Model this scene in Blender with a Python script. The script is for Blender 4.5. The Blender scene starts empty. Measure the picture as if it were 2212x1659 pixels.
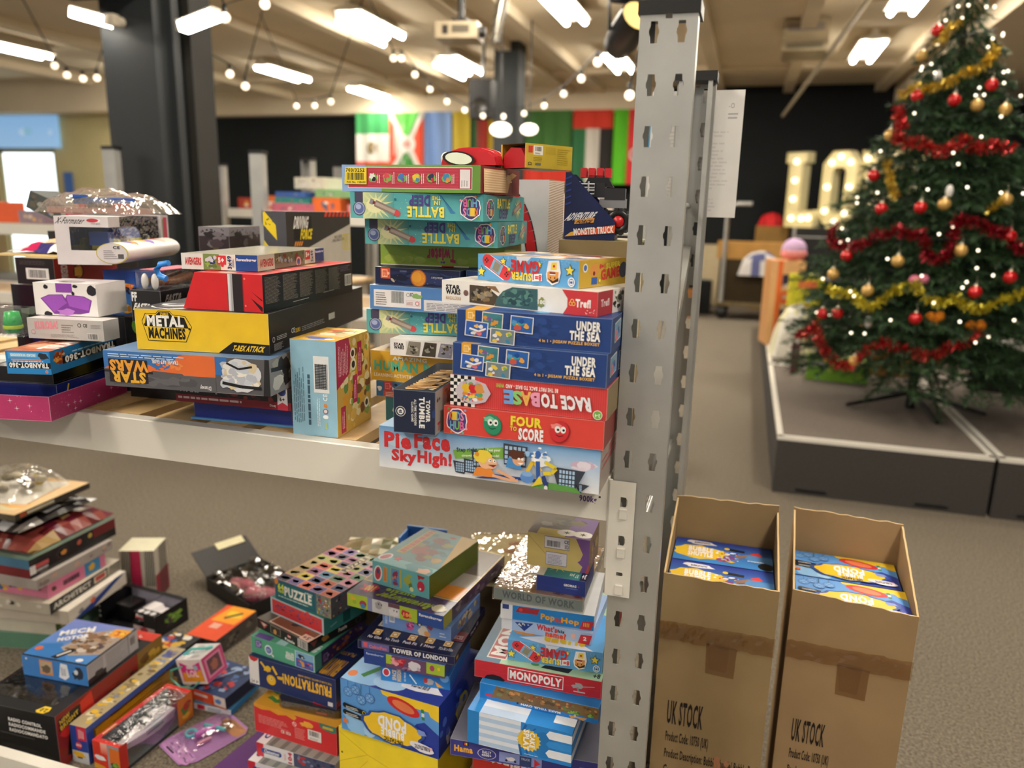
import bpy, math, random
from mathutils import Matrix, Vector
from mathutils.geometry import tessellate_polygon
S = bpy.context.scene
COL = S.collection
# ------------------------------------------------------------------ camera
cam_d = bpy.data.cameras.new('camera'); cam = bpy.data.objects.new('camera', cam_d); COL.objects.link(cam)
_r = (0.95643673, 0.29097735, 0.02368476); _d = (0.08710243, -0.20698563, -0.97445888); _f = (-0.27864306, 0.93407127, -0.22331349)
cam.matrix_world = Matrix([[_r[i], -_d[i], -_f[i], (0, 0, 1.51)[i]] for i in range(3)] + [[0, 0, 0, 1]])
cam_d.sensor_width = 36; cam_d.sensor_fit = 'HORIZONTAL'; cam_d.lens = 1650 / 2212 * 36
cam_d.clip_start = .05; cam_d.clip_end = 80
cam_d.dof.use_dof = True; cam_d.dof.focus_distance = 1.42; cam_d.dof.aperture_fstop = 2.4
S.camera = cam
# ------------------------------------------------------------------ world, exposure
w = bpy.data.worlds.new('hall_air'); S.world = w; w.use_nodes = True
w.node_tree.nodes['Background'].inputs[0].default_value = (1.0, .95, .88, 1)
w.node_tree.nodes['Background'].inputs[1].default_value = .35
S.view_settings.view_transform = 'Standard'; S.view_settings.look = 'None'; S.view_settings.gamma = 1
S.view_settings.use_curve_mapping = False; S.view_settings.exposure = 0.25
LAMP_W = 34.0            # watts of each twin-tube ceiling light
# ------------------------------------------------------------------ colour + materials
def lin(c):
    if isinstance(c, str):
        c = c.lstrip('#'); c = [int(c[i:i + 2], 16) / 255 for i in (0, 2, 4)]
    return tuple((x / 12.92 if x <= .04045 else ((x + .055) / 1.055) ** 2.4) for x in c[:3]) + (1.0,)
def mix(a, b, t):
    A = [int(a.lstrip('#')[i:i + 2], 16) for i in (0, 2, 4)]; B = [int(b.lstrip('#')[i:i + 2], 16) for i in (0, 2, 4)]
    return '#%02x%02x%02x' % tuple(round(x + (y - x) * t) for x, y in zip(A, B))
def mat(name, base=None, rough=.5, metal=0, spec=.5, noise=0, nscale=40, bump=0, bscale=200, coat=0, emit=None, estr=0, c2=None, alpha=None):
    m = bpy.data.materials.new(name); m.use_nodes = True; nt = m.node_tree; b = nt.nodes['Principled BSDF']
    b.inputs['Roughness'].default_value = rough; b.inputs['Metallic'].default_value = metal
    b.inputs['Specular IOR Level'].default_value = spec; b.inputs['Coat Weight'].default_value = coat
    if base is None:
        a = nt.nodes.new('ShaderNodeAttribute'); a.attribute_name = 'Col'; src = a.outputs['Color']
    else:
        a = nt.nodes.new('ShaderNodeRGB'); a.outputs[0].default_value = lin(base); src = a.outputs[0]
    if noise or bump:
        tc = nt.nodes.new('ShaderNodeTexCoord')
    if noise:
        n = nt.nodes.new('ShaderNodeTexNoise'); n.inputs['Scale'].default_value = nscale; n.inputs['Detail'].default_value = 4
        nt.links.new(tc.outputs['Object'], n.inputs['Vector'])
        x = nt.nodes.new('ShaderNodeMix'); x.data_type = 'RGBA'
        if c2:
            r = nt.nodes.new('ShaderNodeValToRGB'); r.color_ramp.elements[0].position = .5 - noise / 2; r.color_ramp.elements[1].position = .5 + noise / 2
            nt.links.new(n.outputs['Fac'], r.inputs[0]); nt.links.new(r.outputs[0], x.inputs['Factor'])
            nt.links.new(src, x.inputs['A']); x.inputs['B'].default_value = lin(c2); src = x.outputs['Result']
        else:
            r = nt.nodes.new('ShaderNodeMapRange'); r.inputs[1].default_value = .3; r.inputs[2].default_value = .7
            r.inputs[3].default_value = 1 - noise; r.inputs[4].default_value = 1 + noise
            nt.links.new(n.outputs['Fac'], r.inputs[0]); x.blend_type = 'MULTIPLY'; x.inputs['Factor'].default_value = 1
            nt.links.new(src, x.inputs['A']); nt.links.new(r.outputs[0], x.inputs['B']); src = x.outputs['Result']
    nt.links.new(src, b.inputs['Base Color'])
    if bump:
        n = nt.nodes.new('ShaderNodeTexNoise'); n.inputs['Scale'].default_value = bscale; n.inputs['Detail'].default_value = 3
        nt.links.new(tc.outputs['Object'], n.inputs['Vector'])
        bp = nt.nodes.new('ShaderNodeBump'); bp.inputs['Strength'].default_value = bump; bp.inputs['Distance'].default_value = .002
        nt.links.new(n.outputs['Fac'], bp.inputs['Height']); nt.links.new(bp.outputs[0], b.inputs['Normal'])
    if emit:
        b.inputs['Emission Color'].default_value = lin(emit); b.inputs['Emission Strength'].default_value = estr
    return m
def film(name, tint='#ffffff', gloss=.22, bump=.5, bscale=60, haze=0):
    m = bpy.data.materials.new(name); m.use_nodes = True; nt = m.node_tree; nt.nodes.clear()
    o = nt.nodes.new('ShaderNodeOutputMaterial'); t = nt.nodes.new('ShaderNodeBsdfTransparent'); t.inputs[0].default_value = lin(tint)
    g = nt.nodes.new('ShaderNodeBsdfGlossy'); g.inputs['Roughness'].default_value = .08
    mx = nt.nodes.new('ShaderNodeMixShader'); lw = nt.nodes.new('ShaderNodeLayerWeight'); lw.inputs[0].default_value = gloss
    mp = nt.nodes.new('ShaderNodeMapRange'); mp.inputs[3].default_value = .06; mp.inputs[4].default_value = .7
    tc = nt.nodes.new('ShaderNodeTexCoord'); n = nt.nodes.new('ShaderNodeTexNoise'); n.inputs['Scale'].default_value = bscale
    bp = nt.nodes.new('ShaderNodeBump'); bp.inputs['Strength'].default_value = bump; bp.inputs['Distance'].default_value = .004
    L = nt.links.new
    L(tc.outputs['Object'], n.inputs[0]); L(n.outputs[0], bp.inputs['Height']); L(bp.outputs[0], g.inputs['Normal'])
    L(lw.outputs['Facing'], mp.inputs[0]); L(mp.outputs[0], mx.inputs[0]); L(t.outputs[0], mx.inputs[1]); L(g.outputs[0], mx.inputs[2]); L(mx.outputs[0], o.inputs[0])
    if haze:
        df = nt.nodes.new('ShaderNodeBsdfDiffuse'); df.inputs[0].default_value = lin('#e6e2da'); m2 = nt.nodes.new('ShaderNodeMixShader'); m2.inputs[0].default_value = haze
        L(t.outputs[0], m2.inputs[1]); L(df.outputs[0], m2.inputs[2]); L(m2.outputs[0], mx.inputs[1])
    return m
M = dict(
    card=mat('printed_card', rough=.4, spec=.4, noise=.05, nscale=25),
    gloss=mat('glossy_card', rough=.2, spec=.5, noise=.04, nscale=25),
    matte=mat('matte_paint', rough=.75, spec=.25, noise=.05, nscale=12),
    plastic=mat('moulded_plastic', rough=.32, noise=.03, nscale=30),
    foil=mat('foil_print', rough=.18, metal=.75, noise=.25, nscale=40, bump=.6, bscale=60),
    galv=mat('galvanised_steel', '#b9b9b5', .34, .55, noise=.1, nscale=9, bump=.05, bscale=60),
    white=mat('white_powder_coat', '#dedad0', .38, noise=.03, nscale=6),
    wood=mat('pine_slat', rough=.6, noise=.18, nscale=14),
    carton=mat('corrugated_carton', rough=.85, spec=.15, noise=.09, nscale=7, bump=.15, bscale=50),
    carpet=mat('grey_carpet', '#857c6e', .95, spec=.1, noise=.35, nscale=120, c2='#575046', bump=.6, bscale=260),
    ceil=mat('cream_ceiling_paint', '#e2d3b8', .85, spec=.2, noise=.05, nscale=1.2),
    dark=mat('charcoal_wall_paint', '#1c1f21', .8, spec=.2, noise=.08, nscale=2),
    black=mat('black_plastic', '#141414', .4),
    foliage=mat('fir_needles', rough=.7, noise=.3, nscale=9),
    tinsel=mat('tinsel_foil', rough=.25, metal=.6),
    bauble=mat('glossy_bauble', rough=.18, metal=.25, coat=.5),
    lamp=mat('lamp_tube', '#ffffff', .4, emit='#fff6e6', estr=26),
    bulb=mat('warm_bulb', '#ffffff', .4, emit='#ffe9c4', estr=2.2),
    day=mat('daylit_glass', '#ffffff', .2, emit='#e8fbff', estr=2.2),
    sign=mat('backlit_poster', rough=.4),
    film=film('clear_film'), shrink=film('shrink_wrap', '#f4f1ea', .3, 1.0, 35), tape=film('brown_tape', '#ead9bd', .3, 1.0, 40), fairy=mat('fairy_bulb', '#ffffff', .4, emit='#ffedcc', estr=2.6), cloudy=film('cloudy_wrap', '#f4f1ea', .3, 1.0, 45, .16),
)
# ------------------------------------------------------------------ geometry builder
_gl = {}
def glyphs(s, bold):
    k = (s, bold)
    if k not in _gl:
        cu = bpy.data.curves.new('t', 'FONT'); cu.body = s; cu.resolution_u = 2; cu.offset = bold; cu.space_character = 1.13; cu.fill_mode = 'FRONT'
        ob = bpy.data.objects.new('t', cu); me = ob.to_mesh()
        V = [(v.co.x, v.co.y) for v in me.vertices]; F = [tuple(p.vertices) for p in me.polygons]
        ob.to_mesh_clear(); bpy.data.objects.remove(ob); bpy.data.curves.remove(cu)
        _gl[k] = (V, F)
    return _gl[k]
class Geo:
    def __init__(s): s.v = []; s.f = []; s.c = []; s.sm = []
    def poly(s, pts, col, smooth=False):
        b = len(s.v); s.v += [tuple(p) for p in pts]; k = lin(col) if isinstance(col, str) else None
        s.c += [k] * len(pts) if k else [lin(x) for x in col]
        s.f.append(tuple(range(b, b + len(pts)))); s.sm.append(smooth); return s
    def mesh(s, V, F, col, smooth=False):
        b = len(s.v); s.v += [tuple(p) for p in V]; s.c += [lin(col)] * len(V); s.f += [tuple(i + b for i in q) for q in F]; s.sm += [smooth] * len(F); return s
    def box(s, x0, y0, z0, x1, y1, z1, col, m=None):
        P = [(x0, y0, z0), (x1, y0, z0), (x1, y1, z0), (x0, y1, z0), (x0, y0, z1), (x1, y0, z1), (x1, y1, z1), (x0, y1, z1)]
        if m: P = [tuple(m @ Vector(p)) for p in P]
        for q in ((3, 2, 1, 0), (4, 5, 6, 7), (0, 1, 5, 4), (1, 2, 6, 5), (2, 3, 7, 6), (3, 0, 4, 7)): s.poly([P[i] for i in q], col)
        return s
    def tube(s, pts, r, col, n=10, caps=True):
        pts = [Vector(p) for p in pts]; R = r if isinstance(r, (list, tuple)) else [r] * len(pts); V = []; F = []; up = Vector((0, 0, 1))
        for i, p in enumerate(pts):
            t = (pts[min(i + 1, len(pts) - 1)] - pts[max(i - 1, 0)]).normalized(); u = up if abs(t.z) < .95 else Vector((0, 1, 0))
            a = t.cross(u).normalized(); b = t.cross(a)
            for k in range(n): q = 2 * math.pi * k / n; V.append(p + (a * math.cos(q) + b * math.sin(q)) * R[i])
        for i in range(len(pts) - 1):
            for k in range(n): F.append((i * n + k, i * n + (k + 1) % n, (i + 1) * n + (k + 1) % n, (i + 1) * n + k))
        s.mesh(V, F, col, True)
        if caps: s.poly(V[:n], col); s.poly(V[-n:][::-1], col)
        return s
    def lathe(s, prof, col, n=18, o=(0, 0, 0), m=None):
        V = []; F = []
        for r, z in prof:
            for k in range(n):
                q = 2 * math.pi * k / n; p = Vector((r * math.cos(q), r * math.sin(q), z)); p = m @ p if m else p; V.append(p + Vector(o))
        for i in range(len(prof) - 1):
            for k in range(n): F.append((i * n + k, i * n + (k + 1) % n, (i + 1) * n + (k + 1) % n, (i + 1) * n + k))
        return s.mesh(V, F, col, True)
    def sph(s, c, r, col, n=14, m=8):
        r = r if isinstance(r, (tuple, list)) else (r, r, r)
        V = []; F = []
        for i in range(m + 1):
            a = math.pi * i / m
            for k in range(n): q = 2 * math.pi * k / n; V.append((c[0] + r[0] * math.sin(a) * math.cos(q), c[1] + r[1] * math.sin(a) * math.sin(q), c[2] - r[2] * math.cos(a)))
        for i in range(m):
            for k in range(n): F.append((i * n + k, i * n + (k + 1) % n, (i + 1) * n + (k + 1) % n, (i + 1) * n + k))
        return s.mesh(V, F, col, True)
    def ext(s, P, y0, y1, col, m=None, col2=None):       # (x, z) outline pushed from y0 to y1
        a = [Vector((p[0], y0, p[1])) for p in P]; b = [Vector((p[0], y1, p[1])) for p in P]
        if m: a = [m @ p for p in a]; b = [m @ p for p in b]
        n = len(P); tri = tessellate_polygon([a]); s.mesh(a, tri, col); s.mesh(b, tri, col)
        for i in range(n): s.poly([a[i], a[(i + 1) % n], b[(i + 1) % n], b[i]], col2 or col)
        return s
    def build(s, name, mt, parent=None, loc=(0, 0, 0), rz=0, rot=None):
        me = bpy.data.meshes.new(name); me.from_pydata(s.v, [], s.f)
        ca = me.color_attributes.new('Col', 'FLOAT_COLOR', 'POINT'); flat = [x for c in s.c for x in c]; ca.data.foreach_set('color', flat)
        me.polygons.foreach_set('use_smooth', s.sm); me.update()
        me.materials.append(M[mt] if isinstance(mt, str) else mt)
        o = bpy.data.objects.new(name, me); COL.objects.link(o); o.location = loc; o.rotation_euler = rot or (0, 0, rz)
        if parent: o.parent = parent
        return o
def tag(o, label, cat, group=None):
    o['label'] = label; o['category'] = cat
    if group: o['group'] = group
    return o
def struct(o): o['kind'] = 'structure'; return o
def thing(name, label, cat, loc=(0, 0, 0), rz=0, group=None):
    o = bpy.data.objects.new(name, None); COL.objects.link(o); o.location = loc; o.rotation_euler = (0, 0, rz); o.empty_display_size = .05
    return tag(o, label, cat, group)
class Art(Geo):
    """a carton whose six panels can be printed on; panel coordinates run 0..1"""
    STEP = 4e-5; clip = True
    def __init__(s, w, d, h, base=None, n0=1):
        Geo.__init__(s); s.w, s.d, s.h = w, d, h; s.n = {k: n0 for k in 'FRTLKD'}; x, y = w / 2, d / 2
        s.P = dict(F=((-x, -y, 0), (w, 0, 0), (0, 0, h), (0, -1, 0)), R=((x, -y, 0), (0, d, 0), (0, 0, h), (1, 0, 0)), L=((-x, y, 0), (0, -d, 0), (0, 0, h), (-1, 0, 0)),
                   K=((x, y, 0), (-w, 0, 0), (0, 0, h), (0, 1, 0)), T=((-x, -y, h), (w, 0, 0), (0, d, 0), (0, 0, 1)), D=((-x, y, 0), (w, 0, 0), (0, -d, 0), (0, 0, -1)))
        s.base = base
        if base:
            for k in 'FRTLKD':
                c = base if isinstance(base, str) else base.get(k, base.get('*', '#888888'))
                if c: s.poly([s.pt(k, u, v, 0) for u, v in ((0, 0), (1, 0), (1, 1), (0, 1))], c)
    def sz(s, k): U, V = s.P[k][1:3]; return Vector(U).length, Vector(V).length
    def pt(s, k, u, v, n):
        if n and s.clip: u = min(1, max(0, u)); v = min(1, max(0, v))
        O, U, V, N = s.P[k]; e = n * s.STEP; return tuple(O[i] + U[i] * u + V[i] * v + N[i] * e for i in range(3))
    def shp(s, k, pts, col, dn=0):
        s.n[k] += 1; n = s.n[k] + dn
        return s.poly([s.pt(k, u, v, n) for u, v in pts], col)
    def rect(s, k, a, b, c, d, col): return s.shp(k, ((a, b), (c, b), (c, d), (a, d)), col)
    def grad(s, k, a, b, c, d, c0, c1, vert=True): return s.shp(k, ((a, b), (c, b), (c, d), (a, d)), [c0, c0, c1, c1] if vert else [c0, c1, c1, c0])
    def ell(s, k, cx, cy, rv, col, asp=1, rot=0, n=18):
        lu, lv = s.sz(k); r = math.radians(rot); R = rv * lv; P = []
        for i in range(n):
            a = 2 * math.pi * i / n; x, y = R * asp * math.cos(a), R * math.sin(a)
            P.append((cx + (x * math.cos(r) - y * math.sin(r)) / lu, cy + (x * math.sin(r) + y * math.cos(r)) / lv))
        return s.shp(k, P, col)
    def ring(s, k, cx, cy, rv, col, inner, t=.8, asp=1, rot=0): s.ell(k, cx, cy, rv, col, asp, rot); return s.ell(k, cx, cy, rv * t, inner, asp, rot)
    def star(s, k, cx, cy, rv, col, n=5, inn=.45, rot=0, out=None):
        if out: s.star(k, cx, cy, rv * 1.25, out, n, inn, rot)
        lu, lv = s.sz(k); P = []
        for i in range(2 * n):
            a = math.pi * i / n + math.pi / 2 + math.radians(rot); R = rv * lv * (1 if i % 2 == 0 else inn); P.append((cx + R * math.cos(a) / lu, cy + R * math.sin(a) / lv))
        return s.fan(k, cx, cy, P, col)
    def fan(s, k, cx, cy, P, col):
        s.n[k] += 1; n = s.n[k]; b = len(s.v); V = [s.pt(k, cx, cy, n)] + [s.pt(k, u, v, n) for u, v in P]; m = len(P)
        return s.mesh(V, [(0, 1 + i, 1 + (i + 1) % m) for i in range(m)], col)
    def blob(s, k, cx, cy, rv, col, asp=1, seed=1, amp=.25, n=16, rot=0):
        rr = random.Random(seed); lu, lv = s.sz(k); P = []; r = math.radians(rot)
        for i in range(n):
            a = 2 * math.pi * i / n; R = rv * lv * (1 - amp + 2 * amp * rr.random()); x, y = R * asp * math.cos(a), R * math.sin(a)
            P.append((cx + (x * math.cos(r) - y * math.sin(r)) / lu, cy + (x * math.sin(r) + y * math.cos(r)) / lv))
        return s.fan(k, cx, cy, P, col)
    def line(s, k, pts, wd, col):       # wd in metres
        lu, lv = s.sz(k); s.n[k] += 1; n = s.n[k]
        for (a, b), (c, d) in zip(pts, pts[1:]):
            dx, dy = (c - a) * lu, (d - b) * lv; L = math.hypot(dx, dy) or 1; ox, oy = -dy / L * wd / 2 / lu, dx / L * wd / 2 / lv
            s.poly([s.pt(k, *q, n) for q in ((a + ox, b + oy), (a - ox, b - oy), (c - ox, d - oy), (c + ox, d + oy))], col)
        return s
    def stripes(s, k, a, b, c, d, n, col, vert=True, duty=.5, sk=0):
        s.n[k] += 1; m = s.n[k]
        for i in range(n):
            if vert: x0 = a + (c - a) * i / n; x1 = x0 + (c - a) / n * duty; q = ((x0, b), (x1, b), (x1 + sk, d), (x0 + sk, d))
            else: y0 = b + (d - b) * i / n; y1 = y0 + (d - b) / n * duty; q = ((a, y0), (c, y0 + sk), (c, y1 + sk), (a, y1))
            s.poly([s.pt(k, *p, m) for p in q], col)
        return s
    def bars(s, k, a, b, c, d, seed=3, bg='#efece6', col='#16161a', pad=.06):
        if bg: s.rect(k, a - (c - a) * pad, b - (d - b) * pad * 2, c + (c - a) * pad, d + (d - b) * pad * 2, bg)
        rr = random.Random(seed); x = a; s.n[k] += 1; m = s.n[k]; u = (c - a) / 62
        while x < c - u * 2:
            t = u * rr.choice((.8, 1.2, 2, 2.6)); s.poly([s.pt(k, *p, m) for p in ((x, b), (x + t, b), (x + t, d), (x, d))], col); x += t + u * rr.choice((.8, 1.2, 2))
        return s
    def small(s, k, a, b, c, d, n, col, seed=5, vert=False, duty=.42):       # rows of print too small to read
        rr = random.Random(seed); s.n[k] += 1; m = s.n[k]
        for i in range(n):
            if vert:
                x0 = a + (c - a) * i / n; x1 = x0 + (c - a) / n * duty; y = b + (d - b) * rr.random() * .08; e = d - (d - b) * rr.random() * .3
                while y < e: y2 = min(e, y + (d - b) * (.05 + .1 * rr.random())); s.poly([s.pt(k, *p, m) for p in ((x0, y), (x1, y), (x1, y2), (x0, y2))], col); y = y2 + (d - b) * .018
            else:
                y0 = b + (d - b) * i / n; y1 = y0 + (d - b) / n * duty; x = a; e = c - (c - a) * rr.random() * .3
                while x < e: x2 = min(e, x + (c - a) * (.05 + .1 * rr.random())); s.poly([s.pt(k, *p, m) for p in ((x, y0), (x2, y0), (x2, y1), (x, y1))], col); x = x2 + (c - a) * .018
        return s
    def dots(s, k, a, b, c, d, n, pal, rv, seed=1, amp=.35, asp=1.2):
        rr = random.Random(seed); lu, lv = s.sz(k); s.n[k] += 1; base = s.n[k]
        for j in range(n):
            R = rv * lv * (.5 + rr.random()); ax = asp * (.7 + .8 * rr.random()); rx, ry = R * ax / lu, R / lv
            cx = a + rx + (c - a - 2 * rx) * rr.random(); cy = b + ry + (d - b - 2 * ry) * rr.random(); m = 9; V = [s.pt(k, cx, cy, base + j * .06)]
            for i in range(m): t = 2 * math.pi * i / m; q = 1 - amp + amp * rr.random(); V.append(s.pt(k, cx + rx * q * math.cos(t), cy + ry * q * math.sin(t), base + j * .06))
            s.mesh(V, [(0, 1 + i, 1 + (i + 1) % m) for i in range(m)], rr.choice(pal))
        s.n[k] += int(n * .06) + 1; return s
    def txt(s, k, t, a, b, c, d, col, rot=0, bold=.02, out=None, ow=.06, shear=0, out2=None, arc=0, tilt=0):
        """text stretched into the rectangle a,b..c,d of panel k; rot 0/90/180/270"""
        bold = min(bold, .05)
        if out2: s.txt(k, t, a, b, c, d, out2, rot, bold + ow * 1.15, shear=shear, arc=arc, tilt=tilt)
        if out: s.txt(k, t, a, b, c, d, out, rot, bold + ow * .55, shear=shear, arc=arc, tilt=tilt)
        V0, F = glyphs(t, bold); V1, _ = glyphs(t, .0)
        if not V1: return s
        x0 = min(p[0] for p in V1); x1 = max(p[0] for p in V1); y0 = min(p[1] for p in V1); y1 = max(p[1] for p in V1)
        s.n[k] += 1; n = s.n[k]; V = []; tt = math.radians(tilt); lu, lv = s.sz(k)
        for x, y in V0:
            u = (x - x0) / (x1 - x0 or 1); v = (y - y0) / (y1 - y0 or 1); u += shear * (v - .5); v += arc * (1 - (2 * u - 1) ** 2)
            if rot == 180: u, v = 1 - u, 1 - v
            elif rot == 90: u, v = 1 - v, u
            elif rot == 270: u, v = v, 1 - u
            U, W = a + (c - a) * u, b + (d - b) * v
            if tilt:
                X, Y = (U - (a + c) / 2) * lu, (W - (b + d) / 2) * lv
                U = (a + c) / 2 + (X * math.cos(tt) - Y * math.sin(tt)) / lu; W = (b + d) / 2 + (X * math.sin(tt) + Y * math.cos(tt)) / lv
            V.append(s.pt(k, U, W, n))
        return s.mesh(V, F, col)
    def edges(s, t=.0006, f=.4):
        for k in 'FRT':
            c = s.base if isinstance(s.base, str) else s.base.get(k, s.base.get('*', '#888888'))
            if not c: continue
            lu, lv = s.sz(k); a, b = t / lu, t / lv; q = mix(c, '#ffffff', f)
            for r in ((0, 0, 1, b), (0, 1 - b, 1, 1), (0, 0, a, 1), (1 - a, 0, 1, 1)): s.rect(k, *r, q)
def box(name, label, cat, B, yaw, w, d, h, z, base, art=None, mt='card', group=None, tilt=(0, 0), edge=True, parts=()):
    """one box; B is its near corner (front panel's end towards +x); parts: (name, function, material) printed or fitted on it"""
    A = Art(w, d, h - .0006, base); y = math.radians(yaw)
    if edge: A.edges()
    if art: art(A)
    if len(B) == 3: z = B[2]; B = (B[0] + w / 2 * math.cos(y) + d / 2 * math.sin(y), B[1] + w / 2 * math.sin(y) - d / 2 * math.cos(y))
    cx = B[0] - w / 2 * math.cos(y) - d / 2 * math.sin(y); cy = B[1] - w / 2 * math.sin(y) + d / 2 * math.cos(y)
    o = A.build(name, mt, None, (cx, cy, z + .0003), 0, (math.radians(tilt[0]), math.radians(tilt[1]), y)); tag(o, label, cat, group)
    for pn, fn, pm in parts:
        q = Art(w, d, h - .0006, None, 45); fn(q); q.build(pn, pm, o)
    return o
# ------------------------------------------------------------------ setting
g = Geo(); g.box(-19, -4, -.05, 5, 15, 0, '#857a69'); struct(g.build('floor', 'carpet'))
g = Geo(); g.box(-19, -4, 3.62, 5, 15, 3.7, '#c2ae92')
for x in (-11.6, -8.9, -6.1, -5.0, -3.3, -2.75, -.75, .35, 1.75):
    g.box(x, -4, 3.5, x + .16, 14.2, 3.62, '#d2c0a6')
for y in (2.2, 6.9, 12.2): g.box(-19, y, 3.55, 5, y + .22, 3.62, '#b5a084')
struct(g.build('ceiling', 'ceil'))
g = Geo(); g.box(-11.2, 14.2, 0, 5, 14.4, 3.62, '#1c1f21'); struct(g.build('wall_back', 'dark'))
g = Geo(); g.box(-11.2, 13.9, 3.22, -1.6, 14.2, 3.62, '#b8a684'); struct(g.build('trim_1', 'ceil'))
g = Geo(); g.box(4.2, -4, 0, 4.4, 14.2, 3.62, '#17181a'); struct(g.build('wall_right', 'dark'))
g = Geo(); g.box(2.05, 3.4, 3.32, 4.2, 14.2, 3.62, '#c2ae92'); struct(g.build('trim_2', 'ceil'))
# far end with the daylit entrance
g = Geo(); g.box(-19, 12.2, 0, -14.47, 12.4, 3.62, '#c9bd84'); g.box(-13.02, 12.2, 0, -11.0, 12.4, 3.62, '#c9bd84'); g.box(-14.47, 12.2, 2.45, -13.02, 12.4, 3.62, '#c9bd84')
struct(g.build('wall_left', mat('straw_wall_paint', '#d8cc98', .8, noise=.05, nscale=2)))
g = Geo(); g.box(-19, 11.7, 3.05, -11.0, 12.2, 3.62, '#bba88c'); struct(g.build('trim_3', 'ceil'))
d = struct(thing('door_1', 'glazed entrance door flooded with daylight', 'door', (-13.75, 12.28, 0))); del d['category']
g = Geo()
for x in (-.72, .66): g.box(x, -.05, 0, x + .06, .05, 2.44, '#9a8f6a')
g.box(-.72, -.05, 2.36, .72, .05, 2.44, '#9a8f6a'); g.build('door_frame', 'plastic', d)
g = Geo(); g.box(-.66, -.01, 0, .66, .01, 2.36, '#ffffff'); g.build('pane', 'day', d)
# square charcoal column with its two flood lamps, and the dark beam that runs over it
g = Geo(); g.box(-3.82, 4.0, 0, -3.44, 4.5, 3.62, '#2a2d30'); g.box(-3.44, 4.1, 0, -3.39, 4.16, 3.62, '#0c0d0e'); o = struct(g.build('column', mat('charcoal_column_paint', '#1f2326', .6, noise=.06, nscale=3)))
g = Geo(); g.box(-3.42, 4.22, 0, -3.36, 4.42, 3.62, '#26241f'); struct(g.build('trim_4', mat('brown_column_casing', '#1c1a16', .7, noise=.05, nscale=3)))
g = Geo(); g.box(-4.05, -4, 2.68, -3.5, 4.05, 3.62, '#1b1712'); struct(g.build('trim_5', mat('dark_brown_beam_paint', '#1d1813', .8, noise=.1, nscale=3)))
g = Geo(); g.box(-3.36, 10.1, 0, -3.03, 10.45, 3.62, '#2b2f31'); struct(g.build('column', mat('slate_column_paint', '#2b3032', .6, noise=.06, nscale=3)))
# ------------------------------------------------------------------ ceiling lights
def lamp_area(parent, sx, sy, wts, name='lamp', z=-.09):
    L = bpy.data.lights.new(name, 'AREA'); L.shape = 'RECTANGLE'; L.size = sx; L.size_y = sy; L.energy = wts; L.color = (1.0, .91, .78)
    o = bpy.data.objects.new(name, L); COL.objects.link(o); o.parent = parent; o.location = (0, 0, z); return o
def ceiling_light(x, y, label, wide=True, ln=1.2):
    k_ = .35 if y > 12.5 else 1
    t = thing('fluorescent_light', label, 'ceiling light', (x, y, 3.5), 0, 'fluorescent ceiling lights')
    g = Geo(); k = .16 if wide else .05; g.ext([(-k, 0), (k, 0), (k - .02, .03), (.03, .06), (.03, .12), (-.03, .12), (-.03, .06), (-k + .02, .03)], -ln / 2, ln / 2, '#e8e2d4'); g.build('housing', 'plastic', t)
    for s in ((-.1, .1) if wide else (0,)):
        g = Geo(); g.tube([(s, -ln / 2 + .03, -.025), (s, ln / 2 - .03, -.025)], .03, '#ffffff', 10); g.build('tube', 'lamp', t)
    lamp_area(t, .3 if wide else .1, ln, LAMP_W * k_ * (1 if wide else .5))
for x, y, l, wd in ((-4.24, 8.4, 'bright twin-tube light on the ceiling above the mixed stack, beside a long single strip', True), (-4.56, 8.75, 'thin single-tube strip light beside the bright twin-tube light', False),
        (-7.15, 11.1, 'twin-tube ceiling light beyond the charcoal column, glowing yellowish', True), (-4.1, 10.9, 'twin-tube ceiling light just in front of the slim dark column', True),
        (-4.45, 11.3, 'single strip light by the slim dark column', False), (-1.97, 8.1, 'twin-tube ceiling light next to the hanging projector', True), (-1.9, 11.1, 'twin-tube ceiling light near the top of the grey upright', True),
        (-6.75, 13.2, 'farthest twin-tube ceiling light over the dark back wall', True), (1.25, 8.3, 'twin-tube ceiling light beside the top of the fir tree', True), (1.2, 10.8, 'small-looking twin-tube ceiling light above the black wall', True),
        (-9.85, 8.7, 'ceiling light above the daylit entrance', True), (-9.9, 11.0, 'strip light on the sill above the blue poster', False)):
    ceiling_light(x, y, l, wd)
for x in (-6.6, -2.0, 1.25):
    for y in (5.6, 2.8, .2, -2.4):
        if (x, y) != (-6.6, 5.6): ceiling_light(x, y, 'twin-tube ceiling light overhead, above the toy racks')
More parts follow.
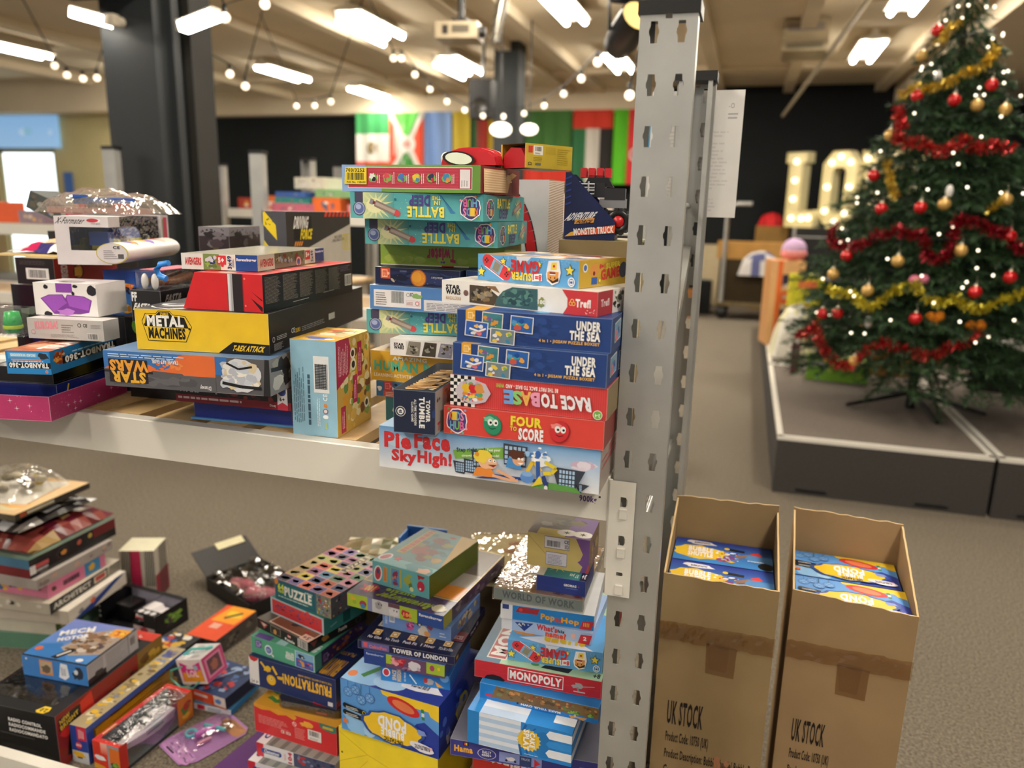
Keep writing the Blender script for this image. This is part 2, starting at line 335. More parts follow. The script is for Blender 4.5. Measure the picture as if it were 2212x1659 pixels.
# ------------------------------------------------------------------ the storage rack in front
rack = thing('storage_rack', 'galvanised slotted rack with white beams and pine slats, loaded with boxed toys', 'rack', (-1.35, 1.57, 0))
RO = Vector((-1.35, 1.57, 0))
def upright(parent, x0, y0, back, z1=1.81, o=(0, 0, 0), simple=False, width=.086):
    """C-section post; slotted web at y0, flanges running towards back"""
    g = Geo(); W = width; t = .002; sgn = 1 if back > 0 else -1; c = '#b9b9b5'
    P = lambda x, y, z: (x0 + x - o[0], y0 + y - o[1], z - o[2])
    g.n = 0
    z = z1 - .037 + .03735
    zs = [z1 - .037 - .0747 * i for i in range(int(z1 / .0747))]
    top = z1
    if simple:
        g.poly([P(0, 0, 0), P(W, 0, 0), P(W, 0, z1), P(0, 0, z1)], c)
        for zc in zs:
            for cx in (.022, .063): g.poly([P(cx + a * .008, -.0006 * sgn, zc + b * .016) for a, b in ((-1, -1), (1, -1), (1, 1), (-1, 1))], '#2a2a2a')
    else:
        hole = [(-.0052, -.0155), (.0052, -.0155), (.0058, -.006), (.0078, -.002), (.0078, .003), (.0058, .007), (.0052, .0155), (-.0052, .0155), (-.0058, .007), (-.0078, .003), (-.0078, -.002), (-.0058, -.006)]
        for i, zc in enumerate(zs):
            a = zc - .03735; b = zc + .03735 if i else z1
            if i == len(zs) - 1: a = 0
            outer = [Vector((0, a, 0)), Vector((W, a, 0)), Vector((W, b, 0)), Vector((0, b, 0))]; loops = [outer]
            for cx in (.022, .063): loops.append([Vector((cx + px, zc + pz, 0)) for px, pz in hole])
            if i == 0: loops.append([Vector((.043 + px, zc + .024 + pz, 0)) for px, pz in ((-.005, -.0055), (.005, -.0055), (.005, .0055), (-.005, .0055))])
            flat = [p for l in loops for p in l]; tri = tessellate_polygon(loops)
            for yy in (0, t * sgn): g.mesh([P(p.x, yy, p.y) for p in flat], tri, c)
            for l in loops[1:]:
                for k in range(len(l)): p, q = l[k], l[(k + 1) % len(l)]; g.poly([P(p.x, 0, p.y), P(q.x, 0, q.y), P(q.x, t * sgn, q.y), P(p.x, t * sgn, p.y)], '#d8d8d4')
    for xx in (0, W):     # flanges with the stiffening step, and return lips
        s2 = 1 if xx == 0 else -1
        pr = [(0, 0), (0, .028), (.006, .034), (.006, .06), (.016, .06)]
        for (a, b), (cc, dd) in zip(pr, pr[1:]):
            g.poly([P(xx + s2 * a, sgn * b, 0), P(xx + s2 * cc, sgn * dd, 0), P(xx + s2 * cc, sgn * dd, z1), P(xx + s2 * a, sgn * b, z1)], c)
    u = g.build('upright', 'galv', parent)
    g = Geo(); a, b = sorted((y0 - .003 * sgn, y0 + .064 * sgn)); g.box(x0 - .003 - o[0], a - o[1], z1 - .012 - o[2], x0 + W + .003 - o[0], b - o[1], z1 + .008 - o[2], '#141414'); g.build('cap', 'black', u)
    return u
for x0 in (-.1835, -2.66):
    upright(rack, x0, 1.24, 1, o=RO); upright(rack, x0, 1.905, -1, o=RO)
    for za, zb, ya, yb in ((1.526, 1.526, 1.27, 1.88), (1.05, 1.42, 1.27, 1.885), (.95, .95, 1.27, 1.88), (.25, .85, 1.885, 1.27), (.2, .2, 1.27, 1.88)):
        g = Geo(); a = Vector((x0 + .043, ya, za)) - RO; b = Vector((x0 + .043, yb, zb)) - RO
        if za == zb: g.tube([a, b], .007, '#b5b5b2')
        else:
            v = (b - a); q = v.to_track_quat('Y', 'Z').to_matrix().to_4x4(); q.translation = a; g.box(-.014, 0, -.016, .014, v.length, .016, '#a9a9a5', q)
        g.build('brace', 'galv', rack)
def beam(y, s, z1):
    g = Geo(); x0, x1 = -2.6, -.19; z0 = z1 - .081
    pr = [(0, z0), (.04, z0), (.04, z1 - .02), (.028, z1 - .02), (.028, z1), (.002, z1), (0, z1 - .002)]
    V = [[(x - RO.x, y + s * a - RO.y, b) for a, b in pr] for x in (x0, x1)]
    n = len(pr)
    for i in range(n): g.poly([V[0][i], V[1][i], V[1][(i + 1) % n], V[0][(i + 1) % n]], '#dedad0')
    for e in V: g.mesh([Vector(p) for p in e], [(0, 1, 2, 6), (2, 4, 5, 6), (2, 3, 4, 4)][:2], '#dedad0')
    o = g.build('beam', 'white', rack)
    for xa, xb, w0 in ((-.1885, -.1445, 1), (-2.63, -2.585, -1)):
        g = Geo(); yy = y - s * .005; zc = z1 - .111
        lo, hi = z1 - .218, z1 - .004
        rects = []
        outer = [Vector((xa, lo, 0)), Vector((xb, lo, 0)), Vector((xb, hi, 0)), Vector((xa, hi, 0))]; loops = [outer]; xm = (xa + xb) / 2 + .003
        for zz, ww, hh in ((hi - .037, .006, .009), (hi - .108, .006, .009), (hi - .171, .006, .0035)): loops.append([Vector((xm + p * ww, zz + q * hh, 0)) for p, q in ((-1, -1), (.5, -1), (1, -.4), (1, .4), (.5, 1), (-1, 1))])
        flat = [p for l in loops for p in l]; tri = tessellate_polygon(loops)
        g.mesh([(p.x - RO.x, yy - RO.y, p.y) for p in flat], tri, '#e6e2d8'); g.mesh([(p.x - RO.x, yy + s * .0015 - RO.y, p.y) for p in flat], tri, '#3a3a38')
        for zz in (hi - .058, hi - .130, hi - .2):      # pressed hooks
            g.box(xm - .0065 - RO.x, min(yy, yy - s * .003) - RO.y, zz - .009, xm + .0065 - RO.x, max(yy, yy - s * .003) - RO.y, zz + .006, '#d0ccc2')
            g.box(xm - .0065 - RO.x, min(yy, yy - s * .0034) - RO.y, zz + .006, xm + .0065 - RO.x, max(yy, yy - s * .0034) - RO.y, zz + .0085, '#26262a')
        xe = xa if w0 > 0 else xb; g.tube([(xe - RO.x, y - RO.y, lo + .05), (xe - RO.x, y - RO.y, hi)], .004, '#d9d5cb', 8)
        g.build('connector', 'white', o)
    return o
bm = beam(1.24, 1, 1.066)
q = Art(2.41, .04, .081); q.n = {k: 8 for k in 'FRTLKD'}
q.txt('F', '900kg', .9785, .34, .9910, .51, '#5a3c86', bold=.03); q.txt('F', 'SAFE WORKING LOAD', .9735, .68, .9905, .73, '#6a5c8c', bold=.02); q.txt('F', 'PER PAIR OF BEAMS', .9745, .58, .9905, .63, '#6a5c8c', bold=.02); q.rect('F', .9925, .5, .994, .54, '#333333')
o = q.build('load_marking', 'plastic', bm, (-1.395 - RO.x, 1.26 - RO.y, .985))
beam(1.905, -1, 1.066); beam(1.24, 1, .125)
rr = random.Random(4); x = -2.57
while x < -.28:
    g = Geo(); g.box(x - RO.x, 1.272 - RO.y, 1.044, x + .085 - RO.x, 1.875 - RO.y, 1.0655, mix('#d2b483', '#c39f6a', rr.random())); g.build('slat', 'wood', rack); x += .128
# sheet of paper hung behind the back upright
q = Art(.21, .001, .285, '#e4e2df'); q.txt('K', 'G-', .74, .86, .8, .9, '#8a8a90', bold=0); q.small('K', .62, .72, .8, .8, 4, '#9a9aa0'); q.small('F', .05, .05, .9, .7, 22, '#d3d1d0')
for i, (u, v) in enumerate(((.87, .87),)): q.txt('F', '-O', .84, .86, .9, .9, '#9a9aa0', bold=0); q.small('F', .84, .78, .96, .84, 2, '#a8a8ad')
tag(q.build('paper_sheet', 'matte', None, (-.139, 1.918, 1.502), 0, (0, 0, math.radians(-2))), 'plain white paper sheet taped up behind the back upright of the grey rack', 'paper')
# ------------------------------------------------------------------ printed motifs used on several boxes
def kids(a, k, x0, y0, x1, y1, rot=0, ring='#f0eef0', edge='#4a3b78'):
    X = lambda u, v: (x0 + (x1 - x0) * (1 - u if rot else u), y0 + (y1 - y0) * (1 - v if rot else v))
    lu, lv = a.sz(k); asp = (x1 - x0) * lu / ((y1 - y0) * lv); c = X(.5, .5); rv = (y1 - y0) / 2
    a.blob(k, c[0], c[1], rv * 1.02, ring, asp, 7, .07, 22); a.blob(k, c[0], c[1], rv * .92, edge, asp, 7, .07, 22)
    cs = ('#e8743a', '#f0c63c', '#5fb2c8', '#e68ab0'), ('#6fb3d8', '#7fc05a', '#d86aa0')
    for row, (t, v0, v1, u0, u1) in enumerate((('KIDS', .52, .84, .14, .84), ('HUB', .14, .46, .18, .86))):
        n = len(t)
        for i, ch in enumerate(t):
            p = X(u0 + (u1 - u0) * (i + .08) / n, v0); q = X(u0 + (u1 - u0) * (i + .92) / n, v1)
            b = (min(p[0], q[0]), min(p[1], q[1]), max(p[0], q[0]), max(p[1], q[1]))
            a.txt(k, ch, *b, cs[row][i % len(cs[row])], rot, .03)
    for u, v, cc in ((.12, .95, '#6fa04a'), (.9, .93, '#8a9ac8'), (.95, .2, '#e8a0b8'), (.25, .03, '#e08a3a'), (.8, .02, '#6ab2a8')): p = X(u, v); a.ell(k, p[0], p[1], rv * .1, cc)
def torpedo(a, k, x0, y0, x1, y1, flip=False):
    lu, lv = a.sz(k); L = a.line; T = .0125
    p = lambda t: (x0 + (x1 - x0) * t, y0 + (y1 - y0) * t)
    L(k, [p(0), p(.12)], T * .8, '#8d8a90'); L(k, [p(.1), p(.2)], T * .45, '#7c3038'); L(k, [p(.17), p(.88)], T, '#8f8078'); L(k, [p(.2), p(.86)], T * .45, '#b5a59a')
    q = p(.9); L(k, [p(.84), p(.93)], T * .95, '#c33a42'); a.ell(k, q[0] + (x1 - x0) * .02, q[1] + (y1 - y0) * .02, .006 / lv, '#d04a50')
def battle(a):
    a.grad('F', 0, 0, 1, 1, '#62b4b8', '#4fa2aa'); a.dots('F', .02, .05, .5, .95, 40, ['#b9ddc4', '#d8e4a8', '#86c6b8'], .02, 4)
    a.grad('F', .1, 0, .34, 1, '#cfd9a0', '#4d9da0', False); a.star('F', .2, .5, .75, '#d6dba2', 14, .35); a.ell('F', .19, .5, .28, '#e7e5b4', 1.3)
    a.rect('F', .035, .62, .10, 1, '#47435c'); a.ell('F', .07, .38, .27, '#3f4668'); a.ell('F', .07, .38, .24, '#9ea6c6'); a.ell('F', .07, .38, .19, '#5d6ea6'); a.ell('F', .064, .44, .1, '#aab6dc', 1.2)
    torpedo(a, 'F', .155, .68, .385, .18)
    a.shp('F', ((.69, .95), (.665, 1), (.78, .38), (.80, .3), (.765, .28)), '#3d7fb4'); a.ell('F', .35, .75, .05, '#2a6f86')
    a.txt('F', 'DEEP', .46, .54, .61, .9, '#4a3f86', 180, .05, '#cfe4dc', .03); a.txt('F', 'THE', .63, .76, .69, .9, '#e9dc5a', 180, .04, '#4a6a7a', .05); a.txt('F', 'IN', .645, .58, .685, .72, '#e9dc5a', 180, .04, '#4a6a7a', .05)
    a.txt('F', 'BATTLE', .445, .12, .715, .48, '#ece25a', 180, .04, '#3b3472', .11, out2='#d5e3ea')
    kids(a, 'F', .83, .06, .985, .94, 180)
    a.grad('R', 0, 0, 1, 1, '#52a4a8', '#3f939a'); kids(a, 'R', .06, .1, .24, .85, 180); a.txt('R', 'BATTLE', .3, .52, .6, .86, '#ece25a', 0, .04, '#3b3472', .1); a.txt('R', 'DEEP', .36, .12, .56, .46, '#4a3f86', 0, .04, '#cfe4dc', .05)
    a.star('R', .82, .5, .5, '#d6dba2', 12, .4); torpedo(a, 'R', .68, .3, .9, .7); a.grad('T', 0, 0, 1, 1, '#4f9fb0', '#36788e')
def supergame(a):
    F = 'F'; a.rect(F, 0, .04, .985, 1, '#63a8e0'); a.dots(F, .3, .72, .98, .99, 60, ['#86bdea', '#7ab4e6'], .025, 2, .1, 1); a.shp(F, ((.42, .62), (.4, 1), (.55, 1), (.5, .8)), '#d6dff0')
    a.line(F, [(.1, .78), (.30, .3)], .0245, '#f2f2f4'); a.line(F, [(.1, .78), (.30, .3)], .0215, '#d93a42'); 
    for u, v in ((.1, .78), (.30, .3)): a.ell(F, u, v, .235, '#d93a42')
    a.line(F, [(.15, .66), (.25, .42)], .019, '#7fb0d8'); a.line(F, [(.17, .61), (.23, .47)], .015, '#8d8a78')
    for du, dv in ((0, .07), (0, -.07), (-.014, 0), (.014, 0)):
        for u, v in ((.095, .78), (.305, .3)): a.ell(F, u + du, v + dv, .035, '#3a2026')
    for u, v, s in ((.04, .33, .2), (.27, .78, .15), (.33, .5, .1), (.63, .76, .13), (.92, .62, .2)): a.star(F, u, v, s, '#f0dc4a', out='#2a3350')
    a.txt(F, 'GAME', .355, .42, .63, .86, '#c8323c', 180, .06, '#3a1a22', .05, out2='#f4e06a', arc=.06); a.txt(F, 'SUPER', .36, .14, .555, .4, '#f2d84a', 180, .05, '#4a3a3a', .08)
    a.shp(F, ((.565, .12), (.665, .17), (.66, .44), (.56, .38)), '#f4f2f4'); a.txt(F, '8=1', .575, .18, .655, .38, '#d23a48', 180, .05)
    a.shp(F, ((.70, .42), (.72, .92), (.82, .96), (.84, .52), (.82, .16), (.76, .05), (.71, .2)), '#f1eff2'); a.shp(F, ((.712, .5), (.735, .56), (.82, .54), (.815, .2), (.765, .1), (.715, .24)), '#e09a50')
    a.shp(F, ((.715, .3), (.76, .12), (.82, .2), (.82, .34), (.77, .2)), '#2a2024'); a.rect(F, .735, .42, .79, .52, '#7a2a2e'); a.rect(F, .735, .42, .79, .455, '#f2f0f0')
    for u in (.745, .785): a.ell(F, u, .32, .035, '#2a2024', .7)
    a.shp(F, ((.745, .6), (.75, .86), (.8, .88), (.8, .62)), '#f0d24a'); a.ell(F, .775, .74, .05, '#c8323c')
    a.ell(F, .94, .22, .17, '#f2f0f2', .9); a.ell(F, .94, .22, .13, '#3f8fd0', .9); a.rect(F, .925, .12, .955, .3, '#e8e6ea'); a.rect(F, .93, .17, .95, .25, '#2f4f86')
    a.rect('R', 0, 0, 1, 1, '#caa63c'); a.ell('R', .12, .72, .16, '#f0ece4'); a.ell('R', .12, .72, .11, '#4a6fb0'); a.shp('R', ((.2, .5), (.24, .8), (.36, .86), (.4, .55), (.32, .36)), '#dc9650'); a.ell('R', .3, .5, .08, '#7a2a2e'); a.rect('R', .25, .1, .37, .36, '#3a62b0')
    a.txt('R', 'SUPER', .55, .66, .85, .86, '#f2d84a', 0, .05, '#5a3a2a', .07, tilt=4); a.txt('R', 'GAME', .45, .28, .84, .64, '#cf4038', 0, .06, '#4a1a1c', .06, tilt=4); a.txt('R', '8=1', .41, .66, .52, .82, '#d23a48', 0, .05, '#f4f0f0', .08); a.ell('R', .93, .55, .3, '#4a4a58'); a.star('R', .42, .22, .12, '#f0dc4a', out='#4a3350')
    a.dots('T', 0, 0, 1, 1, 30, ['#c27a48', '#4a6a9a', '#e8e2d6', '#3f5f8a', '#9a4a3a', '#d8b070'], .14, 5)
def piece(a, k, x, y, s, bg, fg, word=True):     # square puzzle-piece badge
    lu, lv = a.sz(k); b = s * lv / lu; a.rect(k, x, y, x + b, y + s, bg); a.rect(k, x + b * .12, y + s * .14, x + b * .72, y + s * .86, fg); a.ell(k, x + b * .8, y + s * .5, s * .14, fg); a.rect(k, x + b * .2, y + s * .24, x + b * .64, y + s * .76, bg)
    a.rect(k, x + b * .34, y + s * .14, x + b * .5, y + s * .3, fg)
    a.small(k, x + b * .25, y + s * .36, x + b * .6, y + s * .68, 3, fg)
def cardpic(a, k, cx, cy, w, h, ang, pal, seed, sky):
    r = math.radians(ang); lu, lv = a.sz(k); R = lambda u, v: (cx + (u * w * lu * math.cos(r) - v * h * lv * math.sin(r)) / lu, cy + (u * w * lu * math.sin(r) + v * h * lv * math.cos(r)) / lv)
    q = lambda s: [R(-s, -s), R(s, -s), R(s, s), R(-s, s)]
    a.shp(k, q(.5), '#e9e6e2'); a.shp(k, [R(*p) for p in ((-.46, -.45), (.46, -.45), (.46, .45), (-.46, .45))], sky)
    rr = random.Random(seed)
    for i in range(11): u, v = R(-.36 + .72 * rr.random(), -.36 + .6 * rr.random()); a.blob(k, u, v, h * (.06 + .09 * rr.random()), rr.choice(pal), 1.4, seed + i, .3, 9)
def undersea(a):
    F = 'F'; a.dots(F, .3, .05, .7, .95, 26, ['#2b4a8c', '#1f3a74'], .1, 3, .5, 2)
    a.rect(F, .06, .66, .125, 1, '#e0a63c'); piece(a, F, .068, .7, .27, '#e0a63c', '#f6d89a'); a.rect('T', .06, 0, .18, .3, '#e0a63c')
    cardpic(a, F, .24, .7, .14, .52, -3, ['#7a5aa0', '#8f6cb8', '#3f8f6a', '#d8953a', '#3a7a8a'], 1, '#3f7f8c'); cardpic(a, F, .135, .43, .155, .48, -4, ['#3a62b8', '#2a4a9a', '#e6b45a', '#e07a8a', '#e8e8ea', '#4f8fd0'], 2, '#3560b4')
    cardpic(a, F, .435, .66, .15, .5, -3, ['#1f4a9a', '#2f6ab4', '#5a9ad0', '#c8584a', '#e0a24a', '#3fa0a8'], 3, '#2a62b0'); cardpic(a, F, .31, .26, .165, .46, -3, ['#8a8f9a', '#c8454a', '#e8c84a', '#7fb05a', '#e8e6ea', '#3a8ab0'], 4, '#74868f')
    a.line(F, [(.09, .45), (.15, .37), (.2, .46)], .003, '#f0eff0')
    a.txt(F, 'UNDER', .785, .62, .93, .87, '#f4f2ee', 0, .05); a.txt(F, 'THE SEA', .745, .33, .93, .58, '#f4f2ee', 0, .05); a.txt(F, '4 in 1 • JIGSAW PUZZLE BOXSET', .55, .17, .93, .28, '#e8b24a', 0, .04)
    a.rect('R', 0, 0, 1, 1, '#27427a'); cardpic(a, 'R', .3, .55, .3, .6, 4, ['#3a62b8', '#e6b45a', '#e07a8a', '#e8e8ea', '#7fb05a'], 6, '#6f9fc0'); cardpic(a, 'R', .7, .5, .3, .6, -4, ['#3a62b8', '#e6b45a', '#c8454a', '#e8e8ea'], 7, '#5f8fb0')
    a.dots('T', .2, 0, 1, 1, 18, ['#2c5aa8', '#5f9fd0', '#e8e6e2', '#c8944a'], .12, 8)
# ------------------------------------------------------------------ shelf: stack beside the upright
Z = 1.066
def f(a):
    F = 'F'; a.grad(F, 0, 0, 1, 1, '#eceef2', '#6fa6da'); a.dots(F, .02, .5, .3, .9, 9, ['#a9c8e6', '#c2d8ee'], .08, 2, .3, 2); a.dots(F, .86, .45, 1, .75, 5, ['#cdb4cc', '#e6dcea'], .09, 3, .3, 2)
    for t, b in (('Pie', (.03, .52, .15, .86)), ('Face', (.175, .58, .335, .95)), ('Sky', (.065, .13, .175, .46)), ('High!', (.19, .15, .345, .5))): a.txt(F, t, *b, '#d8353c', 0, .045, '#8a3a48', .05, out2='#eceef4')
    a.shp(F, ((.355, .62), (.365, .42), (.585, .56), (.58, .82)), '#7eb24a'); a.txt(F, 'Step right up!', .372, .6, .5, .72, '#27415a', 0, .04, tilt=6); a.txt(F, 'Test your', .51, .68, .57, .76, '#f0f2ea', 0, .03, tilt=6); a.txt(F, 'strength to pie your friends!', .395, .52, .565, .59, '#f0f2ea', 0, .03, tilt=6)
    for x0, y0, x1, y1, s in ((.355, .1, .42, .35, .012), (.405, .14, .47, .43, .008), (.44, .3, .53, .66, .01), (.585, .44, .69, .9, .004), (.80, .05, .93, .5, .03), (.90, .02, .95, .2, .03)):
        a.shp(F, ((x0 + s, y0), (x1 - s, y0 - .02), (x1 + s * .4, y1), (x0, y1 + .03)), '#39404e'); n = 5
        for i in range(n):
            for j in range(4):
                u = x0 + s + (x1 - x0 - 2 * s) * (i + .15) / n; v = y0 + .02 + (y1 - y0 - .03) * (j + .12) / 4; a.rect(F, u, v, u + (x1 - x0 - 2 * s) / n * .7, v + (y1 - y0) / 4 * .7, '#a9c6e4')
    a.shp(F, ((.46, .05), (.7, .14), (.93, -.0), (.93, .02), (.75, .2), (.55, .2)), '#27488e'); a.shp(F, ((.7, .0), (.93, .0), (.9, .12), (.8, .16)), '#5f9a4a')
    a.shp(F, ((.45, .1), (.47, .32), (.53, .34), (.56, .12)), '#e58a3a'); a.line(F, [(.54, .16), (.62, .1), (.655, .11)], .005, '#e8b08a'); a.line(F, [(.56, .3), (.64, .13)], .005, '#e8b08a')
    a.ell(F, .51, .46, .165, '#e9b890', 1.1); a.blob(F, .497, .57, .15, '#ecd24a', 1.4, 5, .12); a.ell(F, .535, .44, .13, '#e9b890', 1); a.ell(F, .528, .5, .035, '#f6f6f6'); a.ell(F, .548, .5, .035, '#f6f6f6'); a.ell(F, .53, .5, .015, '#222222'); a.ell(F, .55, .5, .015, '#222222'); a.shp(F, ((.52, .4), (.56, .42), (.545, .35)), '#8a2a2e'); a.ell(F, .47, .62, .05, '#e0952f')
    a.shp(F, ((.6, .4), (.61, .62), (.66, .62), (.67, .38)), '#4a8fd0'); a.ell(F, .655, .6, .14, '#e3a880', 1); a.blob(F, .645, .72, .11, '#5a3424', 1.6, 6, .2); a.ell(F, .657, .62, .03, '#f6f6f6'); a.ell(F, .672, .62, .03, '#f6f6f6'); a.shp(F, ((.65, .53), (.68, .54), (.665, .48)), '#f6f6f6')
    a.line(F, [(.69, .3), (.72, .62), (.755, .4)], .006, '#e8c23a'); a.blob(F, .755, .68, .17, '#eef0f4', 1.3, 9, .3); a.dots(F, .68, .55, .8, .95, 12, ['#ffffff', '#9ac4ea', '#4a7ac0'], .05, 4); a.ell(F, .74, .78, .08, '#3a6ab8', .8); a.line(F, [(.74, .62), (.745, .2)], .007, '#2f5aa8'); a.shp(F, ((.715, .02), (.75, .3), (.765, .12)), '#e6cf3a'); a.ell(F, .695, .22, .13, '#5f8fd4', 1.2); a.ell(F, .695, .3, .06, '#8ab2e6', 2); a.line(F, [(.77, .62), (.82, .5), (.8, .38), (.765, .36)], .006, '#e3cc3a'); a.line(F, [(.765, .3), (.78, .08)], .007, '#2d3f7a'); a.ell(F, .778, .03, .06, '#e9e6ea', .7)
    a.rect('R', 0, 0, 1, 1, '#a99c94'); a.txt('R', 'Pie Face', .1, .5, .8, .85, '#b8343c', 90, .05)
box('game_box', 'wide pale-blue party game box with cartoon children, lowest of the stack by the grey upright', 'box', (-.193, 1.149), -.2, .388, .255, .075, Z, {'F': '#b4cdea', 'T': '#a8c6e6', '*': '#b9b2aa'}, f)
def f(a):
    F = 'F'; kids(a, F, .015, .05, .155, .95)
    a.txt(F, 'FOUR', .435, .55, .62, .86, '#f0dc3c', 0, .06, '#3d2c74', .12, out2='#f2eef0'); a.txt(F, 'TO', .43, .36, .47, .5, '#f0dc3c', 0, .04, '#3d2c74', .12); a.txt(F, 'SCORE', .485, .08, .635, .46, '#f4f2f6', 0, .05, '#3d2c74', .1)
    for cx, c, dk, lt, ang in ((.315, '#2f8f6a', '#1e6b4e', '#7fc8a6', 20), (.735, '#cf3238', '#9a1f28', '#ee8a86', -20)):
        a.ell(F, cx + .004, .48, .39, dk, .86, ang); a.ell(F, cx, .5, .38, c, .84, ang); a.blob(F, cx - .02, .68, .1, lt, 2, 3, .2)
        for du in (-.012, .022): a.ell(F, cx + du, .57, .12, '#f4f4f2', .8); a.ell(F, cx + du + .003, .56, .045, '#1b1b1f')
        a.line(F, [(cx - .02, .38), (cx, .33), (cx + .025, .38)], .0012, '#5a1a1e' if cx > .5 else '#1a4a38')
    a.rect('R', 0, 0, 1, 1, '#8f3f3a')
box('game_box', 'bright red four-in-a-row game box with green and red counters printed', 'box', (-.189, 1.146), 0, .27, .235, .048, Z + .0755, {'F': '#d9473e', '*': '#b03a34'}, f)
def f(a):
    F = 'F'; a.stripes(F, .2, 0, 1, 1, 60, '#cf3c3e', True, .3)
    for i in range(7):
        for j in range(9):
            c = '#17171b' if (i + j) % 2 else '#efece8'; a.rect(F, i * .024, j / 9, (i + 1) * .024, (j + 1) / 9, c)
    a.n[F] += 1; a.ell(F, .155, .5, .42, '#c9bcc8', 1.45, 0, 8); a.dots(F, .075, .15, .235, .86, 60, ['#e8d24a', '#4a9ad0', '#d23a4a', '#5aa85a', '#e6862f', '#f4f0f4', '#d2a0b8'], .06, 3)
    for u, c in ((.115, '#e2b82f'), (.16, '#cf2838'), (.2, '#d6954a')): a.blob(F, u, .6, .17, c, .9, 4, .25)
    a.txt(F, 'BE THE FIRST BACK TO BASE - AND', .37, .74, .70, .86, '#f4f0ee', 180, .03); a.txt(F, 'WIN!', .31, .74, .36, .86, '#9fd05a', 180, .03)
    for t, x0, x1, c in (('RACE', .725, .90, '#eceaf0'), ('TO', .60, .695, '#eceaf0'), ('B', .535, .585, '#e79ab8'), ('A', .475, .53, '#ecb25a'), ('S', .42, .47, '#8ccf7a'), ('E', .365, .415, '#6fa8e6')): a.txt(F, t, x0, .26, x1, .66, c, 180, .06, '#22202a', .12, shear=-.08)
    a.ell(F, .948, .17, .15, '#f0eee8'); a.ell(F, .948, .17, .13, '#7ab04a'); a.txt(F, '2-4', .933, .1, .963, .2, '#f4f2ee', 180, .04)
box('game_box', 'red race game box with black and white chequered end', 'box', (-.187, 1.149), -1.2, .264, .19, .052, Z + .1235, {'F': '#da4a48', 'R': '#8f7e5c', '*': '#b84a44'}, f)
nv = {'F': '#25427f', 'T': '#2b4c8c', 'R': '#22396c', '*': '#22396c'}
box('puzzle_box', 'navy sea-life jigsaw boxset, lower of the two stacked together on the red race game', 'box', (-.190, 1.147), -1.6, .257, .17, .054, Z + .1755, nv, undersea, group='navy sea-life jigsaw boxsets')
box('puzzle_box', 'navy sea-life jigsaw boxset, upper of the pair, under the slim white puzzle', 'box', (-.187, 1.157), -1.0, .256, .17, .054, Z + .2295, nv, undersea, group='navy sea-life jigsaw boxsets')
def f(a):
    F = 'F'; a.txt(F, 'STAR', .03, .62, .125, .8, '#1b1b1e', 0, .06); a.txt(F, 'WARS', .03, .4, .13, .6, '#1b1b1e', 0, .06); a.txt(F, 'MANDALORIAN', .03, .14, .135, .3, '#c8a88a', 0, .02)
    a.shp(F, ((.195, .1), (.195, .88), (.31, .86), (.4, .42), (.36, .06)), '#4a4238'); a.dots(F, .2, .1, .36, .82, 34, ['#7a6a50', '#2f2a26', '#a8946a', '#5f5040', '#8a8578'], .09, 8); a.ell(F, .17, .5, .13, '#7a5a58'); a.shp(F, ((.3, .88), (.37, .9), (.4, .62)), '#8a6a4a')
    a.shp(F, ((.365, .05), (.38, .4), (.42, .72), (.48, .92), (.64, .92), (.645, .04)), '#3d6468'); a.dots(F, .4, .1, .63, .88, 40, ['#4a7a78', '#31565c', '#5a8a80', '#27464e'], .12, 3)
    a.blob(F, .665, .4, .2, '#8a9258', 1, 3, .3); a.txt(F, '100', .645, .32, .69, .48, '#f0eee4', 0, .05)
    a.shp(F, ((.8, 0), (.825, .3), (.825, .65), (.79, 1), (1, 1), (1, 0)), '#cd3a42'); a.txt(F, 'Trefl', .875, .34, .96, .64, '#f4f0ee', 0, .05); [a.ring(F, u, v, .09, '#f0c25a', '#cd3a42', .62) for u, v in ((.845, .45), (.862, .45), (.853, .56))]; a.dots(F, .93, .05, .99, .3, 8, ['#f0c8c8'], .02, 2)
    a.rect('R', 0, 0, .55, 1, '#b4363e'); a.txt('R', 'Trefl', .12, .38, .42, .66, '#f0dcdc', 0, .04); a.dots('R', .55, .05, 1, .95, 24, ['#4a4a40', '#e8e6e2', '#8a8a7a', '#2f2f2c'], .12, 5)
    a.dots('T', .1, 0, .9, .8, 14, ['#d8d6d0', '#c8c4bc', '#7a8a6a'], .1, 4)
box('puzzle_box', 'slim white hundred-piece jigsaw box with red end, laid askew under the handheld game box', 'box', (-.213, 1.166), -13.5, .294, .106, .039, Z + .2835, {'F': '#efedea', 'T': '#e4e2dc', 'R': '#e2dedb', '*': '#e6e4e0'}, f)
box('game_box', 'sky-blue and yellow handheld game box, topmost of the stack by the grey upright', 'box', (-.25, 1.193), -20.4, .207, .151, .045, Z + .3225, {'F': '#63a8e0', 'T': '#b08a5a', 'R': '#caa63c', '*': '#7fa0c0'}, supergame)
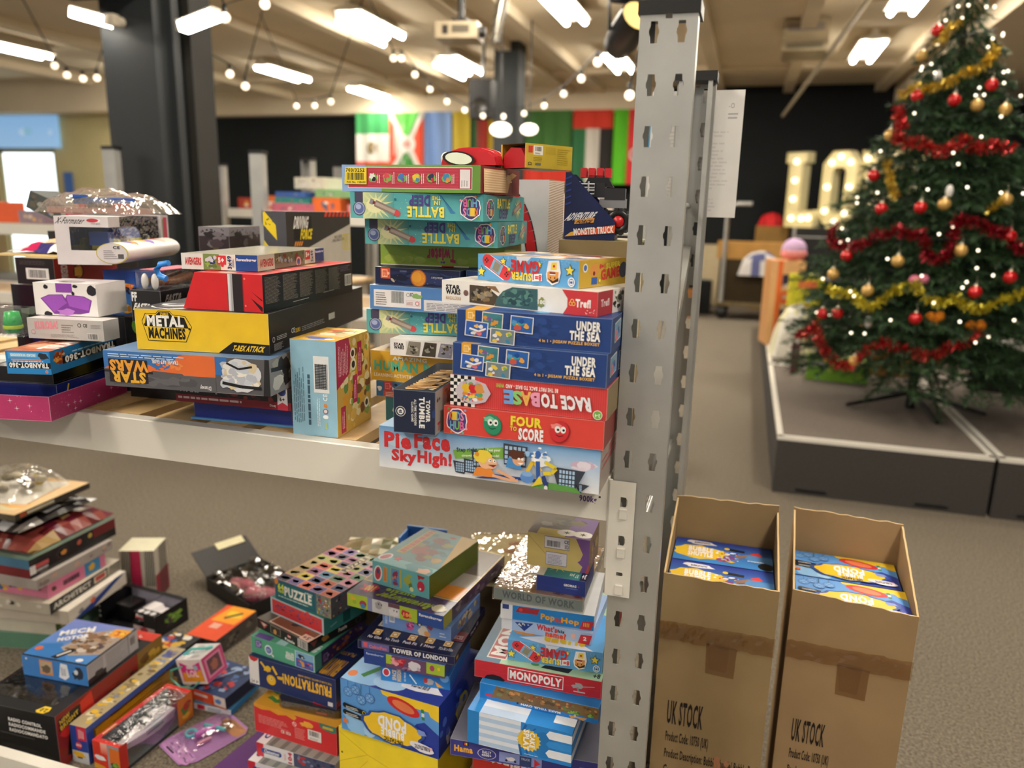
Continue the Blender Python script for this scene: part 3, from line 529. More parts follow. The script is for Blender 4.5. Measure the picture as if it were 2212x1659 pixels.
def f(a):
    F = 'F'; a.txt(F, 'TOWER', .78, .3, .87, .8, '#f0eeea', 270, .04); a.txt(F, 'TUMBLE', .62, .15, .74, .86, '#f0eeea', 270, .04); a.txt(F, 'ALL-TIME WOODEN', .5, .2, .55, .8, '#e6e4e0', 270, .03); a.txt(F, 'CLASSIC GAME', .43, .28, .48, .74, '#e6e4e0', 270, .03)
    a.ring(F, .17, .5, .12, '#e6e4e0', '#222a42', .9); a.ell(F, .17, .5, .075, '#efedea'); a.txt(F, '48', .13, .46, .21, .54, '#222a42', 270, .04); a.blob(F, .96, .5, .1, '#2a3c6e', .4, 3)
    rr = random.Random(6)
    for i in range(15):
        y = .03 + i * .045; x = .18 + .012 * i; ln = .5 + .25 * rr.random(); t = .03
        for j in range(3): a.shp('T', ((x + j * .2 + rr.random() * .1, y + .035 * j * rr.random()), (x + j * .2 + .3, y + .02), (x + j * .2 + .32, y + .05), (x + j * .2 + .02, y + .04)), rr.choice(('#dcb378', '#c99a5c', '#e8c894', '#b98a50')))
    a.txt('T', 'TUMBLE', .55, .86, .97, .94, '#efedea', 0, .05)
    a.rect('R', 0, 0, 1, 1, '#a8a49c'); a.dots('R', .12, .2, .95, .95, 30, ['#c49a62', '#8f7a5c', '#b8ab98'], .08, 5, .3, 2); a.txt('R', 'T', .05, .06, .1, .24, '#c03038', 0, .08); a.txt('R', '6+', .03, .74, .1, .84, '#3a3c44', 0, .05)
box('game_box', 'dark navy wooden-tower game box lying lengthwise on the pale-blue game box', 'box', (-.466, 1.126), 4.2, .073, .235, .074, Z + .0755, {'F': '#222a42', 'T': '#20262f', 'R': '#a8a49c', '*': '#262c3e'}, f)
# ------------------------------------------------------------------ shelf: second stack, behind
def f(a):
    a.rect('F', .55, 0, .9, 1, '#d8d6d0'); a.blob('F', .12, .4, .2, '#e8e6e0', .8, 3); a.dots('F', .05, .2, .4, .9, 8, ['#2f3f4a', '#e8e6e0', '#c86a3a'], .1, 2)
box('puzzle_box', 'teal penguin-picture box at the foot of the stack behind the navy tower game', 'box', (-.453, 1.425), 0, .25, .22, .052, Z, '#3f7f8a', f)
def f(a):
    a.dots('F', 0, .1, .3, .9, 12, ['#1f1f22', '#e8e6e0', '#3a6a9a'], .15, 4); a.rect('F', .06, .02, .19, .4, '#c8584a'); a.small('F', .08, .06, .18, .36, 3, '#f0dcd4'); piece(a, 'F', .07, .42, .55, '#c8404a', '#e88a84'); a.small('F', .3, .3, .6, .6, 2, '#e8d8d0')
box('puzzle_box', 'thin blue jigsaw box with a red puzzle-piece badge, on the teal box', 'box', (-.452, 1.42), 0, .27, .22, .0335, Z + .0525, '#3b6d9c', f)
def f(a):
    F = 'F'; a.txt(F, 'AMAZING', .19, .72, .47, .84, '#d8ecec', 0, .03); a.txt(F, 'HUMAN BODY', .035, .36, .72, .66, '#5ab89a', 0, .07, '#2f7f6a', .06); a.txt(F, 'LEARNING ACTIVITIES', .03, .14, .36, .25, '#f4f0e2', 0, .03); a.ell('T', .35, .15, .1, '#2f5a44', 2)
box('activity_box', 'mustard-yellow human body learning kit box, under the slim white puzzle box', 'box', (-.464, 1.42), 0, .27, .22, .064, Z + .0865, {'F': '#d9aa35', 'T': '#c79a30', '*': '#b98f30'}, f)
def f(a):
    F = 'F'; a.txt(F, 'STAR', .05, .6, .17, .76, '#1b1b1e', 0, .06); a.txt(F, 'WARS', .05, .4, .175, .58, '#1b1b1e', 0, .06); a.rect(F, .2, .1, .34, .9, '#d8d4cc')
    for x, c in ((.2, '#8a8578'), (.4, '#4a4438'), (.6, '#8a8a9a')): a.shp(F, ((x, .08), (x + .04, .92), (x + .19, .9), (x + .17, .06)), c); a.dots(F, x + .03, .1, x + .17, .86, 14, ['#6a6050', '#b8b0a0', '#3a362e', '#9a9488'], .08, int(x * 9))
    a.blob(F, .86, .5, .24, '#8a9258', 1, 3, .3); a.txt(F, '100', .82, .4, .9, .6, '#f0eee4', 90, .05); a.shp(F, ((.95, 0), (.92, .5), (.96, 1), (1, 1), (1, 0)), '#cd3a42')
box('puzzle_box', 'slim white hundred-piece jigsaw box between the yellow learning kit and a teal battle game', 'box', (-.5, 1.385), 1.2, .17, .15, .034, Z + .151, '#efedea', f)
tl = {'F': '#5aacb0', 'T': '#4a98a2', 'R': '#459aa0', '*': '#4a98a2'}
box('game_box', 'teal submarine battle game box, lowest of the three alike, behind the navy jigsaws', 'box', (-.477, 1.475), 12, .27, .25, .05, Z + .186, tl, battle, group='teal submarine battle games')
def f(a):
    F = 'F'; a.rect(F, .03, .12, .38, .82, '#e9e7ea'); a.rect(F, .4, .05, .95, .5, '#e3e1e6'); a.bars(F, .16, .3, .255, .78, 4, None, '#3a4a46'); a.small(F, .045, .2, .14, .76, 6, '#6a6a72'); a.rect(F, .27, .2, .37, .44, '#d8c8cc'); a.rect(F, .273, .22, .367, .42, '#e9e7ea'); a.ring(F, .352, .32, .09, '#c8343c', '#e9e7ea', .7); a.small(F, .275, .25, .33, .4, 3, '#a8484c')
    a.txt(F, 'CE', .3, .62, .325, .74, '#2a2a30', 180, .03); a.ring(F, .285, .66, .08, '#8a8a92', '#e9e7ea', .75); a.blob(F, .35, .62, .1, '#8ab46a', 2, 2); a.small(F, .42, .1, .9, .42, 5, '#9a9aa2'); a.dots('T', 0, 0, 1, 1, 20, ['#c88a4a', '#5f8fd0', '#3a4a6a'], .12, 2)
box('toy_box', 'cornflower-blue box with a white barcode label panel, in the stack of battle games', 'box', (-.433, 1.42), 0, .3, .22, .05, Z + .2365, {'F': '#5486c6', 'T': '#6f95c6', '*': '#4a78b4'}, f)
def f(a):
    F = 'F'; a.dots(F, 0, 0, 1, 1, 26, ['#24305c', '#141c3a', '#2c3866'], .2, 3, .5, 3)
    for r in (.7, 1.0, 1.4): a.line(F, [(.12 + .05 * math.sin(t) * r, .5 + .5 * math.cos(t) * r * .6) for t in [i * .3 for i in range(8)]], .0006, '#3a4a86')
    a.ell(F, .52, .46, .5, '#a8582a', 1); a.ell(F, .52, .46, .44, '#e0902f', 1); a.ell(F, .5, .52, .3, '#eaa238', 1); piece(a, F, .07, .36, .6, '#df5a32', '#f6c0a0'); a.ell(F, .215, .28, .07, '#b8a890', 2.2, -40); a.txt(F, 'URANUS', .3, .78, .38, .86, '#8a92b0', 180, .02); a.txt(F, 'MERCURY', .67, .5, .8, .6, '#c0c4d4', 180, .02); a.dots(F, .05, .1, .95, .9, 18, ['#c8cce0', '#8a92c0'], .012, 7)
box('puzzle_box', 'dark solar-system jigsaw box with an orange sun printed', 'box', (-.536, 1.42), -1.6, .187, .2, .036, Z + .287, {'F': '#1a2346', '*': '#1c2440'}, f)
box('game_box', 'plain navy box filling the gap beside the solar-system jigsaw', 'box', (-.42, 1.44), 0, .11, .19, .036, Z + .287, '#2a4478')
def f(a):
    F = 'F'; a.grad(F, 0, 0, 1, 1, '#a8c23a', '#8fb152'); a.dots(F, .02, .05, .98, .5, 26, ['#b8cc5a', '#aac64a'], .14, 2, .3, 1.2); a.txt(F, 'Twister', .385, .22, .61, .74, '#c2305e', 180, .06, '#e8e0d0', .1, arc=-.12); [a.ell(F, u, .2, .05, c) for u, c in ((.47, '#d8b23a'), (.5, '#4a6ab0'), (.52, '#6a3a8a'))]
    a.rect(F, 0, 0, 1, .05, '#e8e4d8'); a.rect(F, .5, 0, .6, .05, '#a83038'); a.rect(F, .72, 0, 1, .05, '#4a78a8')
box('game_box', 'lime-green party game box printed upside down, under the two battle games', 'box', (-.47, 1.50), 6, .265, .19, .046, Z + .3235, {'F': '#98b848', '*': '#7f9f48'}, f)
box('game_box', 'teal submarine battle game box, middle of the three alike, on the lime-green game', 'box', (-.455, 1.407), 4.2, .27, .27, .049, Z + .370, tl, battle, group='teal submarine battle games')
box('game_box', 'teal submarine battle game box, highest of the three alike, under the red learning kit', 'box', (-.467, 1.355), .2, .27, .27, .0495, Z + .4195, tl, battle, group='teal submarine battle games')
def f(a):
    F = 'F'; a.grad(F, 0, 0, .3, 1, '#8fb0de', '#7fa4d4', False); a.rect(F, .3, 0, 1, .12, '#6f9a44'); a.rect(F, .18, .93, 1, 1, '#7fa852'); a.rect(F, .94, 0, 1, 1, '#6a9440')
    a.rect(F, .045, .13, .945, .92, '#e8dcd8'); a.rect(F, .049, .155, .941, .895, '#b93a4c'); a.stripes(F, .2, .2, .85, .9, 6, '#c44558', False, .3)
    for i, (c1, c2) in enumerate((('#e8e6e2', '#2a2a30'), ('#d84a5a', '#7fb05a'), ('#4a7ac0', '#6a5aa8'), ('#e8c23a', '#4a8ab0'), ('#2f3a5a', '#c8323c'), ('#3f8ac0', '#e08a3a'))):
        u = .235 + .107 * i; a.blob(F, u, .52, .17, '#7fb45a', 1.1, i, .15); a.blob(F, u - .004, .56, .13, c1, 1, i + 9, .3); a.blob(F, u + .008, .46, .08, c2, 1, i + 5, .3); a.small(F, u + .035, .3, u + .06, .75, 2, '#f0dcd8', i, True)
    a.rect(F, .862, .17, .932, .84, '#e6e0e2'); a.small(F, .872, .22, .924, .5, 3, '#a8a4a8', 3, True)
    a.rect('R', 0, 0, 1, 1, '#7d3136'); a.rect('T', 0, 0, 1, 1, '#7fa852')
def stk(q):
    F = 'F'; q.shp(F, ((.02, .27), (.03, .9), (.192, .9), (.19, .27)), '#ecd43a'); q.txt(F, '703/3252', .035, .74, .175, .86, '#1d1d18', 0, .03); q.bars(F, .042, .43, .172, .7, 5, None); q.txt(F, 'P/O No. 158600', .04, .31, .182, .39, '#1d1d18', 0, .02)
def torn(q):
    q.shp('R', ((.06, .06), (.05, .9), (.6, .93), (.62, .7), (.78, .88), (.9, .8), (.72, .55), (.66, .08)), '#d8b48a'); q.stripes('R', .08, .1, .6, .88, 9, '#ecd3b0', False, .45); q.blob('R', .7, .6, .2, '#e2c29a', 1.2, 4, .4); q.small('R', .8, .1, .97, .6, 6, '#a85a5c')
box('activity_box', 'green and red early-learning kit box with a yellow price sticker and torn brown end', 'box', (-.469, 1.343), -3.9, .29, .2, .05, Z + .4695, {'F': '#7fa24c', 'R': '#7d3136', 'T': '#7fa852', '*': '#7a5a48'}, f, parts=(('price_sticker', stk, 'card'), ('torn_patch', torn, 'carton')))
# red toy and the yellow carton it sticks out of
t = thing('plastic_toy', 'ribbed red plastic toy with a pale oval window, lying on the learning kit box', 'toy', (-.53, 1.475, Z + .5197), math.radians(-6))
g = Geo(); P = []
for i in range(9):
    a = math.pi * i / 8; P.append((-.058 * math.cos(a) if i < 5 else .07 * -math.cos(a), .006 + .036 * math.sin(a) ** .7))
for j in range(6): g.ext([(x * (1 - .03 * abs(j - 2.5)), z * (1 - .05 * abs(j - 2.5)) * (1 if j % 2 else .94)) for x, z in P], -.035 + j * .012, -.023 + j * .012, '#c4202c')
g.box(-.055, -.03, 0, .06, .035, .008, '#3a1518'); g.build('shell', 'plastic', t)
q = Art(.11, .08, .04); q.ell('F', .38, .42, .34, '#241a1c', 2.6, -6); q.ell('F', .38, .42, .27, '#e9e7e0', 2.7, -6); q.build('window', 'plastic', t)
g = Geo(); g.sph((-.06, 0, .018), (.008, .02, .014), '#cfcfd2'); g.build('clasp', 'plastic', t)
t = thing('toy_carton', 'yellow-backed carton with an open dark end, tipped beside the red toy', 'box', (-.405, 1.487, Z + .5197), math.radians(-34))
A = Art(.078, .115, .044, {'F': None, 'R': '#bda53a', 'T': '#a89a78', 'L': '#c8a03a', 'K': '#8a7a30', 'D': '#9a8a38'})
a = A; a.rect('R', .03, .62, .12, .9, '#c8423a'); a.rect('R', .14, .55, .34, .93, '#e4e0d8'); a.bars('R', .17, .7, .31, .88, 2, None); a.small('R', .17, .58, .3, .66, 2, '#5a5a52'); a.small('R', .14, .3, .36, .48, 3, '#8f7c24'); a.rect('R', .4, .6, .62, .9, '#b29a34'); a.small('R', .66, .2, .95, .9, 8, '#a58e2c'); a.txt('R', 'CE', .03, .1, .1, .24, '#3a341c', 270, .03); a.rect('R', .18, .12, .3, .22, '#6a705a')
a.dots('T', 0, 0, 1, 1, 20, ['#c8c0b0', '#4a463e', '#8a7a5a'], .1, 3)
for u0, u1 in ((0, .07), (.93, 1)): a.rect('F', u0, 0, u1, 1, '#c8a03a')
o = A.build('carton', 'card', t); g = Geo(); g.box(-.034, -.03, .001, .034, -.028, .042, '#241a18'); g.build('inner_tray', 'plastic', t)
g = Geo(); P2 = [(-.033, 0), (-.03, .025), (-.01, .038), (.02, .036), (.033, .02), (.033, 0)]; g.ext(P2, -.056, -.031, '#b81f2a'); g.build('packed_toy', 'plastic', t)
# silver robot box, track box and monster truck
def f(a):
    F = 'F'; P = [(.38 + .46 * math.sin(t), .52 + .44 * math.cos(t)) for t in [i * .12 for i in range(18)]]; a.line(F, P, .03, '#26262a'); a.line(F, P, .024, '#b3262c'); a.rect(F, .0, 0, .42, .9, '#8a8a90'); a.ell(F, .5, .85, .015, '#26262a')
    a.rect('R', 0, 0, 1, 1, '#b9a08a'); a.stripes('R', 0, .6, 1, 1, 36, '#e6dcd2', False, .45, .03); a.dots('R', 0, .1, 1, .7, 20, ['#8a6a50', '#e6e0d8', '#a88a70', '#c8b49a'], .05, 3, .5, .6)
box('toy_box', 'tall silver-grey robot toy box with red arc and shiny foil end, behind the battle games', 'box', (-.437, 1.72), -9, .2, .09, .51, Z, {'F': '#bfbec0', 'R': '#b9a08a', '*': '#9a999c'}, f, mt='gloss')
def f(a):
    T = 'T'; a.dots(T, 0, 0, 1, 1, 16, ['#b09a72', '#97835e'], .12, 3, .4, 2); P = [(i / 14, .35 + .14 * math.sin(i * .7)) for i in range(15)]; a.line(T, P, .018, '#7fa83a'); a.line(T, P, .009, '#93c044'); a.rect('F', .0, .9, 1, 1, '#8a7650')
box('toy_box', 'tan race-track toy box with a green track printed on top, under the monster truck', 'box', (-.19, 1.49), 0, .165, .2, .388, Z, {'T': '#a08c66', 'F': '#d8cbb0', '*': '#9a8a68'}, f)
t = thing('toy_box', 'navy open-fronted monster truck box with orange name stripe', 'box', (-.30, 1.56, Z + .3885), math.radians(6))
side = [(-.055, 0), (.045, 0), (.045, .036), (-.045, .128), (-.055, .128)]
A = Art(.1, .1, .128); W = .05
for s, k in ((-1, 'F'), (1, 'K')):
    g = Geo(); g.ext(side, s * W - .0008, s * W + .0008, '#16224e'); g.v += []; g.build('side_panel', 'card', t)
A.base = None; q = Art(.1, .1, .128, None, 30)
q.stripes('F', .0, .5, .12, .98, 5, '#2a3f8c', False, .3, .04); q.txt('F', 'ADVENTURE', .06, .3, .6, .4, '#e4e6ee', 0, .05, shear=.2, tilt=4); q.shp('F', ((.2, .23), (.22, .3), (.6, .33), (.58, .26)), '#d8962f'); q.txt('F', 'FORCE', .26, .25, .54, .29, '#1b2142', 0, .05, shear=.2, tilt=4)
q.shp('F', ((.02, .04), (.14, .11), (1, .235), (1, .115)), '#dd5a34'); q.shp('F', ((.02, .04), (.14, .11), (.26, .13), (.2, .06)), '#d8a63a'); q.txt('F', 'MONSTER TRUCK', .2, .09, .97, .185, '#f2eeea', 0, .04, tilt=5)
for i in range(len(q.v)): x, y, z = q.v[i]; q.v[i] = (x - .005, y - .001, z)
q.build('print', 'card', t)
q = Art(.1, .1, .128, {'R': '#17224c', '*': None}); q.v = [(.045, y, z * .28) for x, y, z in q.v]; q.n['R'] = 5
P0 = q.P['R']; q.P['R'] = ((.0455, -.05, 0), P0[1], (0, 0, .036), P0[3]); q.txt('R', 'ADVENTURE', .06, .58, .4, .86, '#e4e6ee', 0, .04, tilt=5); q.txt('R', 'FORCE', .12, .32, .38, .54, '#d8962f', 0, .04, tilt=5); q.small('R', .04, .05, .2, .24, 3, '#c8ccd8'); q.shp('R', ((.6, .1), (.75, .5), (1, .7), (1, .3)), '#d8c08a'); q.build('front_panel', 'card', t)
g = Geo(); g.box(-.055, -W, 0, .045, W, .002, '#16224e'); g.box(-.056, -W, 0, -.054, W, .128, '#9a6a34'); g.build('back_panel', 'card', t)
k = Geo(); k.box(-.035, -.026, .045, .012, .026, .06, '#a31f24'); k.box(-.012, -.022, .03, .03, .022, .045, '#8f1c20'); tr = k.build('packed_truck', 'plastic', t)
g = Geo(); g.box(-.02, -.024, .082, .02, .024, .11, '#26262a'); g.box(.02, -.024, .078, .06, .024, .1, '#2a2a2e'); g.ext([(-.02, .108), (-.012, .124), (.022, .124), (.036, .102)], -.02, .02, '#1b1b1e'); g.box(.01, -.023, .062, .062, .023, .08, '#85858a'); g.build('truck_body', 'plastic', tr)
g = Geo(); [g.box(-.03 + .016 * i, -.02, .12, -.018 + .016 * i, .02, .138, '#c8262c') for i in range(4)]; g.build('engine_block', 'plastic', tr)
g = Geo()
for z in (.088, .1): g.tube([(-.038, -.03, z), (.0, -.031, z), (.0, -.031, z + .007), (-.038, -.03, z + .007)], .0018, '#cfcfd2', 6)
for x in (-.03, -.012): g.tube([(x, -.031, .08), (x, -.031, .112)], .0018, '#cfcfd2', 6)
g.build('bull_bar', 'plastic', tr)
for x, y in ((.012, -.032), (.05, -.032), (.012, .032), (.05, .032)):
    g = Geo(); m = Matrix.Translation((x, y, .036)) @ Matrix.Rotation(math.pi / 2, 4, 'X'); g.lathe([(0, -.011), (.021, -.011), (.024, -.007), (.024, .007), (.021, .011), (.012, .011), (.012, .006), (0, .006)], '#1c1c1e', 18, m=m)
    for i in range(14): c, s_ = math.cos(i * .449), math.sin(i * .449); g.box(x + .0235 * c - .003, y - .01, .036 + .0235 * s_ - .003, x + .0235 * c + .003, y + .01, .036 + .0235 * s_ + .003, '#232325')
    wh = g.build('wheel', 'plastic', tr); g = Geo(); g.lathe([(0, .012), (.011, .0115), (.0115, .007)], '#c8262c', 12, m=m); g.build('hub', 'plastic', wh)
# ------------------------------------------------------------------ shelf: yellow truck box pile
def f(a):
    a.rect('F', 0, 0, 1, .08, '#5a9ad0')
o = box('plastic_tray', 'deep-blue plastic tray with a pale rim, under the dark space game on the slats', 'tray', (-.853, 1.305), 4.1, .224, .25, .0445, Z, '#1c2f8c', None, mt='plastic')
g = Geo(); g.box(-.118, -.131, 0, .118, .131, .004, '#5f9fd8'); g.build('rim', 'plastic', o)
def f(a):
    F = 'F'; a.rect(F, 0, .38, 1, 1, '#26242a'); a.dots(F, .4, .3, .95, .95, 26, ['#4a2a30', '#6a3038', '#3a2a2e', '#8a3a34'], .09, 3); a.rect(F, 0, 0, 1, .36, '#8a2434'); a.txt(F, 'WARS', .03, .5, .21, .86, '#d6d4d8', 0, .07); a.small(F, .02, .16, .62, .26, 1, '#e4c8cc', 4, duty=1); a.txt(F, 'Disney', .82, .1, .87, .24, '#f0e8ea', 0, .02)
    a.rect(F, .885, 0, .97, 1, '#d8d6da'); a.ell(F, .925, .85, .2, '#3a4a8a', 1); a.txt(F, '6+', .905, .42, .945, .58, '#2a2a30', 0, .04); a.shp(F, ((.885, 0), (.885, .22), (.927, .36), (.97, .22), (.97, 0)), '#cf3a4e'); a.dots(F, .15, .4, .4, .9, 6, ['#c8c6ca'], .06, 8)
box('game_box', 'dark red and black space game box between the blue tray and the art easel', 'box', (-.831, 1.27), 3.4, .26, .25, .045, Z + .0447, {'F': '#26242a', '*': '#5a2028'}, f)
def f(a):
    F = 'F'; a.rect(F, 0, .5, .75, 1, '#3d74b8'); a.shp(F, ((.0, .5), (.05, .62), (.28, .66), (.34, .52), (.4, .6), (.46, .95), (.5, 1), (.68, 1), (.68, .3), (.52, .3), (.48, .46), (.3, .5), (.28, .44)), '#e2703a'); a.dots(F, .28, .5, .5, .85, 34, ['#e2703a', '#3d74b8', '#e88a4a'], .06, 3, .5); a.rect(F, 0, 0, .68, .42, '#5c5b60'); a.rect(F, 0, .4, .3, .46, '#26262a'); a.dots(F, 0, .02, .66, .4, 24, ['#66656a', '#525156'], .12, 4, .5, 2)
    a.rect(F, .03, .12, .27, .78, '#2a2226'); a.txt(F, 'STAR', .05, .14, .25, .42, '#e8b03a', 180, .1, '#2a2226', .1); a.txt(F, 'WARS', .04, .46, .27, .74, '#e8a03a', 180, .1, '#2a2226', .1); a.txt(F, 'TRAVEL ART EASEL', .3, .72, .46, .82, '#e8eef4', 180, .04); a.small(F, .03, .84, .56, .96, 2, '#c8daec', 6)
    a.txt(F, 'Disney', .585, .06, .65, .2, '#e8e6e8', 180, .03)
    # white helmet-like shell shapes, kept generic
    a.blob(F, .835, .52, .46, '#d6d8de', 1.25, 12, .06, 24); a.dots(F, .7, .1, .96, .95, 40, ['#e6e4e0', '#c4cad6', '#d8c8a8', '#b8bcc8', '#ece8e0'], .11, 6); a.line(F, [(.72, .3), (.83, .22), (.95, .2)], .006, '#1f1f24'); a.line(F, [(.75, .85), (.82, .7), (.9, .78)], .004, '#1f1f24'); a.shp(F, ((.96, 0), (.975, 1), (1, 1), (1, 0)), '#26262a')
    a.rect('R', 0, 0, 1, 1, '#8a8a8c'); a.dots('R', 0, 0, .7, 1, 26, ['#c8c8c4', '#a8a498', '#d8d4c8', '#6a6a6a', '#2a2a2e'], .16, 5); a.line('R', [(.02, .7), (.3, .62)], .008, '#1f1f24')
box('activity_box', 'orange, blue and grey travel art easel box printed upside down', 'box', (-.83, 1.202), 7, .344, .25, .0705, Z + .09, {'F': '#5c5b60', 'T': '#5f7fa8', '*': '#4a4a50'}, f)
def f(a):
    F = 'F'; a.shp(F, ((.62, 0), (.73, .28), (1, .25), (1, 0)), '#17171a'); a.txt(F, 'T-REX ATTACK', .73, .07, .96, .2, '#ecc22c', 0, .05, shear=.08)
    P = ((.05, .7), (.08, .9), (.16, .9), (.18, .97), (.27, .97), (.29, .89), (.385, .86), (.43, .6), (.38, .22), (.09, .22)); a.shp(F, P, '#2a261a'); a.shp(F, tuple((.24 + (x - .24) * .975, .58 + (y - .58) * .955) for x, y in P), '#ecc22c'); a.shp(F, ((.07, .58), (.09, .86), (.16, .86), (.185, .94), (.265, .94), (.285, .85), (.375, .82), (.405, .56)), '#1c1a16')
    a.txt(F, 'ZURU', .195, .86, .255, .92, '#ecc22c', 0, .06); a.txt(F, 'METAL', .095, .6, .365, .84, '#f2f0ea', 0, .07); a.txt(F, 'MACHINES', .1, .3, .375, .54, '#1c1a16', 0, .06); [a.ell(F, u, v, .03, '#2a261a') for u, v in ((.075, .62), (.41, .55))]
    R = 'R'; a.ring(R, .035, .34, .07, '#c8b8b8', '#17171a', .7); a.small(R, .06, .3, .16, .42, 3, '#c8c8c8'); a.txt(R, 'CE', .185, .34, .215, .46, '#e8e8e8', 0, .03); a.txt(R, 'ZURU', .22, .32, .265, .42, '#ecc22c', 0, .04); a.small(R, .28, .3, .55, .44, 3, '#9a9a9a', 9); a.small(R, .035, .06, .12, .24, 7, '#a8a8a8', 2); a.rect(R, .56, .32, .63, .5, '#e0ded8')
    a.dots('T', 0, 0, .4, .2, 12, ['#d8d8d8', '#2a2a2e', '#6a6a6e'], .06, 3)
box('toy_box', 'yellow-fronted dinosaur truck box with black sides, on the art easel box', 'box', (-.851, 1.236), 9.3, .271, .55, .0795, Z + .161, {'F': '#ecc22c', '*': '#17171a', 'T': '#3a3a3e'}, f)
# red truck-shaped carton
t = thing('toy_box', 'bright red toy box with slanted end and black text side, on the yellow box', 'box', (-.865, 1.243, Z + .241), math.radians(4.1))
PR = [(-.172, 0), (0, 0), (0, .071), (-.143, .071)]
g = Geo(); g.ext(PR, 0, .40, '#d3262c'); g.build('carton', 'card', t)
q = Art(.172, .40, .071); q.clip = False
for k in q.P: O, U, V, N = q.P[k]; q.P[k] = ((O[0] - .086, O[1] + .2, O[2]), U, V, N)
q.rect('F', .57, 0, .64, 1, '#2a2024'); q.grad('F', .575, 0, .635, 1, '#a8a8ac', '#a8a8ac'); q.grad('F', .58, 0, .61, 1, '#e8e8ec', '#c8c8cc', False); q.rect('F', .64, 0, .755, 1, '#2b2326'); q.rect('F', .755, 0, .765, 1, '#8f1a20'); q.shp('F', ((.85, .38), (.98, .02), (.99, .04), (.99, .14)), '#2a1418'); q.shp('F', ((.86, .55), (.99, .3), (.99, .34)), '#3a1418'); [q.ell('F', .785, v, .03, '#f07a70') for v in (.88, .16)]
q.rect('R', 0, 0, 1, 1, '#1b1817'); [q.small('R', u, .22, u + .15, .94, 22, '#8f867a', i, duty=.38) for i, u in enumerate((.02, .19, .36, .53, .69))]; q.bars('R', .9, .3, .98, .6, 3, '#cfc8c0'); q.small('R', .84, .76, .98, .95, 4, '#6a5a70', 3); q.line('R', [(.28, .12), (.45, .14)], .0012, '#b8b0a8'); q.line('R', [(.62, .2), (.75, .22)], .0012, '#b8b0a8')
q.dots('T', .2, 0, 1, 1, 30, ['#d8502c', '#e0a03a', '#8a2a20', '#c8c0b0'], .06, 4); q.build('print', 'card', t)
def f(a):
    F = 'F'
    for k, x0, s in (('F', 0, 1), ('R', 0, 1)):
        if k == 'F':
            a.txt(k, 'AVENGERS', .05, .3, .26, .72, '#c83a3a', 0, .07, '#8a2028', .04); a.shp(k, ((.29, 0), (.29, 1), (.5, 1), (.52, 0)), '#7a8f50'); a.dots(k, .3, .05, .5, .95, 20, ['#8fae48', '#2f3a6a', '#c8ccd8', '#5f7a38'], .12, 3); a.rect(k, .47, .35, .59, .92, '#cf3440'); a.ell(k, .54, .3, .1, '#cf3440'); a.txt(k, '5+', .49, .48, .56, .78, '#f0eee8', 0, .05); a.txt(k, '3x49', .61, .1, .66, .9, '#3a3f6a', 90, .04); a.small(k, .67, .15, .7, .85, 2, '#5a5f7a', 2, True); a.rect(k, .715, 0, 1, 1, '#274a94'); a.txt(k, 'Ravensburger', .73, .56, .985, .78, '#f0f0f4', 0, .04)
        else:
            a.rect(k, 0, 0, .22, 1, '#cfcbb8'); a.txt(k, 'AVENGERS', .03, .25, .2, .7, '#b83a3a', 0, .07, '#7a2028', .04); a.rect(k, .22, 0, .67, 1, '#6a6850'); a.dots(k, .23, .05, .66, .95, 30, ['#8a8668', '#4a4a44', '#a8a284', '#7a3a30', '#9aa0b0'], .14, 4); a.ell(k, .57, .25, .42, '#a83038', 1.2); a.ell(k, .57, .25, .34, '#c8c4c0', 1.2); a.ell(k, .57, .25, .24, '#a83038', 1.2); a.ell(k, .57, .25, .16, '#34508f', 1.2)
            a.rect(k, .68, .3, .76, .95, '#c03440'); a.txt(k, '5+', .69, .5, .74, .8, '#f0eee8', 0, .05); a.rect(k, .76, 0, .84, 1, '#d2cfc4'); a.txt(k, '3x49', .77, .1, .81, .9, '#3a3f6a', 90, .04); a.rect(k, .84, 0, 1, 1, '#26407c'); a.txt(k, 'Ravensburger', .85, .66, .99, .86, '#d8dcea', 0, .04)
box('puzzle_box', 'flat white and blue comic-hero jigsaw box, on the red slanted toy box', 'box', (-.908, 1.293), 8.3, .16, .33, .0315, Z + .313, {'F': '#e4e0da', 'R': '#cfcbb8', 'T': '#a8a698', '*': '#8a8a88'}, f, mt='gloss')
def f(a):
    F = 'F'; a.rect(F, 0, 0, 1, 1, '#4a4b52'); a.shp(F, ((0, .98), (.06, 1), (.55, .82), (.58, .62), (0, .82)), '#e4c826'); a.shp(F, ((0, .5), (0, .62), (.3, .5)), '#e4c826'); a.dots(F, .05, .66, .5, .95, 14, ['#8a7a1c', '#3a3418'], .008, 3)
    R = 'R'; a.rect(R, 0, 0, 1, 1, '#35322f'); a.shp(R, ((0, .34), (.2, .46), (1, .82), (1, 0), (0, 0)), '#b3aca0'); a.rect(R, .1, .62, .36, .94, '#1b1918'); a.txt(R, 'DRIVING', .11, .78, .31, .93, '#dcd8d0', 0, .05, shear=.12); a.txt(R, 'FORCE', .2, .63, .36, .76, '#e4c826', 0, .05, shear=.12); a.stripes(R, .1, .54, .22, .6, 4, '#e08a2c', True, .6, .02); a.stripes(R, .56, .93, 1, 1, 7, '#cf3a22', True, .6, .02); a.txt(R, 'INCLUDES', .72, .62, .84, .66, '#3a3632', 0, .02, tilt=4); a.txt(R, '2 PULL BACK CARS', .68, .57, .88, .61, '#3a3632', 0, .02, tilt=4)
    for i in range(3): a.line(R, [(.88 + .04 * i + .03 * math.sin(t), .55 + .12 * math.cos(t)) for t in [j * .5 for j in range(14)]], .003, '#cbb62a')
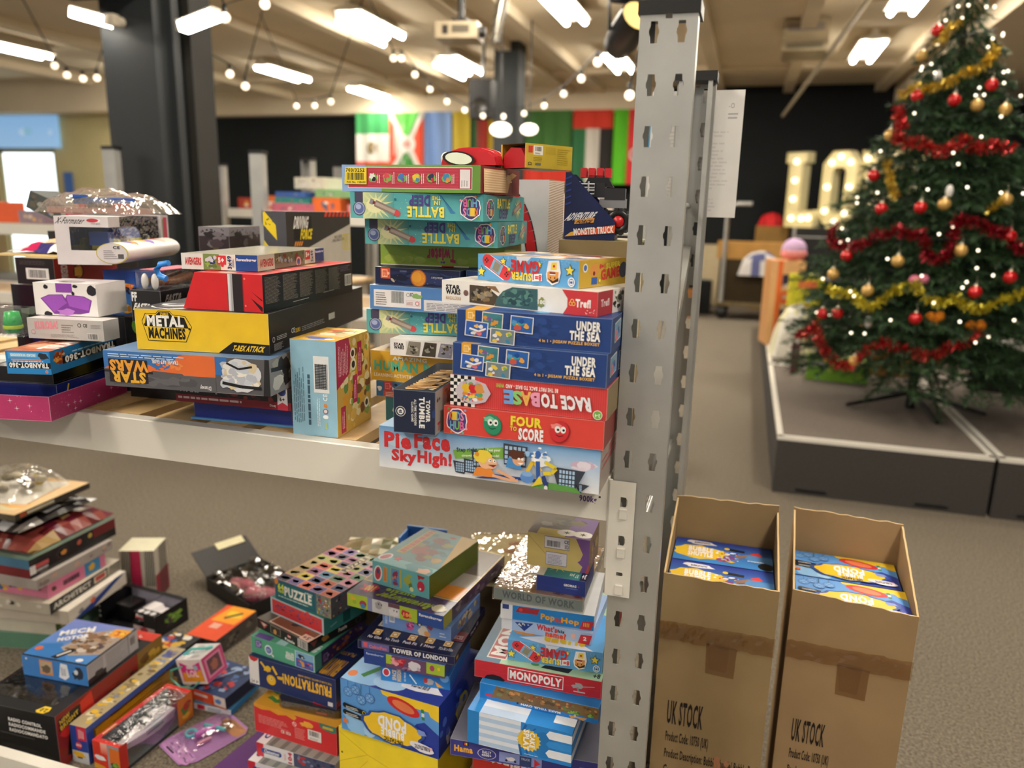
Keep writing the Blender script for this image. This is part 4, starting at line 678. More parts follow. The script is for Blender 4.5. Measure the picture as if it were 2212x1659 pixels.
box('toy_box', 'dark grey toy car box with yellow and white print, standing on the yellow truck box', 'box', (-1.08, 1.66), 1, .063, .33, .184, Z + .241, '#35322f', f)
def f(a):
    for k in 'FR': a.rect(k, 0, .85, 1, 1, '#7a767c'); a.dots(k, .05, .86, .95, .98, 16, ['#1f1c1e'], .012, 3); a.dots(k, .1, .3, .95, .95, 14, ['#3f3338', '#1d191c', '#6a6468', '#544a20'], .06, 5, .4, 1.6)
box('toy_box', 'dark maroon-black toy box behind the comic-hero jigsaw', 'box', (-1.2, 1.60), 14, .075, .2, .145, Z + .24, {'*': '#2c2226', 'T': '#5a5850'}, f)
box('carton_box', 'plain dark carton propping the maroon-black toy box', 'box', (-1.21, 1.60), 4, .09, .2, .239, Z, '#241f20')
def f(a):
    F = 'F'; a.small(F, .05, .1, .3, .75, 6, '#5f7f94', 2, True); a.small(F, .36, .1, .42, .75, 1, '#3f5a70', 3, True, .9); a.bars(F, .53, .5, .82, .76, 8, None, '#26323c'); 
    a.n[F] -= 3; a.rect(F, .5, .46, .84, .84, '#e6e8ea'); a.n[F] += 3; a.stripes(F, .53, .5, .77, .76, 16, '#20262c', False, .5); a.small(F, .56, .1, .64, .42, 2, '#dfe9f0', 4, True)
    a.txt(F, 'CE', .7, .38, .79, .45, '#f0f4f6', 90, .03); a.ell(F, .745, .33, .02, '#e08a3a'); a.ring(F, .745, .27, .028, '#c8404a', '#d8e4ec', .7); a.ell(F, .745, .21, .022, '#f0f4f6', 1.4); a.rect(F, .72, .08, .78, .15, '#a8bf8a')
    R = 'R'; a.rect(R, 0, 0, 1, 1, '#c7a24a'); a.dots(R, 0, 0, 1, 1, 90, ['#d8b45a', '#cfc48a', '#8aa04a', '#7a4a28', '#e6dcae', '#d89a2c', '#5f8a4a', '#dccf9a'], .05, 6, .3, 1); a.shp(R, ((0, 1), (.35, 1), (.42, .85), (.36, .62), (.0, .5)), '#ad2450'); a.small(R, .06, .62, .34, .95, 7, '#e8b8c4', 4, True)
    for u0, v0, v1 in ((.6, .55, .92), (.45, .28, .58), (.1, .02, .3)): a.rect(R, u0, v0, u0 + .13, v1, '#ad2450'); a.small(R, u0 + .03, v0 + .03, u0 + .11, v1 - .04, 2, '#e8b8c4', 6, True)
    for u, v, r in ((.46, .82, .05), (.47, .7, .055), (.85, .22, .05)): a.ell(R, u, v, r * 1.2, '#e8e2d0'); a.ell(R, u, v, r * .7, '#2a2320')
    T = 'T'; a.rect(T, 0, 0, 1, 1, '#d8a82c'); a.blob(T, .55, .16, .1, '#4a63b4', 2, 4, .3); a.ell(T, .78, .12, .05, '#f0eee8', 1.4); a.dots(T, .1, .3, 1, 1, 30, ['#e8dcb8', '#c8582c', '#5f7f3a', '#8a5a2c', '#e8c84a'], .06, 3); a.stripes(T, .3, .35, .9, .6, 5, '#efe8d0', False, .35)
box('game_box', 'tall light-blue burger stacking game box standing on end by the yellow truck box', 'box', (-.731, 1.272), 2.8, .096, .154, .191, Z, {'F': '#93bfd6', '*': '#d8a82c'}, f)
# ------------------------------------------------------------------ shelf: mixed clutter at the far end
t = thing('toy_tray', 'glittery pink cardboard tray holding boxed toys at the shelf edge', 'tray', (-1.502, 1.258, Z + .0008), math.radians(11))
a = Art(.32, .26, .052, {'F': '#b93a6e', 'R': '#a22e60', 'L': '#a22e60', 'K': '#8a2450', 'D': '#6a1c40', 'T': None}); a.edges(.0008, .5)
for k, n in (('F', 60), ('R', 60)):
    a.dots(k, 0, 0, 1, 1, n, ['#e6a0c0', '#d2709c', '#f4dce8', '#8a2450'], .012, 3, .3, 1); [a.star(k, .1 + .8 * random.Random(i).random(), .15 + .7 * random.Random(i + 40).random(), .12, '#f6e6ee', 4, .12) for i in range(8)]
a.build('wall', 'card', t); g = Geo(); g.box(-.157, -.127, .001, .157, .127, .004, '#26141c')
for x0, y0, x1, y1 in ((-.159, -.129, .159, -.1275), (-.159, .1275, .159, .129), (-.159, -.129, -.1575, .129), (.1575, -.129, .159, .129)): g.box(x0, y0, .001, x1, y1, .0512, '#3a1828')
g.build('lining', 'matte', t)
def f(a):
    a.rect('F', .1, .2, .35, .8, '#1a2a6a'); a.line('R', [(.1, .1), (.2, .9)], .004, '#c8a83a')
box('toy_box', 'glossy dark-blue toy box inside the pink glitter tray', 'box', (-1.43, 1.282, Z + .006), 11, .14, .19, .062, 0, {'*': '#1b2564', 'T': '#17181c'}, f, mt='gloss')
box('toy_box', 'flat black toy box wedged under the bright blue robot box', 'box', (-1.43, 1.282, Z + .069), 11, .13, .19, .033, 0, '#1a191c', mt='gloss')
def f(a):
    F = 'F'; a.small(F, .1, .05, .9, .5, 8, '#8f9094', 3); a.ring(F, .55, .62, .08, '#5a5a60', '#b4b4b2', .7); a.txt(F, 'CE', .68, .58, .82, .68, '#5a5a60', 0, .03); a.dots('T', 0, 0, 1, 1, 14, ['#3a3a3e', '#e0e0dc'], .12, 3)
box('toy_box', 'silver-grey leaflet-backed toy box inside the pink tray, at the picture edge', 'box', (-1.525, 1.185), 11, .10, .15, .085, Z + .006, '#b4b4b2', f)
def f(a):
    F = 'F'; a.grad(F, 0, 0, 1, 1, '#2a8ad0', '#2a7ec4'); a.rect(F, .05, .66, .96, .95, '#4a9ad8'); a.rect(F, .1, .74, .7, .9, '#7fc0ea'); a.txt(F, 'ROAD WARRIORS', .12, .77, .66, .87, '#f0f4f8', 180, .03); a.blob(F, .86, .78, .16, '#2a2e3a', 1.3, 4, .3); a.line(F, [(.12, .62), (.8, .62)], .0025, '#e0936a'); a.rect(F, .05, .26, 1, .5, '#17181c'); a.txt(F, 'TRANBOT-360', .07, .28, .95, .48, '#f0eeea', 180, .06); a.rect(F, 0, 0, 1, .06, '#2f86c8'); a.ring(F, .9, .12, .06, '#e8e8ec', '#c85a4a', .8); a.small(F, .15, .53, .9, .58, 1, '#cfe4f4', 3, duty=.8)
    R = 'R'; a.rect(R, 0, 0, 1, 1, '#2273ae'); a.blob(R, .12, .62, .34, '#b5542a', .8, 4, .35); a.dots(R, .03, .3, .22, .95, 16, ['#2a2018', '#d8883a', '#8a3a1c', '#e0a24a'], .08, 3); a.rect(R, .16, .3, 1, .62, '#15161a'); a.txt(R, 'TRANBOT-360', .2, .33, .96, .6, '#f0eeea', 180, .06); a.small(R, .3, .7, .9, .78, 1, '#a8d0ec', 5, duty=.7)
    T = 'T'; a.dots(T, 0, 0, 1, 1, 26, ['#c8704a', '#e0a080', '#6a6a70', '#b8b0ac', '#8a4a38'], .08, 4); a.txt(T, 'TRANBOT', .55, .1, .95, .9, '#f0eeea', 90, .06, '#2a2a2e', .06)
box('toy_box', 'bright blue robot car box printed upside down, lying across the pink tray', 'box', (-1.367, 1.255, Z + .103), 15.6, .088, .245, .047, 0, {'*': '#2273ae', 'T': '#a8604a'}, f)
def f(a):
    F = 'F'; a.txt(F, 'KUROBA!', .1, .5, .4, .86, '#e08a9a', 0, .06, '#9a4a5c', .05, tilt=3); a.ring(F, .07, .32, .12, '#c87a86', '#b9b6b4', .75); a.small(F, .45, .35, .62, .8, 4, '#8a8886', 3); a.txt(F, 'CE', .74, .66, .79, .82, '#3a3836', 0, .03); a.ring(F, .69, .74, .1, '#3a3836', '#b9b6b4', .7); a.bars(F, .79, .08, .92, .34, 5, '#cfccca', '#3a3836'); a.small(F, .3, .1, .7, .28, 4, '#9a9896', 8); a.small(F, .84, .62, .98, .82, 3, '#8a8886', 4)
box('toy_box', 'slim silver-grey toy box with pink logo, on the bright blue robot box', 'box', (-1.345, 1.262, Z + .156), 9, .172, .05, .043, 0, {'*': '#b9b6b4', 'T': '#d8d4d2'}, f)
t = thing('blister_pack', 'clear blister with a bright green toy, beside the silver-grey toy box', 'toy pack', (-1.485, 1.24, Z + .156), .2)
g = Geo(); g.box(-.045, -.022, 0, .04, .022, .06, '#ffffff'); g.build('shell', 'film', t); g = Geo(); g.lathe([(0, .006), (.016, .006), (.018, .03), (.014, .05), (0, .052)], '#2fae52', 12); g.lathe([(.0185, .014), (.0195, .018), (.0185, .022)], '#b8d83a', 12); g.build('packed_toy', 'plastic', t)
def f(a):
    F = 'F'; a.shp(F, ((.36, 1), (.62, 1), (.62, .72), (.36, .72)), '#8a48a8'); a.shp(F, ((.1, .52), (.24, .64), (.46, .66), (.5, .54), (.53, .66), (.8, .62), (.92, .5), (.86, .12), (.72, .06), (.3, .04)), '#7a3a96'); a.shp(F, ((.12, .52), (.25, .62), (.45, .64), (.48, .5), (.52, .4), (.3, .1)), '#9a52b8'); a.shp(F, ((.52, .56), (.54, .64), (.79, .6), (.9, .5), (.85, .18), (.55, .3)), '#9a52b8'); a.blob(F, .5, .12, .1, '#b878cc', 3, 3, .3)
    for u, v, r, s in ((.2, .88, .07, 1), (.93, .8, .16, 1), (.67, .92, .05, 1.6), (.2, .04, .08, 1.6), (.63, .7, .06, .8)): a.blob(F, u, v, r, '#26242a', s, 2, .12)
    a.rect('T', 0, 0, 1, 1, '#cfc8cc'); a.dots('T', 0, 0, 1, 1, 8, ['#3a3638', '#e8e4e6', '#a89aa4'], .12, 4, .3, 2)
box('toy_box', 'white cow-spotted toy box with a purple plastic front', 'box', (-1.30, 1.285), 10, .143, .10, .069, Z + .2, '#e8e4e2', f)
box('carton_box', 'plain dark carton standing behind the pink tray', 'box', (-1.352, 1.43), 4, .24, .15, .178, Z, '#1d1a22')
def f(a):
    F = 'F'; a.grad(F, 0, 0, 1, 1, '#3f7fc4', '#22409a'); a.shp(F, ((.14, .72), (.3, .6), (.7, .6), (.8, .7), (.5, .74)), '#e8702c'); a.shp(F, ((.2, .68), (.32, .62), (.68, .62), (.76, .69), (.5, .72)), '#f0b83a'); a.txt(F, 'HOT WHEELS', .3, .625, .7, .69, '#d83a3a', 0, .05); a.txt(F, 'RC', .52, .5, .88, .64, '#1b1d26', 0, .06, '#e8ecf4', .05, shear=.1)
    a.shp(F, ((0, .42), (.35, .36), (.62, .24), (.68, .1), (.55, .06), (.2, .14), (0, .24)), '#dea428'); a.shp(F, ((.1, .38), (.34, .33), (.45, .26), (.2, .28)), '#1f2026'); a.blob(F, .6, .17, .06, '#a86a1c', 1.4, 3); a.blob(F, .25, .14, .07, '#20222a', 1); a.shp(F, ((0, 0), (0, .1), (.4, .04), (1, .12), (1, 0)), '#2a4a8a')
box('toy_box', 'royal-blue remote-control car box with a yellow racing car', 'box', (-1.370, 1.47, Z + .18), 5, .101, .08, .105, 0, '#2c58ac', f)
def f(a):
    F = 'F'; a.rect(F, 0, .0, .25, .55, '#e0d02c'); a.rect('F', 0, 0, 1, .2, '#2a2a2c'); a.small(F, .5, .3, .95, .5, 3, '#8a8a86')
t = box('toy_box', 'black and yellow box holding ring-shaped lime-green toys', 'box', (-1.205, 1.40), 4, .13, .18, .186, Z, {'*': '#1c1c1e'}, f)
g = Geo()
for x, z in ((-.015, .168), (.03, .155), (.012, .13)): g.lathe([(.012, -.006), (.02, -.006), (.022, 0), (.02, .006), (.012, .006), (.012, -.006)], '#7cc03a', 16, (x, -.099, z), Matrix.Rotation(math.pi / 2, 4, 'X'))
g.build('ring_toy', 'plastic', t)
t = thing('toy_box', 'black film-car doll box with clear top showing white-soled doll feet', 'box', (-1.237, 1.42, Z + .1865), math.radians(6))
def logo(q):
    q.txt('F', 'FF', .04, .66, .2, .92, '#e8e6e6', 0, .05); q.txt('F', 'FAST&', .1, .38, .62, .58, '#e8e6e6', 0, .07, shear=.15); q.txt('F', 'FURIOUS', .14, .2, .8, .36, '#e8e6e6', 0, .07, shear=.15); q.txt('R', 'FAST&', .12, .62, .48, .84, '#a8a39c', 0, .07, shear=.15); q.txt('R', 'FURIOUS', .16, .36, .7, .58, '#a8a39c', 0, .07, shear=.15)
A = Art(.072, .15, .068, {'*': '#1e1d20'}); A.edges(); logo(A); A.build('carton', 'card', t)
g = Geo(); g.box(-.02, -.075, .068, .036, .075, .110, '#ffffff'); g.build('window', 'film', t)
g = Geo(); g.box(-.018, -.06, .1105, .036, .07, .112, '#c86a7a'); g.build('lid_card', 'card', t)
g = Geo()
for x in (-.008, .016): g.tube([(x, -.056, .085), (x + .004, 0, .083), (x + .002, .06, .09)], [.0085, .010, .012], '#7a5238', 10)
dl = g.build('packed_doll', 'plastic', t); g = Geo()
for x in (-.008, .016): g.sph((x, -.062, .086), (.0075, .008, .018), '#e9e6e2')
g.build('shoe', 'plastic', dl)
g = Geo(); g.tube([(-.045, -.06, .05), (-.06, -.06, .055), (-.068, -.058, .066), (-.06, -.056, .077), (-.04, -.056, .08)], .006, '#2c86dc', 10); o = tag(g.build('loop_handle_toy', 'plastic', None, (-1.028, 1.292, Z + .246)), 'bright blue plastic loop handle beside the red slanted toy box', 'toy handle')
def f(a):
    F = 'F'; a.rect(F, .25, .2, .85, .62, '#dedad8'); a.bars(F, .32, .26, .78, .56, 4, None); a.small(F, .1, .75, .9, .92, 3, '#4a4442'); R = 'R'; a.txt(R, 'INCREDIBLES', .1, .1, .19, .86, '#e0d8d4', 270, .06); a.ell(R, .36, .45, .3, '#1c1416', .9); a.ell(R, .36, .45, .26, '#d8862c', .8); a.ell(R, .34, .45, .2, '#1c1416', .9); a.txt(R, 'i', .32, .3, .38, .6, '#e8b04a', 0, .1)
box('toy_box', 'black-ended red toy box with a white barcode sticker, lying flat at the picture edge', 'box', (-1.63, 1.49), 5, .11, .22, .066, Z + .232, {'F': '#1d1b1c', 'R': '#a32a24', 'T': '#b8a888', '*': '#8a2420'}, f)
def f(a): a.rect('F', .3, .1, 1, .62, '#1f2058'); a.line('F', [(.62, .15), (.6, .35), (.63, .55)], .003, '#b8b8c8')
box('toy_box', 'black and navy toy box under the red box with the barcode sticker', 'box', (-1.60, 1.49), 5, .16, .2, .2315, Z, '#1a1719', f, mt='gloss')
t = thing('toy_bag', 'crumpled purple and white plastic toy bag on the red box with the barcode sticker', 'bag', (-1.71, 1.59, Z + .2985), .1)
g = Geo(); rr = random.Random(3)
g.v = []; n = 10; V = [(-.1 + .2 * i / n, -.07 + .14 * j / n, (.008 + .03 * math.sin(math.pi * i / n) * math.sin(math.pi * j / n)) + .008 * rr.random()) for j in range(n + 1) for i in range(n + 1)]
cs = ['#d8d4d8', '#3f3a72', '#e6c8a0', '#c02a5a', '#ece8ea']
for j in range(n):
    for i in range(n): g.poly([V[j * (n + 1) + i], V[j * (n + 1) + i + 1], V[(j + 1) * (n + 1) + i + 1], V[(j + 1) * (n + 1) + i]], cs[(i // 2 * 3 + j // 3) % 5])
g.build('bag', 'gloss', t); g = Geo(); g.box(-.11, -.08, 0, .11, .08, .006, '#d8c088'); g.build('backing_card', 'card', t)
def f(a): a.small('F', .1, .15, .95, .85, 7, '#8a8684', 4); a.rect('F', 0, .9, 1, 1, '#b03038'); a.rect('F', 0, 0, 1, .07, '#b03038')
box('toy_box', 'tilted dark red toy box leaning against the white car window box', 'box', (-1.63, 1.585, Z + .336), -24, .1, .05, .061, 0, {'*': '#7a1f26', 'F': '#3a3638'}, f, tilt=(-4, 12))
# white window box with transforming car
t = thing('toy_box', 'white window box with a blue and yellow transforming car inside', 'box', (-1.487, 1.553, Z + .2995), math.radians(22))
W, D, H = .115, .38, .106
A = Art(W, D, H, {'F': None, 'R': None, 'T': None, 'L': '#d8d2d4', 'K': '#d8d2d4', 'D': '#d8d2d4'}); F = 'F'; A.n = dict.fromkeys('FRTLKD', 1)
for r in ((0, .78, 1, 1), (0, 0, 1, .3), (0, .3, .27, .78)): A.rect(F, *r, '#d2cccf')
for r in ((0, .78, .16, 1), (.85, 0, 1, 1), (0, 0, 1, .28)): A.rect('R', *r, '#b9b4b5')
A.rect('R', .9, .1, .97, .95, '#b3284a'); A.rect('R', .88, .2, .9, .9, '#6a7a4a'); A.rect('T', 0, 0, 1, .35, '#d8d2d4')
A.txt(F, 'X-Formater', .05, .845, .56, .97, '#26262c', 0, .012, shear=.15); A.ell(F, .74, .92, .04, '#f2ecec', 3.2); A.ell(F, .71, .92, .04, '#c03a48', 3); A.txt(F, 'trans giant', .68, .835, .85, .865, '#4a4a50', 0, .02); A.build('carton', 'card', t)
g = Geo(); g.box(-W / 2 + .03, -D / 2 + .001, .03, W / 2 - .001, D / 2 - .06, H - .002, '#ffffff'); g.build('window', 'film', t)
g = Geo(); g.box(-W / 2 + .001, -D / 2 + .05, .002, -W / 2 + .004, D / 2 - .003, H - .002, '#16141e'); g.box(-W / 2 + .004, D / 2 - .065, .002, W / 2 - .004, D / 2 - .062, H - .002, '#1c1a20'); g.build('inner_card', 'card', t)
g = Geo(); g.box(-.02, -.1, .03, .04, .09, .052, '#d8cf3a'); g.ext([(-.018, .05), (-.006, .078), (.026, .078), (.038, .05)], -.06, .05, '#2d4ba0'); g.box(-.012, -.13, .04, .03, -.1, .07, '#2f4f9c'); c = g.build('packed_car', 'plastic', t)
for y in (-.07, .06):
    for x in (-.022, .042):
        g = Geo(); m = Matrix.Translation((x, y, .04)) @ Matrix.Rotation(math.pi / 2, 4, 'Y'); g.lathe([(0, -.008), (.018, -.008), (.021, 0), (.018, .008), (0, .008)], '#1d1d22', 14, m=m); g.lathe([(.006, .0085), (.012, .0085)], '#d8cf3a', 12, m=m); g.build('wheel', 'plastic', c)
# rounded kaleidoscope tube box
t = thing('toy_tube', 'white arch-shaped toy tube box with round end label, lying on the doll box', 'tube', (-1.357, 1.485, Z + .307), math.radians(20))
P = [(.034 * math.cos(a_) , .023 + .0225 * math.sin(a_)) for a_ in [2 * math.pi * i / 28 for i in range(28)]]
g = Geo(); V = [(x, y, z) for y in (-.15, .15) for x, z in P]; g.mesh(V, [(i, (i + 1) % 28, 28 + (i + 1) % 28, 28 + i) for i in range(28)], '#dcd5d2', True); g.poly([(x, .15, z) for x, z in P], '#dcd5d2'); g.build('tube', 'card', t)
g = Geo(); g.poly([(x, -.1505, z) for x, z in P], '#c8b84a'); g.poly([(x * .93, -.151, .023 + (z - .023) * .93) for x, z in P], '#d2ccce'); 
for k in range(5): g.box(-.018, -.1514, .012 + .004 * k, -.018 + .03 - .003 * k, -.1511, .0135 + .004 * k, '#9a9498')
g.box(.012, -.1514, .012, .024, -.1511, .022, '#5a5658'); o = g.build('end_cap', 'card', t); q = Art(.06, .3, .04); q.txt('F', 'CE', .55, .78, .78, .92, '#3a3638', 0, .03); q.v = [(x, y - .0016, z + .002) for x, y, z in q.v]; q.build('end_print', 'card', t)
g = Geo()
for y, dx, c in ((-.09, .006, '#4f62c8'), (-.075, .012, '#e08a3a'), (-.01, .006, '#d8a83a'), (.01, .014, '#7a5ac0'), (.06, .004, '#d86a5a'), (.075, .016, '#e6b8a8')):
    for j in range(9):
        x0, x1 = dx - .014 + .003 * j, dx - .011 + .003 * j; zz = lambda x: .023 + .0228 * math.sqrt(max(0, 1 - (x / .034) ** 2)); hw = .016 * math.sin(math.pi * (j + .5) / 9)
        g.poly([(x0, y - hw, zz(x0)), (x1, y - hw, zz(x1)), (x1, y + hw, zz(x1)), (x0, y + hw, zz(x0))], c)
g.build('print', 'card', t)
# crinkled clear bag on the window box, dark tilted box behind, pink box at the edge
t = thing('toy_bag', 'crinkled clear bag with blue band and red-brown parts, on the white window box', 'bag', (-1.52, 1.56, Z + .407), math.radians(14))
rr = random.Random(8); n = 12; g = Geo(); V = []
for j in range(n + 1):
    for i in range(n + 1): e = (max(0, math.sin(math.pi * i / n)) * max(0, math.sin(math.pi * j / n))) ** .28; V.append((-.14 + .28 * i / n + .006 * rr.random(), -.07 + .16 * j / n,   .004 + .052 * e * (1 - .35 * i / n) + .018 * e * rr.random()))
for j in range(n):
    for i in range(n): q = j * (n + 1) + i; g.mesh([V[q], V[q + 1], V[q + n + 2], V[q + n + 1]], [(0, 1, 2, 3)], '#ffffff')
g.build('bag', 'cloudy', t)
g = Geo(); g.box(-.12, -.05, .002, .09, .06, .016, '#a8716a'); [g.sph((-.1 + .18 * rr.random(), -.05 + .08 * rr.random(), .022), .012, rr.choice(('#b8403c', '#5a3a30', '#c8a08a', '#a89a8a'))) for i in range(16)]; g.build('packed_part', 'plastic', t)
g = Geo(); g.box(-.05, -.055, .028, .1, -.05, .04, '#2a52a0'); g.box(-.05, -.055, .024, -.015, -.05, .046, '#2a52a0'); g.build('band', 'card', t)
def f(a): a.dots('F', 0, 0, 1, 1, 16, ['#4a6a9a', '#8a8a84', '#2f3a40', '#5a5446'], .14, 4)
box('toy_box', 'tilted dark grey-blue toy box leaning behind the crinkled clear bag', 'box', (-1.83, 1.73, Z + .385), 10, .17, .1, .05, 0, '#454a48', f, tilt=(0, 22))
box('carton_box', 'plain dark carton under the tilted grey-blue toy box', 'box', (-1.72, 1.76), 4, .2, .11, .352, Z, '#2c2826')
def f(a): a.rect('F', 0, 0, 1, .16, '#8a2470'); a.rect('R', 0, 0, 1, 1, '#b8b0a0')
box('toy_box', 'magenta toy box standing at the very edge of the picture beside the cow-spotted box', 'box', (-1.715, 1.29), 6, .1, .1, .29, Z, '#a84a8a', f, mt='gloss')
# ------------------------------------------------------------------ floor: stack beside the upright (from the floor up)
for i, (z, h, c) in enumerate(((0, .17, '#a8874f'), (.17, .159, '#9c7c48'))):
    box('carton_box', ('plain brown carton on the carpet at the bottom of the stack by the upright', 'plain brown carton under the red bead kit box')[i], 'box', (-.215, 1.345), 0, .26, .22, h, z, c, mt='carton')
def f(a): a.txt('F', 'imaginate', .1, .55, .6, .9, '#f0e4dc', 180, .04); a.rect('F', .62, .2, 1, 1, '#e8dcd4'); a.rect('T', 0, .0, 1, .5, '#e0d4c4'); a.rect('T', .0, .6, 1, 1, '#d0483c')
box('craft_box', 'bright red craft kit box half hidden under the violet bead kit', 'box', (-.212, 1.33), -2, .255, .2, .0575, .3295, {'F': '#c8342c', '*': '#b83028'}, f)
def f(a):
    F = 'F'; a.txt(F, 'Hama', .03, .3, .155, .66, '#ecae3c', 0, .08); a.rect(F, .09, .72, .13, .95, '#26263a'); a.rect(F, .098, .75, .108, .9, '#d84a3a'); a.rect(F, .108, .75, .118, .9, '#e8c83a'); a.ring(F, .255, .42, .33, '#d8d6e4', '#3c3d8a', .93, 1.6); a.txt(F, 'RALLY', .225, .44, .285, .6, '#e4e2ee', 0, .04); a.txt(F, '4000+', .22, .26, .285, .4, '#e4e2ee', 0, .04); a.rect(F, .34, .1, .63, .72, '#8f9cd8'); a.blob(F, .42, .36, .12, '#e6e4ea', 2.2, 3, .2); a.ell(F, .39, .24, .07, '#26263a'); a.ell(F, .45, .24, .07, '#26263a'); a.rect(F, .48, .1, .56, .66, '#34467a'); a.txt(F, 'TRUCK', .49, .42, .55, .56, '#c8d0ea', 0, .02); a.shp(F, ((.58, .1), (.58, .6), (.62, .35)), '#cf3440'); a.rect(F, .88, .05, .97, .6, '#6a78c8')
box('craft_box', 'violet bead craft kit box under the cake-throwing game', 'box', (-.196, 1.33), 4.8, .31, .2, .0385, .387, {'F': '#3c3d8a', 'T': '#6a6a78', '*': '#34357c'}, f)
def f(a):
    F = 'F'; a.rect(F, 0, 0, .12, 1, '#2a82cc'); a.rect(F, .115, 0, .52, 1, '#dfe6f4'); a.stripes(F, .115, .02, .52, 1, 4, '#b3cdec', False, .5); 
    a.shp(F, ((.52, 0), (.5, .3), (.51, .6), (.56, .98), (.6, 1), (1, 1), (1, 0)), '#2b84d2'); a.line(F, [(.53, 0), (.51, .3), (.52, .6), (.57, .95)], .005, '#1f5fa8'); a.line(F, [(.6, .02), (.56, .3), (.58, .62), (.66, .9)], .003, '#1f5fa8'); a.ell(F, .74, .45, .4, '#2477c0', .8)
    for v0, v1 in ((.68, .92), (.12, .36)): a.shp(F, ((.76, (v0 + v1) / 2), (.79, v1), (1, v1), (1, v0), (.79, v0)), '#e6eaf4')
    a.shp(F, ((.76, .52), (.79, .62), (1, .62), (1, .42), (.79, .42)), '#3590de'); a.star(F, .60, .5, .34, '#e3bd3a', 18, .85); a.ell(F, .6, .5, .27, '#d9ae2e', .8); a.txt(F, 'CAKE', .61, .3, .655, .74, '#f4f2ee', 270, .06, '#2a2018', .1); a.txt(F, 'SPLAT', .55, .2, .6, .8, '#f4f2ee', 270, .06, '#2a2018', .1); a.small(F, .56, .06, .72, .1, 1, '#d0e4f4')
    R = 'R'; a.rect(R, 0, 0, 1, 1, '#2b7fcb'); [a.rect(R, 0, v0, 1, v1, '#dfe4f0') for v0, v1 in ((.68, .92), (.12, .36))]; a.rect(R, 0, .42, 1, .62, '#3590de')
    T = 'T'; a.rect(T, 0, 0, .12, 1, '#2f8ad4'); a.rect(T, .12, 0, .56, .7, '#dfe6f4'); a.stripes(T, .12, .0, .56, .7, 3, '#bcd2ee', False, .5); a.rect(T, .03, .3, .11, .7, '#e8cf3a'); a.txt(T, '5+', .045, .4, .095, .6, '#8a5a2a', 0, .05); a.rect(T, .56, 0, 1, 1, '#2b84d2'); a.rect(T, .8, .1, 1, .5, '#e6eaf4')
box('game_box', 'blue and white striped cake-throwing game box beside the upright, under the animal craft kit', 'box', (-.246, 1.301), -1.2, .222, .2, .0765, .4262, {'F': '#2b84d2', '*': '#2b84d2'}, f)
def f(a):
    F = 'F'; a.shp(F, ((.1, .2), (.14, .98), (1, .98), (1, .3)), '#7a5f3a'); a.dots(F, .12, .35, 1, .95, 60, ['#8a6a3a', '#a8743c', '#5f4a2c', '#6f7a48', '#b8844a', '#8f4a30', '#c88a54'], .1, 7); a.dots(F, .68, .2, 1, .6, 16, ['#5f8f3a', '#8fae4a', '#3f6a30'], .1, 3); a.shp(F, ((.1, 0), (.1, .22), (1, .3), (1, 0)), '#1f74c0'); a.blob(F, .08, .3, .1, '#c8344a', 2.2, 4); a.txt(F, 'MAKE YOUR OWN', .36, .12, .69, .24, '#e8e0d0', 180, .05, '#26242a', .08); a.blob(F, .33, .2, .07, '#26242a', 1, 3); a.shp(F, ((.76, .2), (.78, -.0), (.83, .1), (.88, 0), (.91, .2)), '#c88f4a'); a.ell(F, .81, .22, .06, '#f0eee8'); a.ell(F, .81, .22, .03, '#1a1a1a')
box('craft_box', 'blue animal craft kit box with a brown picture window, under the red property game', 'box', (-.203, 1.345), -1.1, .254, .2, .0365, .503, '#2079c6', f)
def f(a):
    F = 'F'; a.rect(F, .0, .45, 1, .46, '#d8505a'); a.rect(F, .27, .12, .71, .88, '#f0ecea'); a.rect(F, .276, .16, .704, .84, '#c62c38'); a.txt(F, 'MONOPOLY', .29, .28, .69, .72, '#f4f0ee', 0, .05)
    a.shp(F, ((.08, 0), (.1, .2), (.15, .3), (.21, .25), (.25, .08), (.24, 0)), '#221c20')
    a.blob(F, .82, .5, .16, '#a8a4a4', 1.6, 5, .4); a.line(F, [(.82, .45), (.83, .2)], .004, '#8f8b8b'); a.line(F, [(.84, .5), (.95, .62)], .002, '#a8a4a4'); a.rect(F, .79, .16, .88, .22, '#c8c4c4')
    T = 'T'; a.rect(T, 0, 0, 1, 1, '#3d6f92'); a.rect(T, .2, 0, 1, 1, '#a8cfae'); a.dots(T, .25, .02, .95, .5, 40, ['#6fae78', '#c8e0c8', '#8fc49a', '#4a9a60'], .03, 4); a.shp(T, ((.52, .03), (.6, .12), (.78, .1), (.74, .02)), '#1d1d20'); a.rect(T, .08, .04, .24, .9, '#e8e2da'); a.rect(T, .09, .05, .23, .89, '#b03038'); a.txt(T, 'MONOPOLY', .105, .08, .215, .86, '#f0eae4', 90, .05)
    a.txt(T, '8+', .93, .02, .98, .06, '#26242a', 180, .04)
box('game_box', 'red property-trading board game box with white framed title and teal lid', 'box', (-.205, 1.374), 1.7, .27, .37, .0405, .54, {'F': '#c62c38', 'T': '#3d6f92', '*': '#b02832'}, f)
def f(a): supergame(a); a.rect('R', 0, 0, 1, 1, '#8fa8b8'); a.dots('R', 0, 0, 1, 1, 14, ['#e8e4da', '#d8863a', '#63a8e0'], .15, 3); a.rect('T', 0, 0, 1, 1, '#63a8e0'); a.shp('T', ((.1, .1), (.6, .3), (.9, 0), (.4, 0)), '#dfe6f2'); a.txt('T', 'SUPER', .35, .1, .8, .5, '#e8cf3a', 180, .05, '#4a3a2a', .06); a.ell('T', .15, .3, .14, '#dc9650', 1.4)
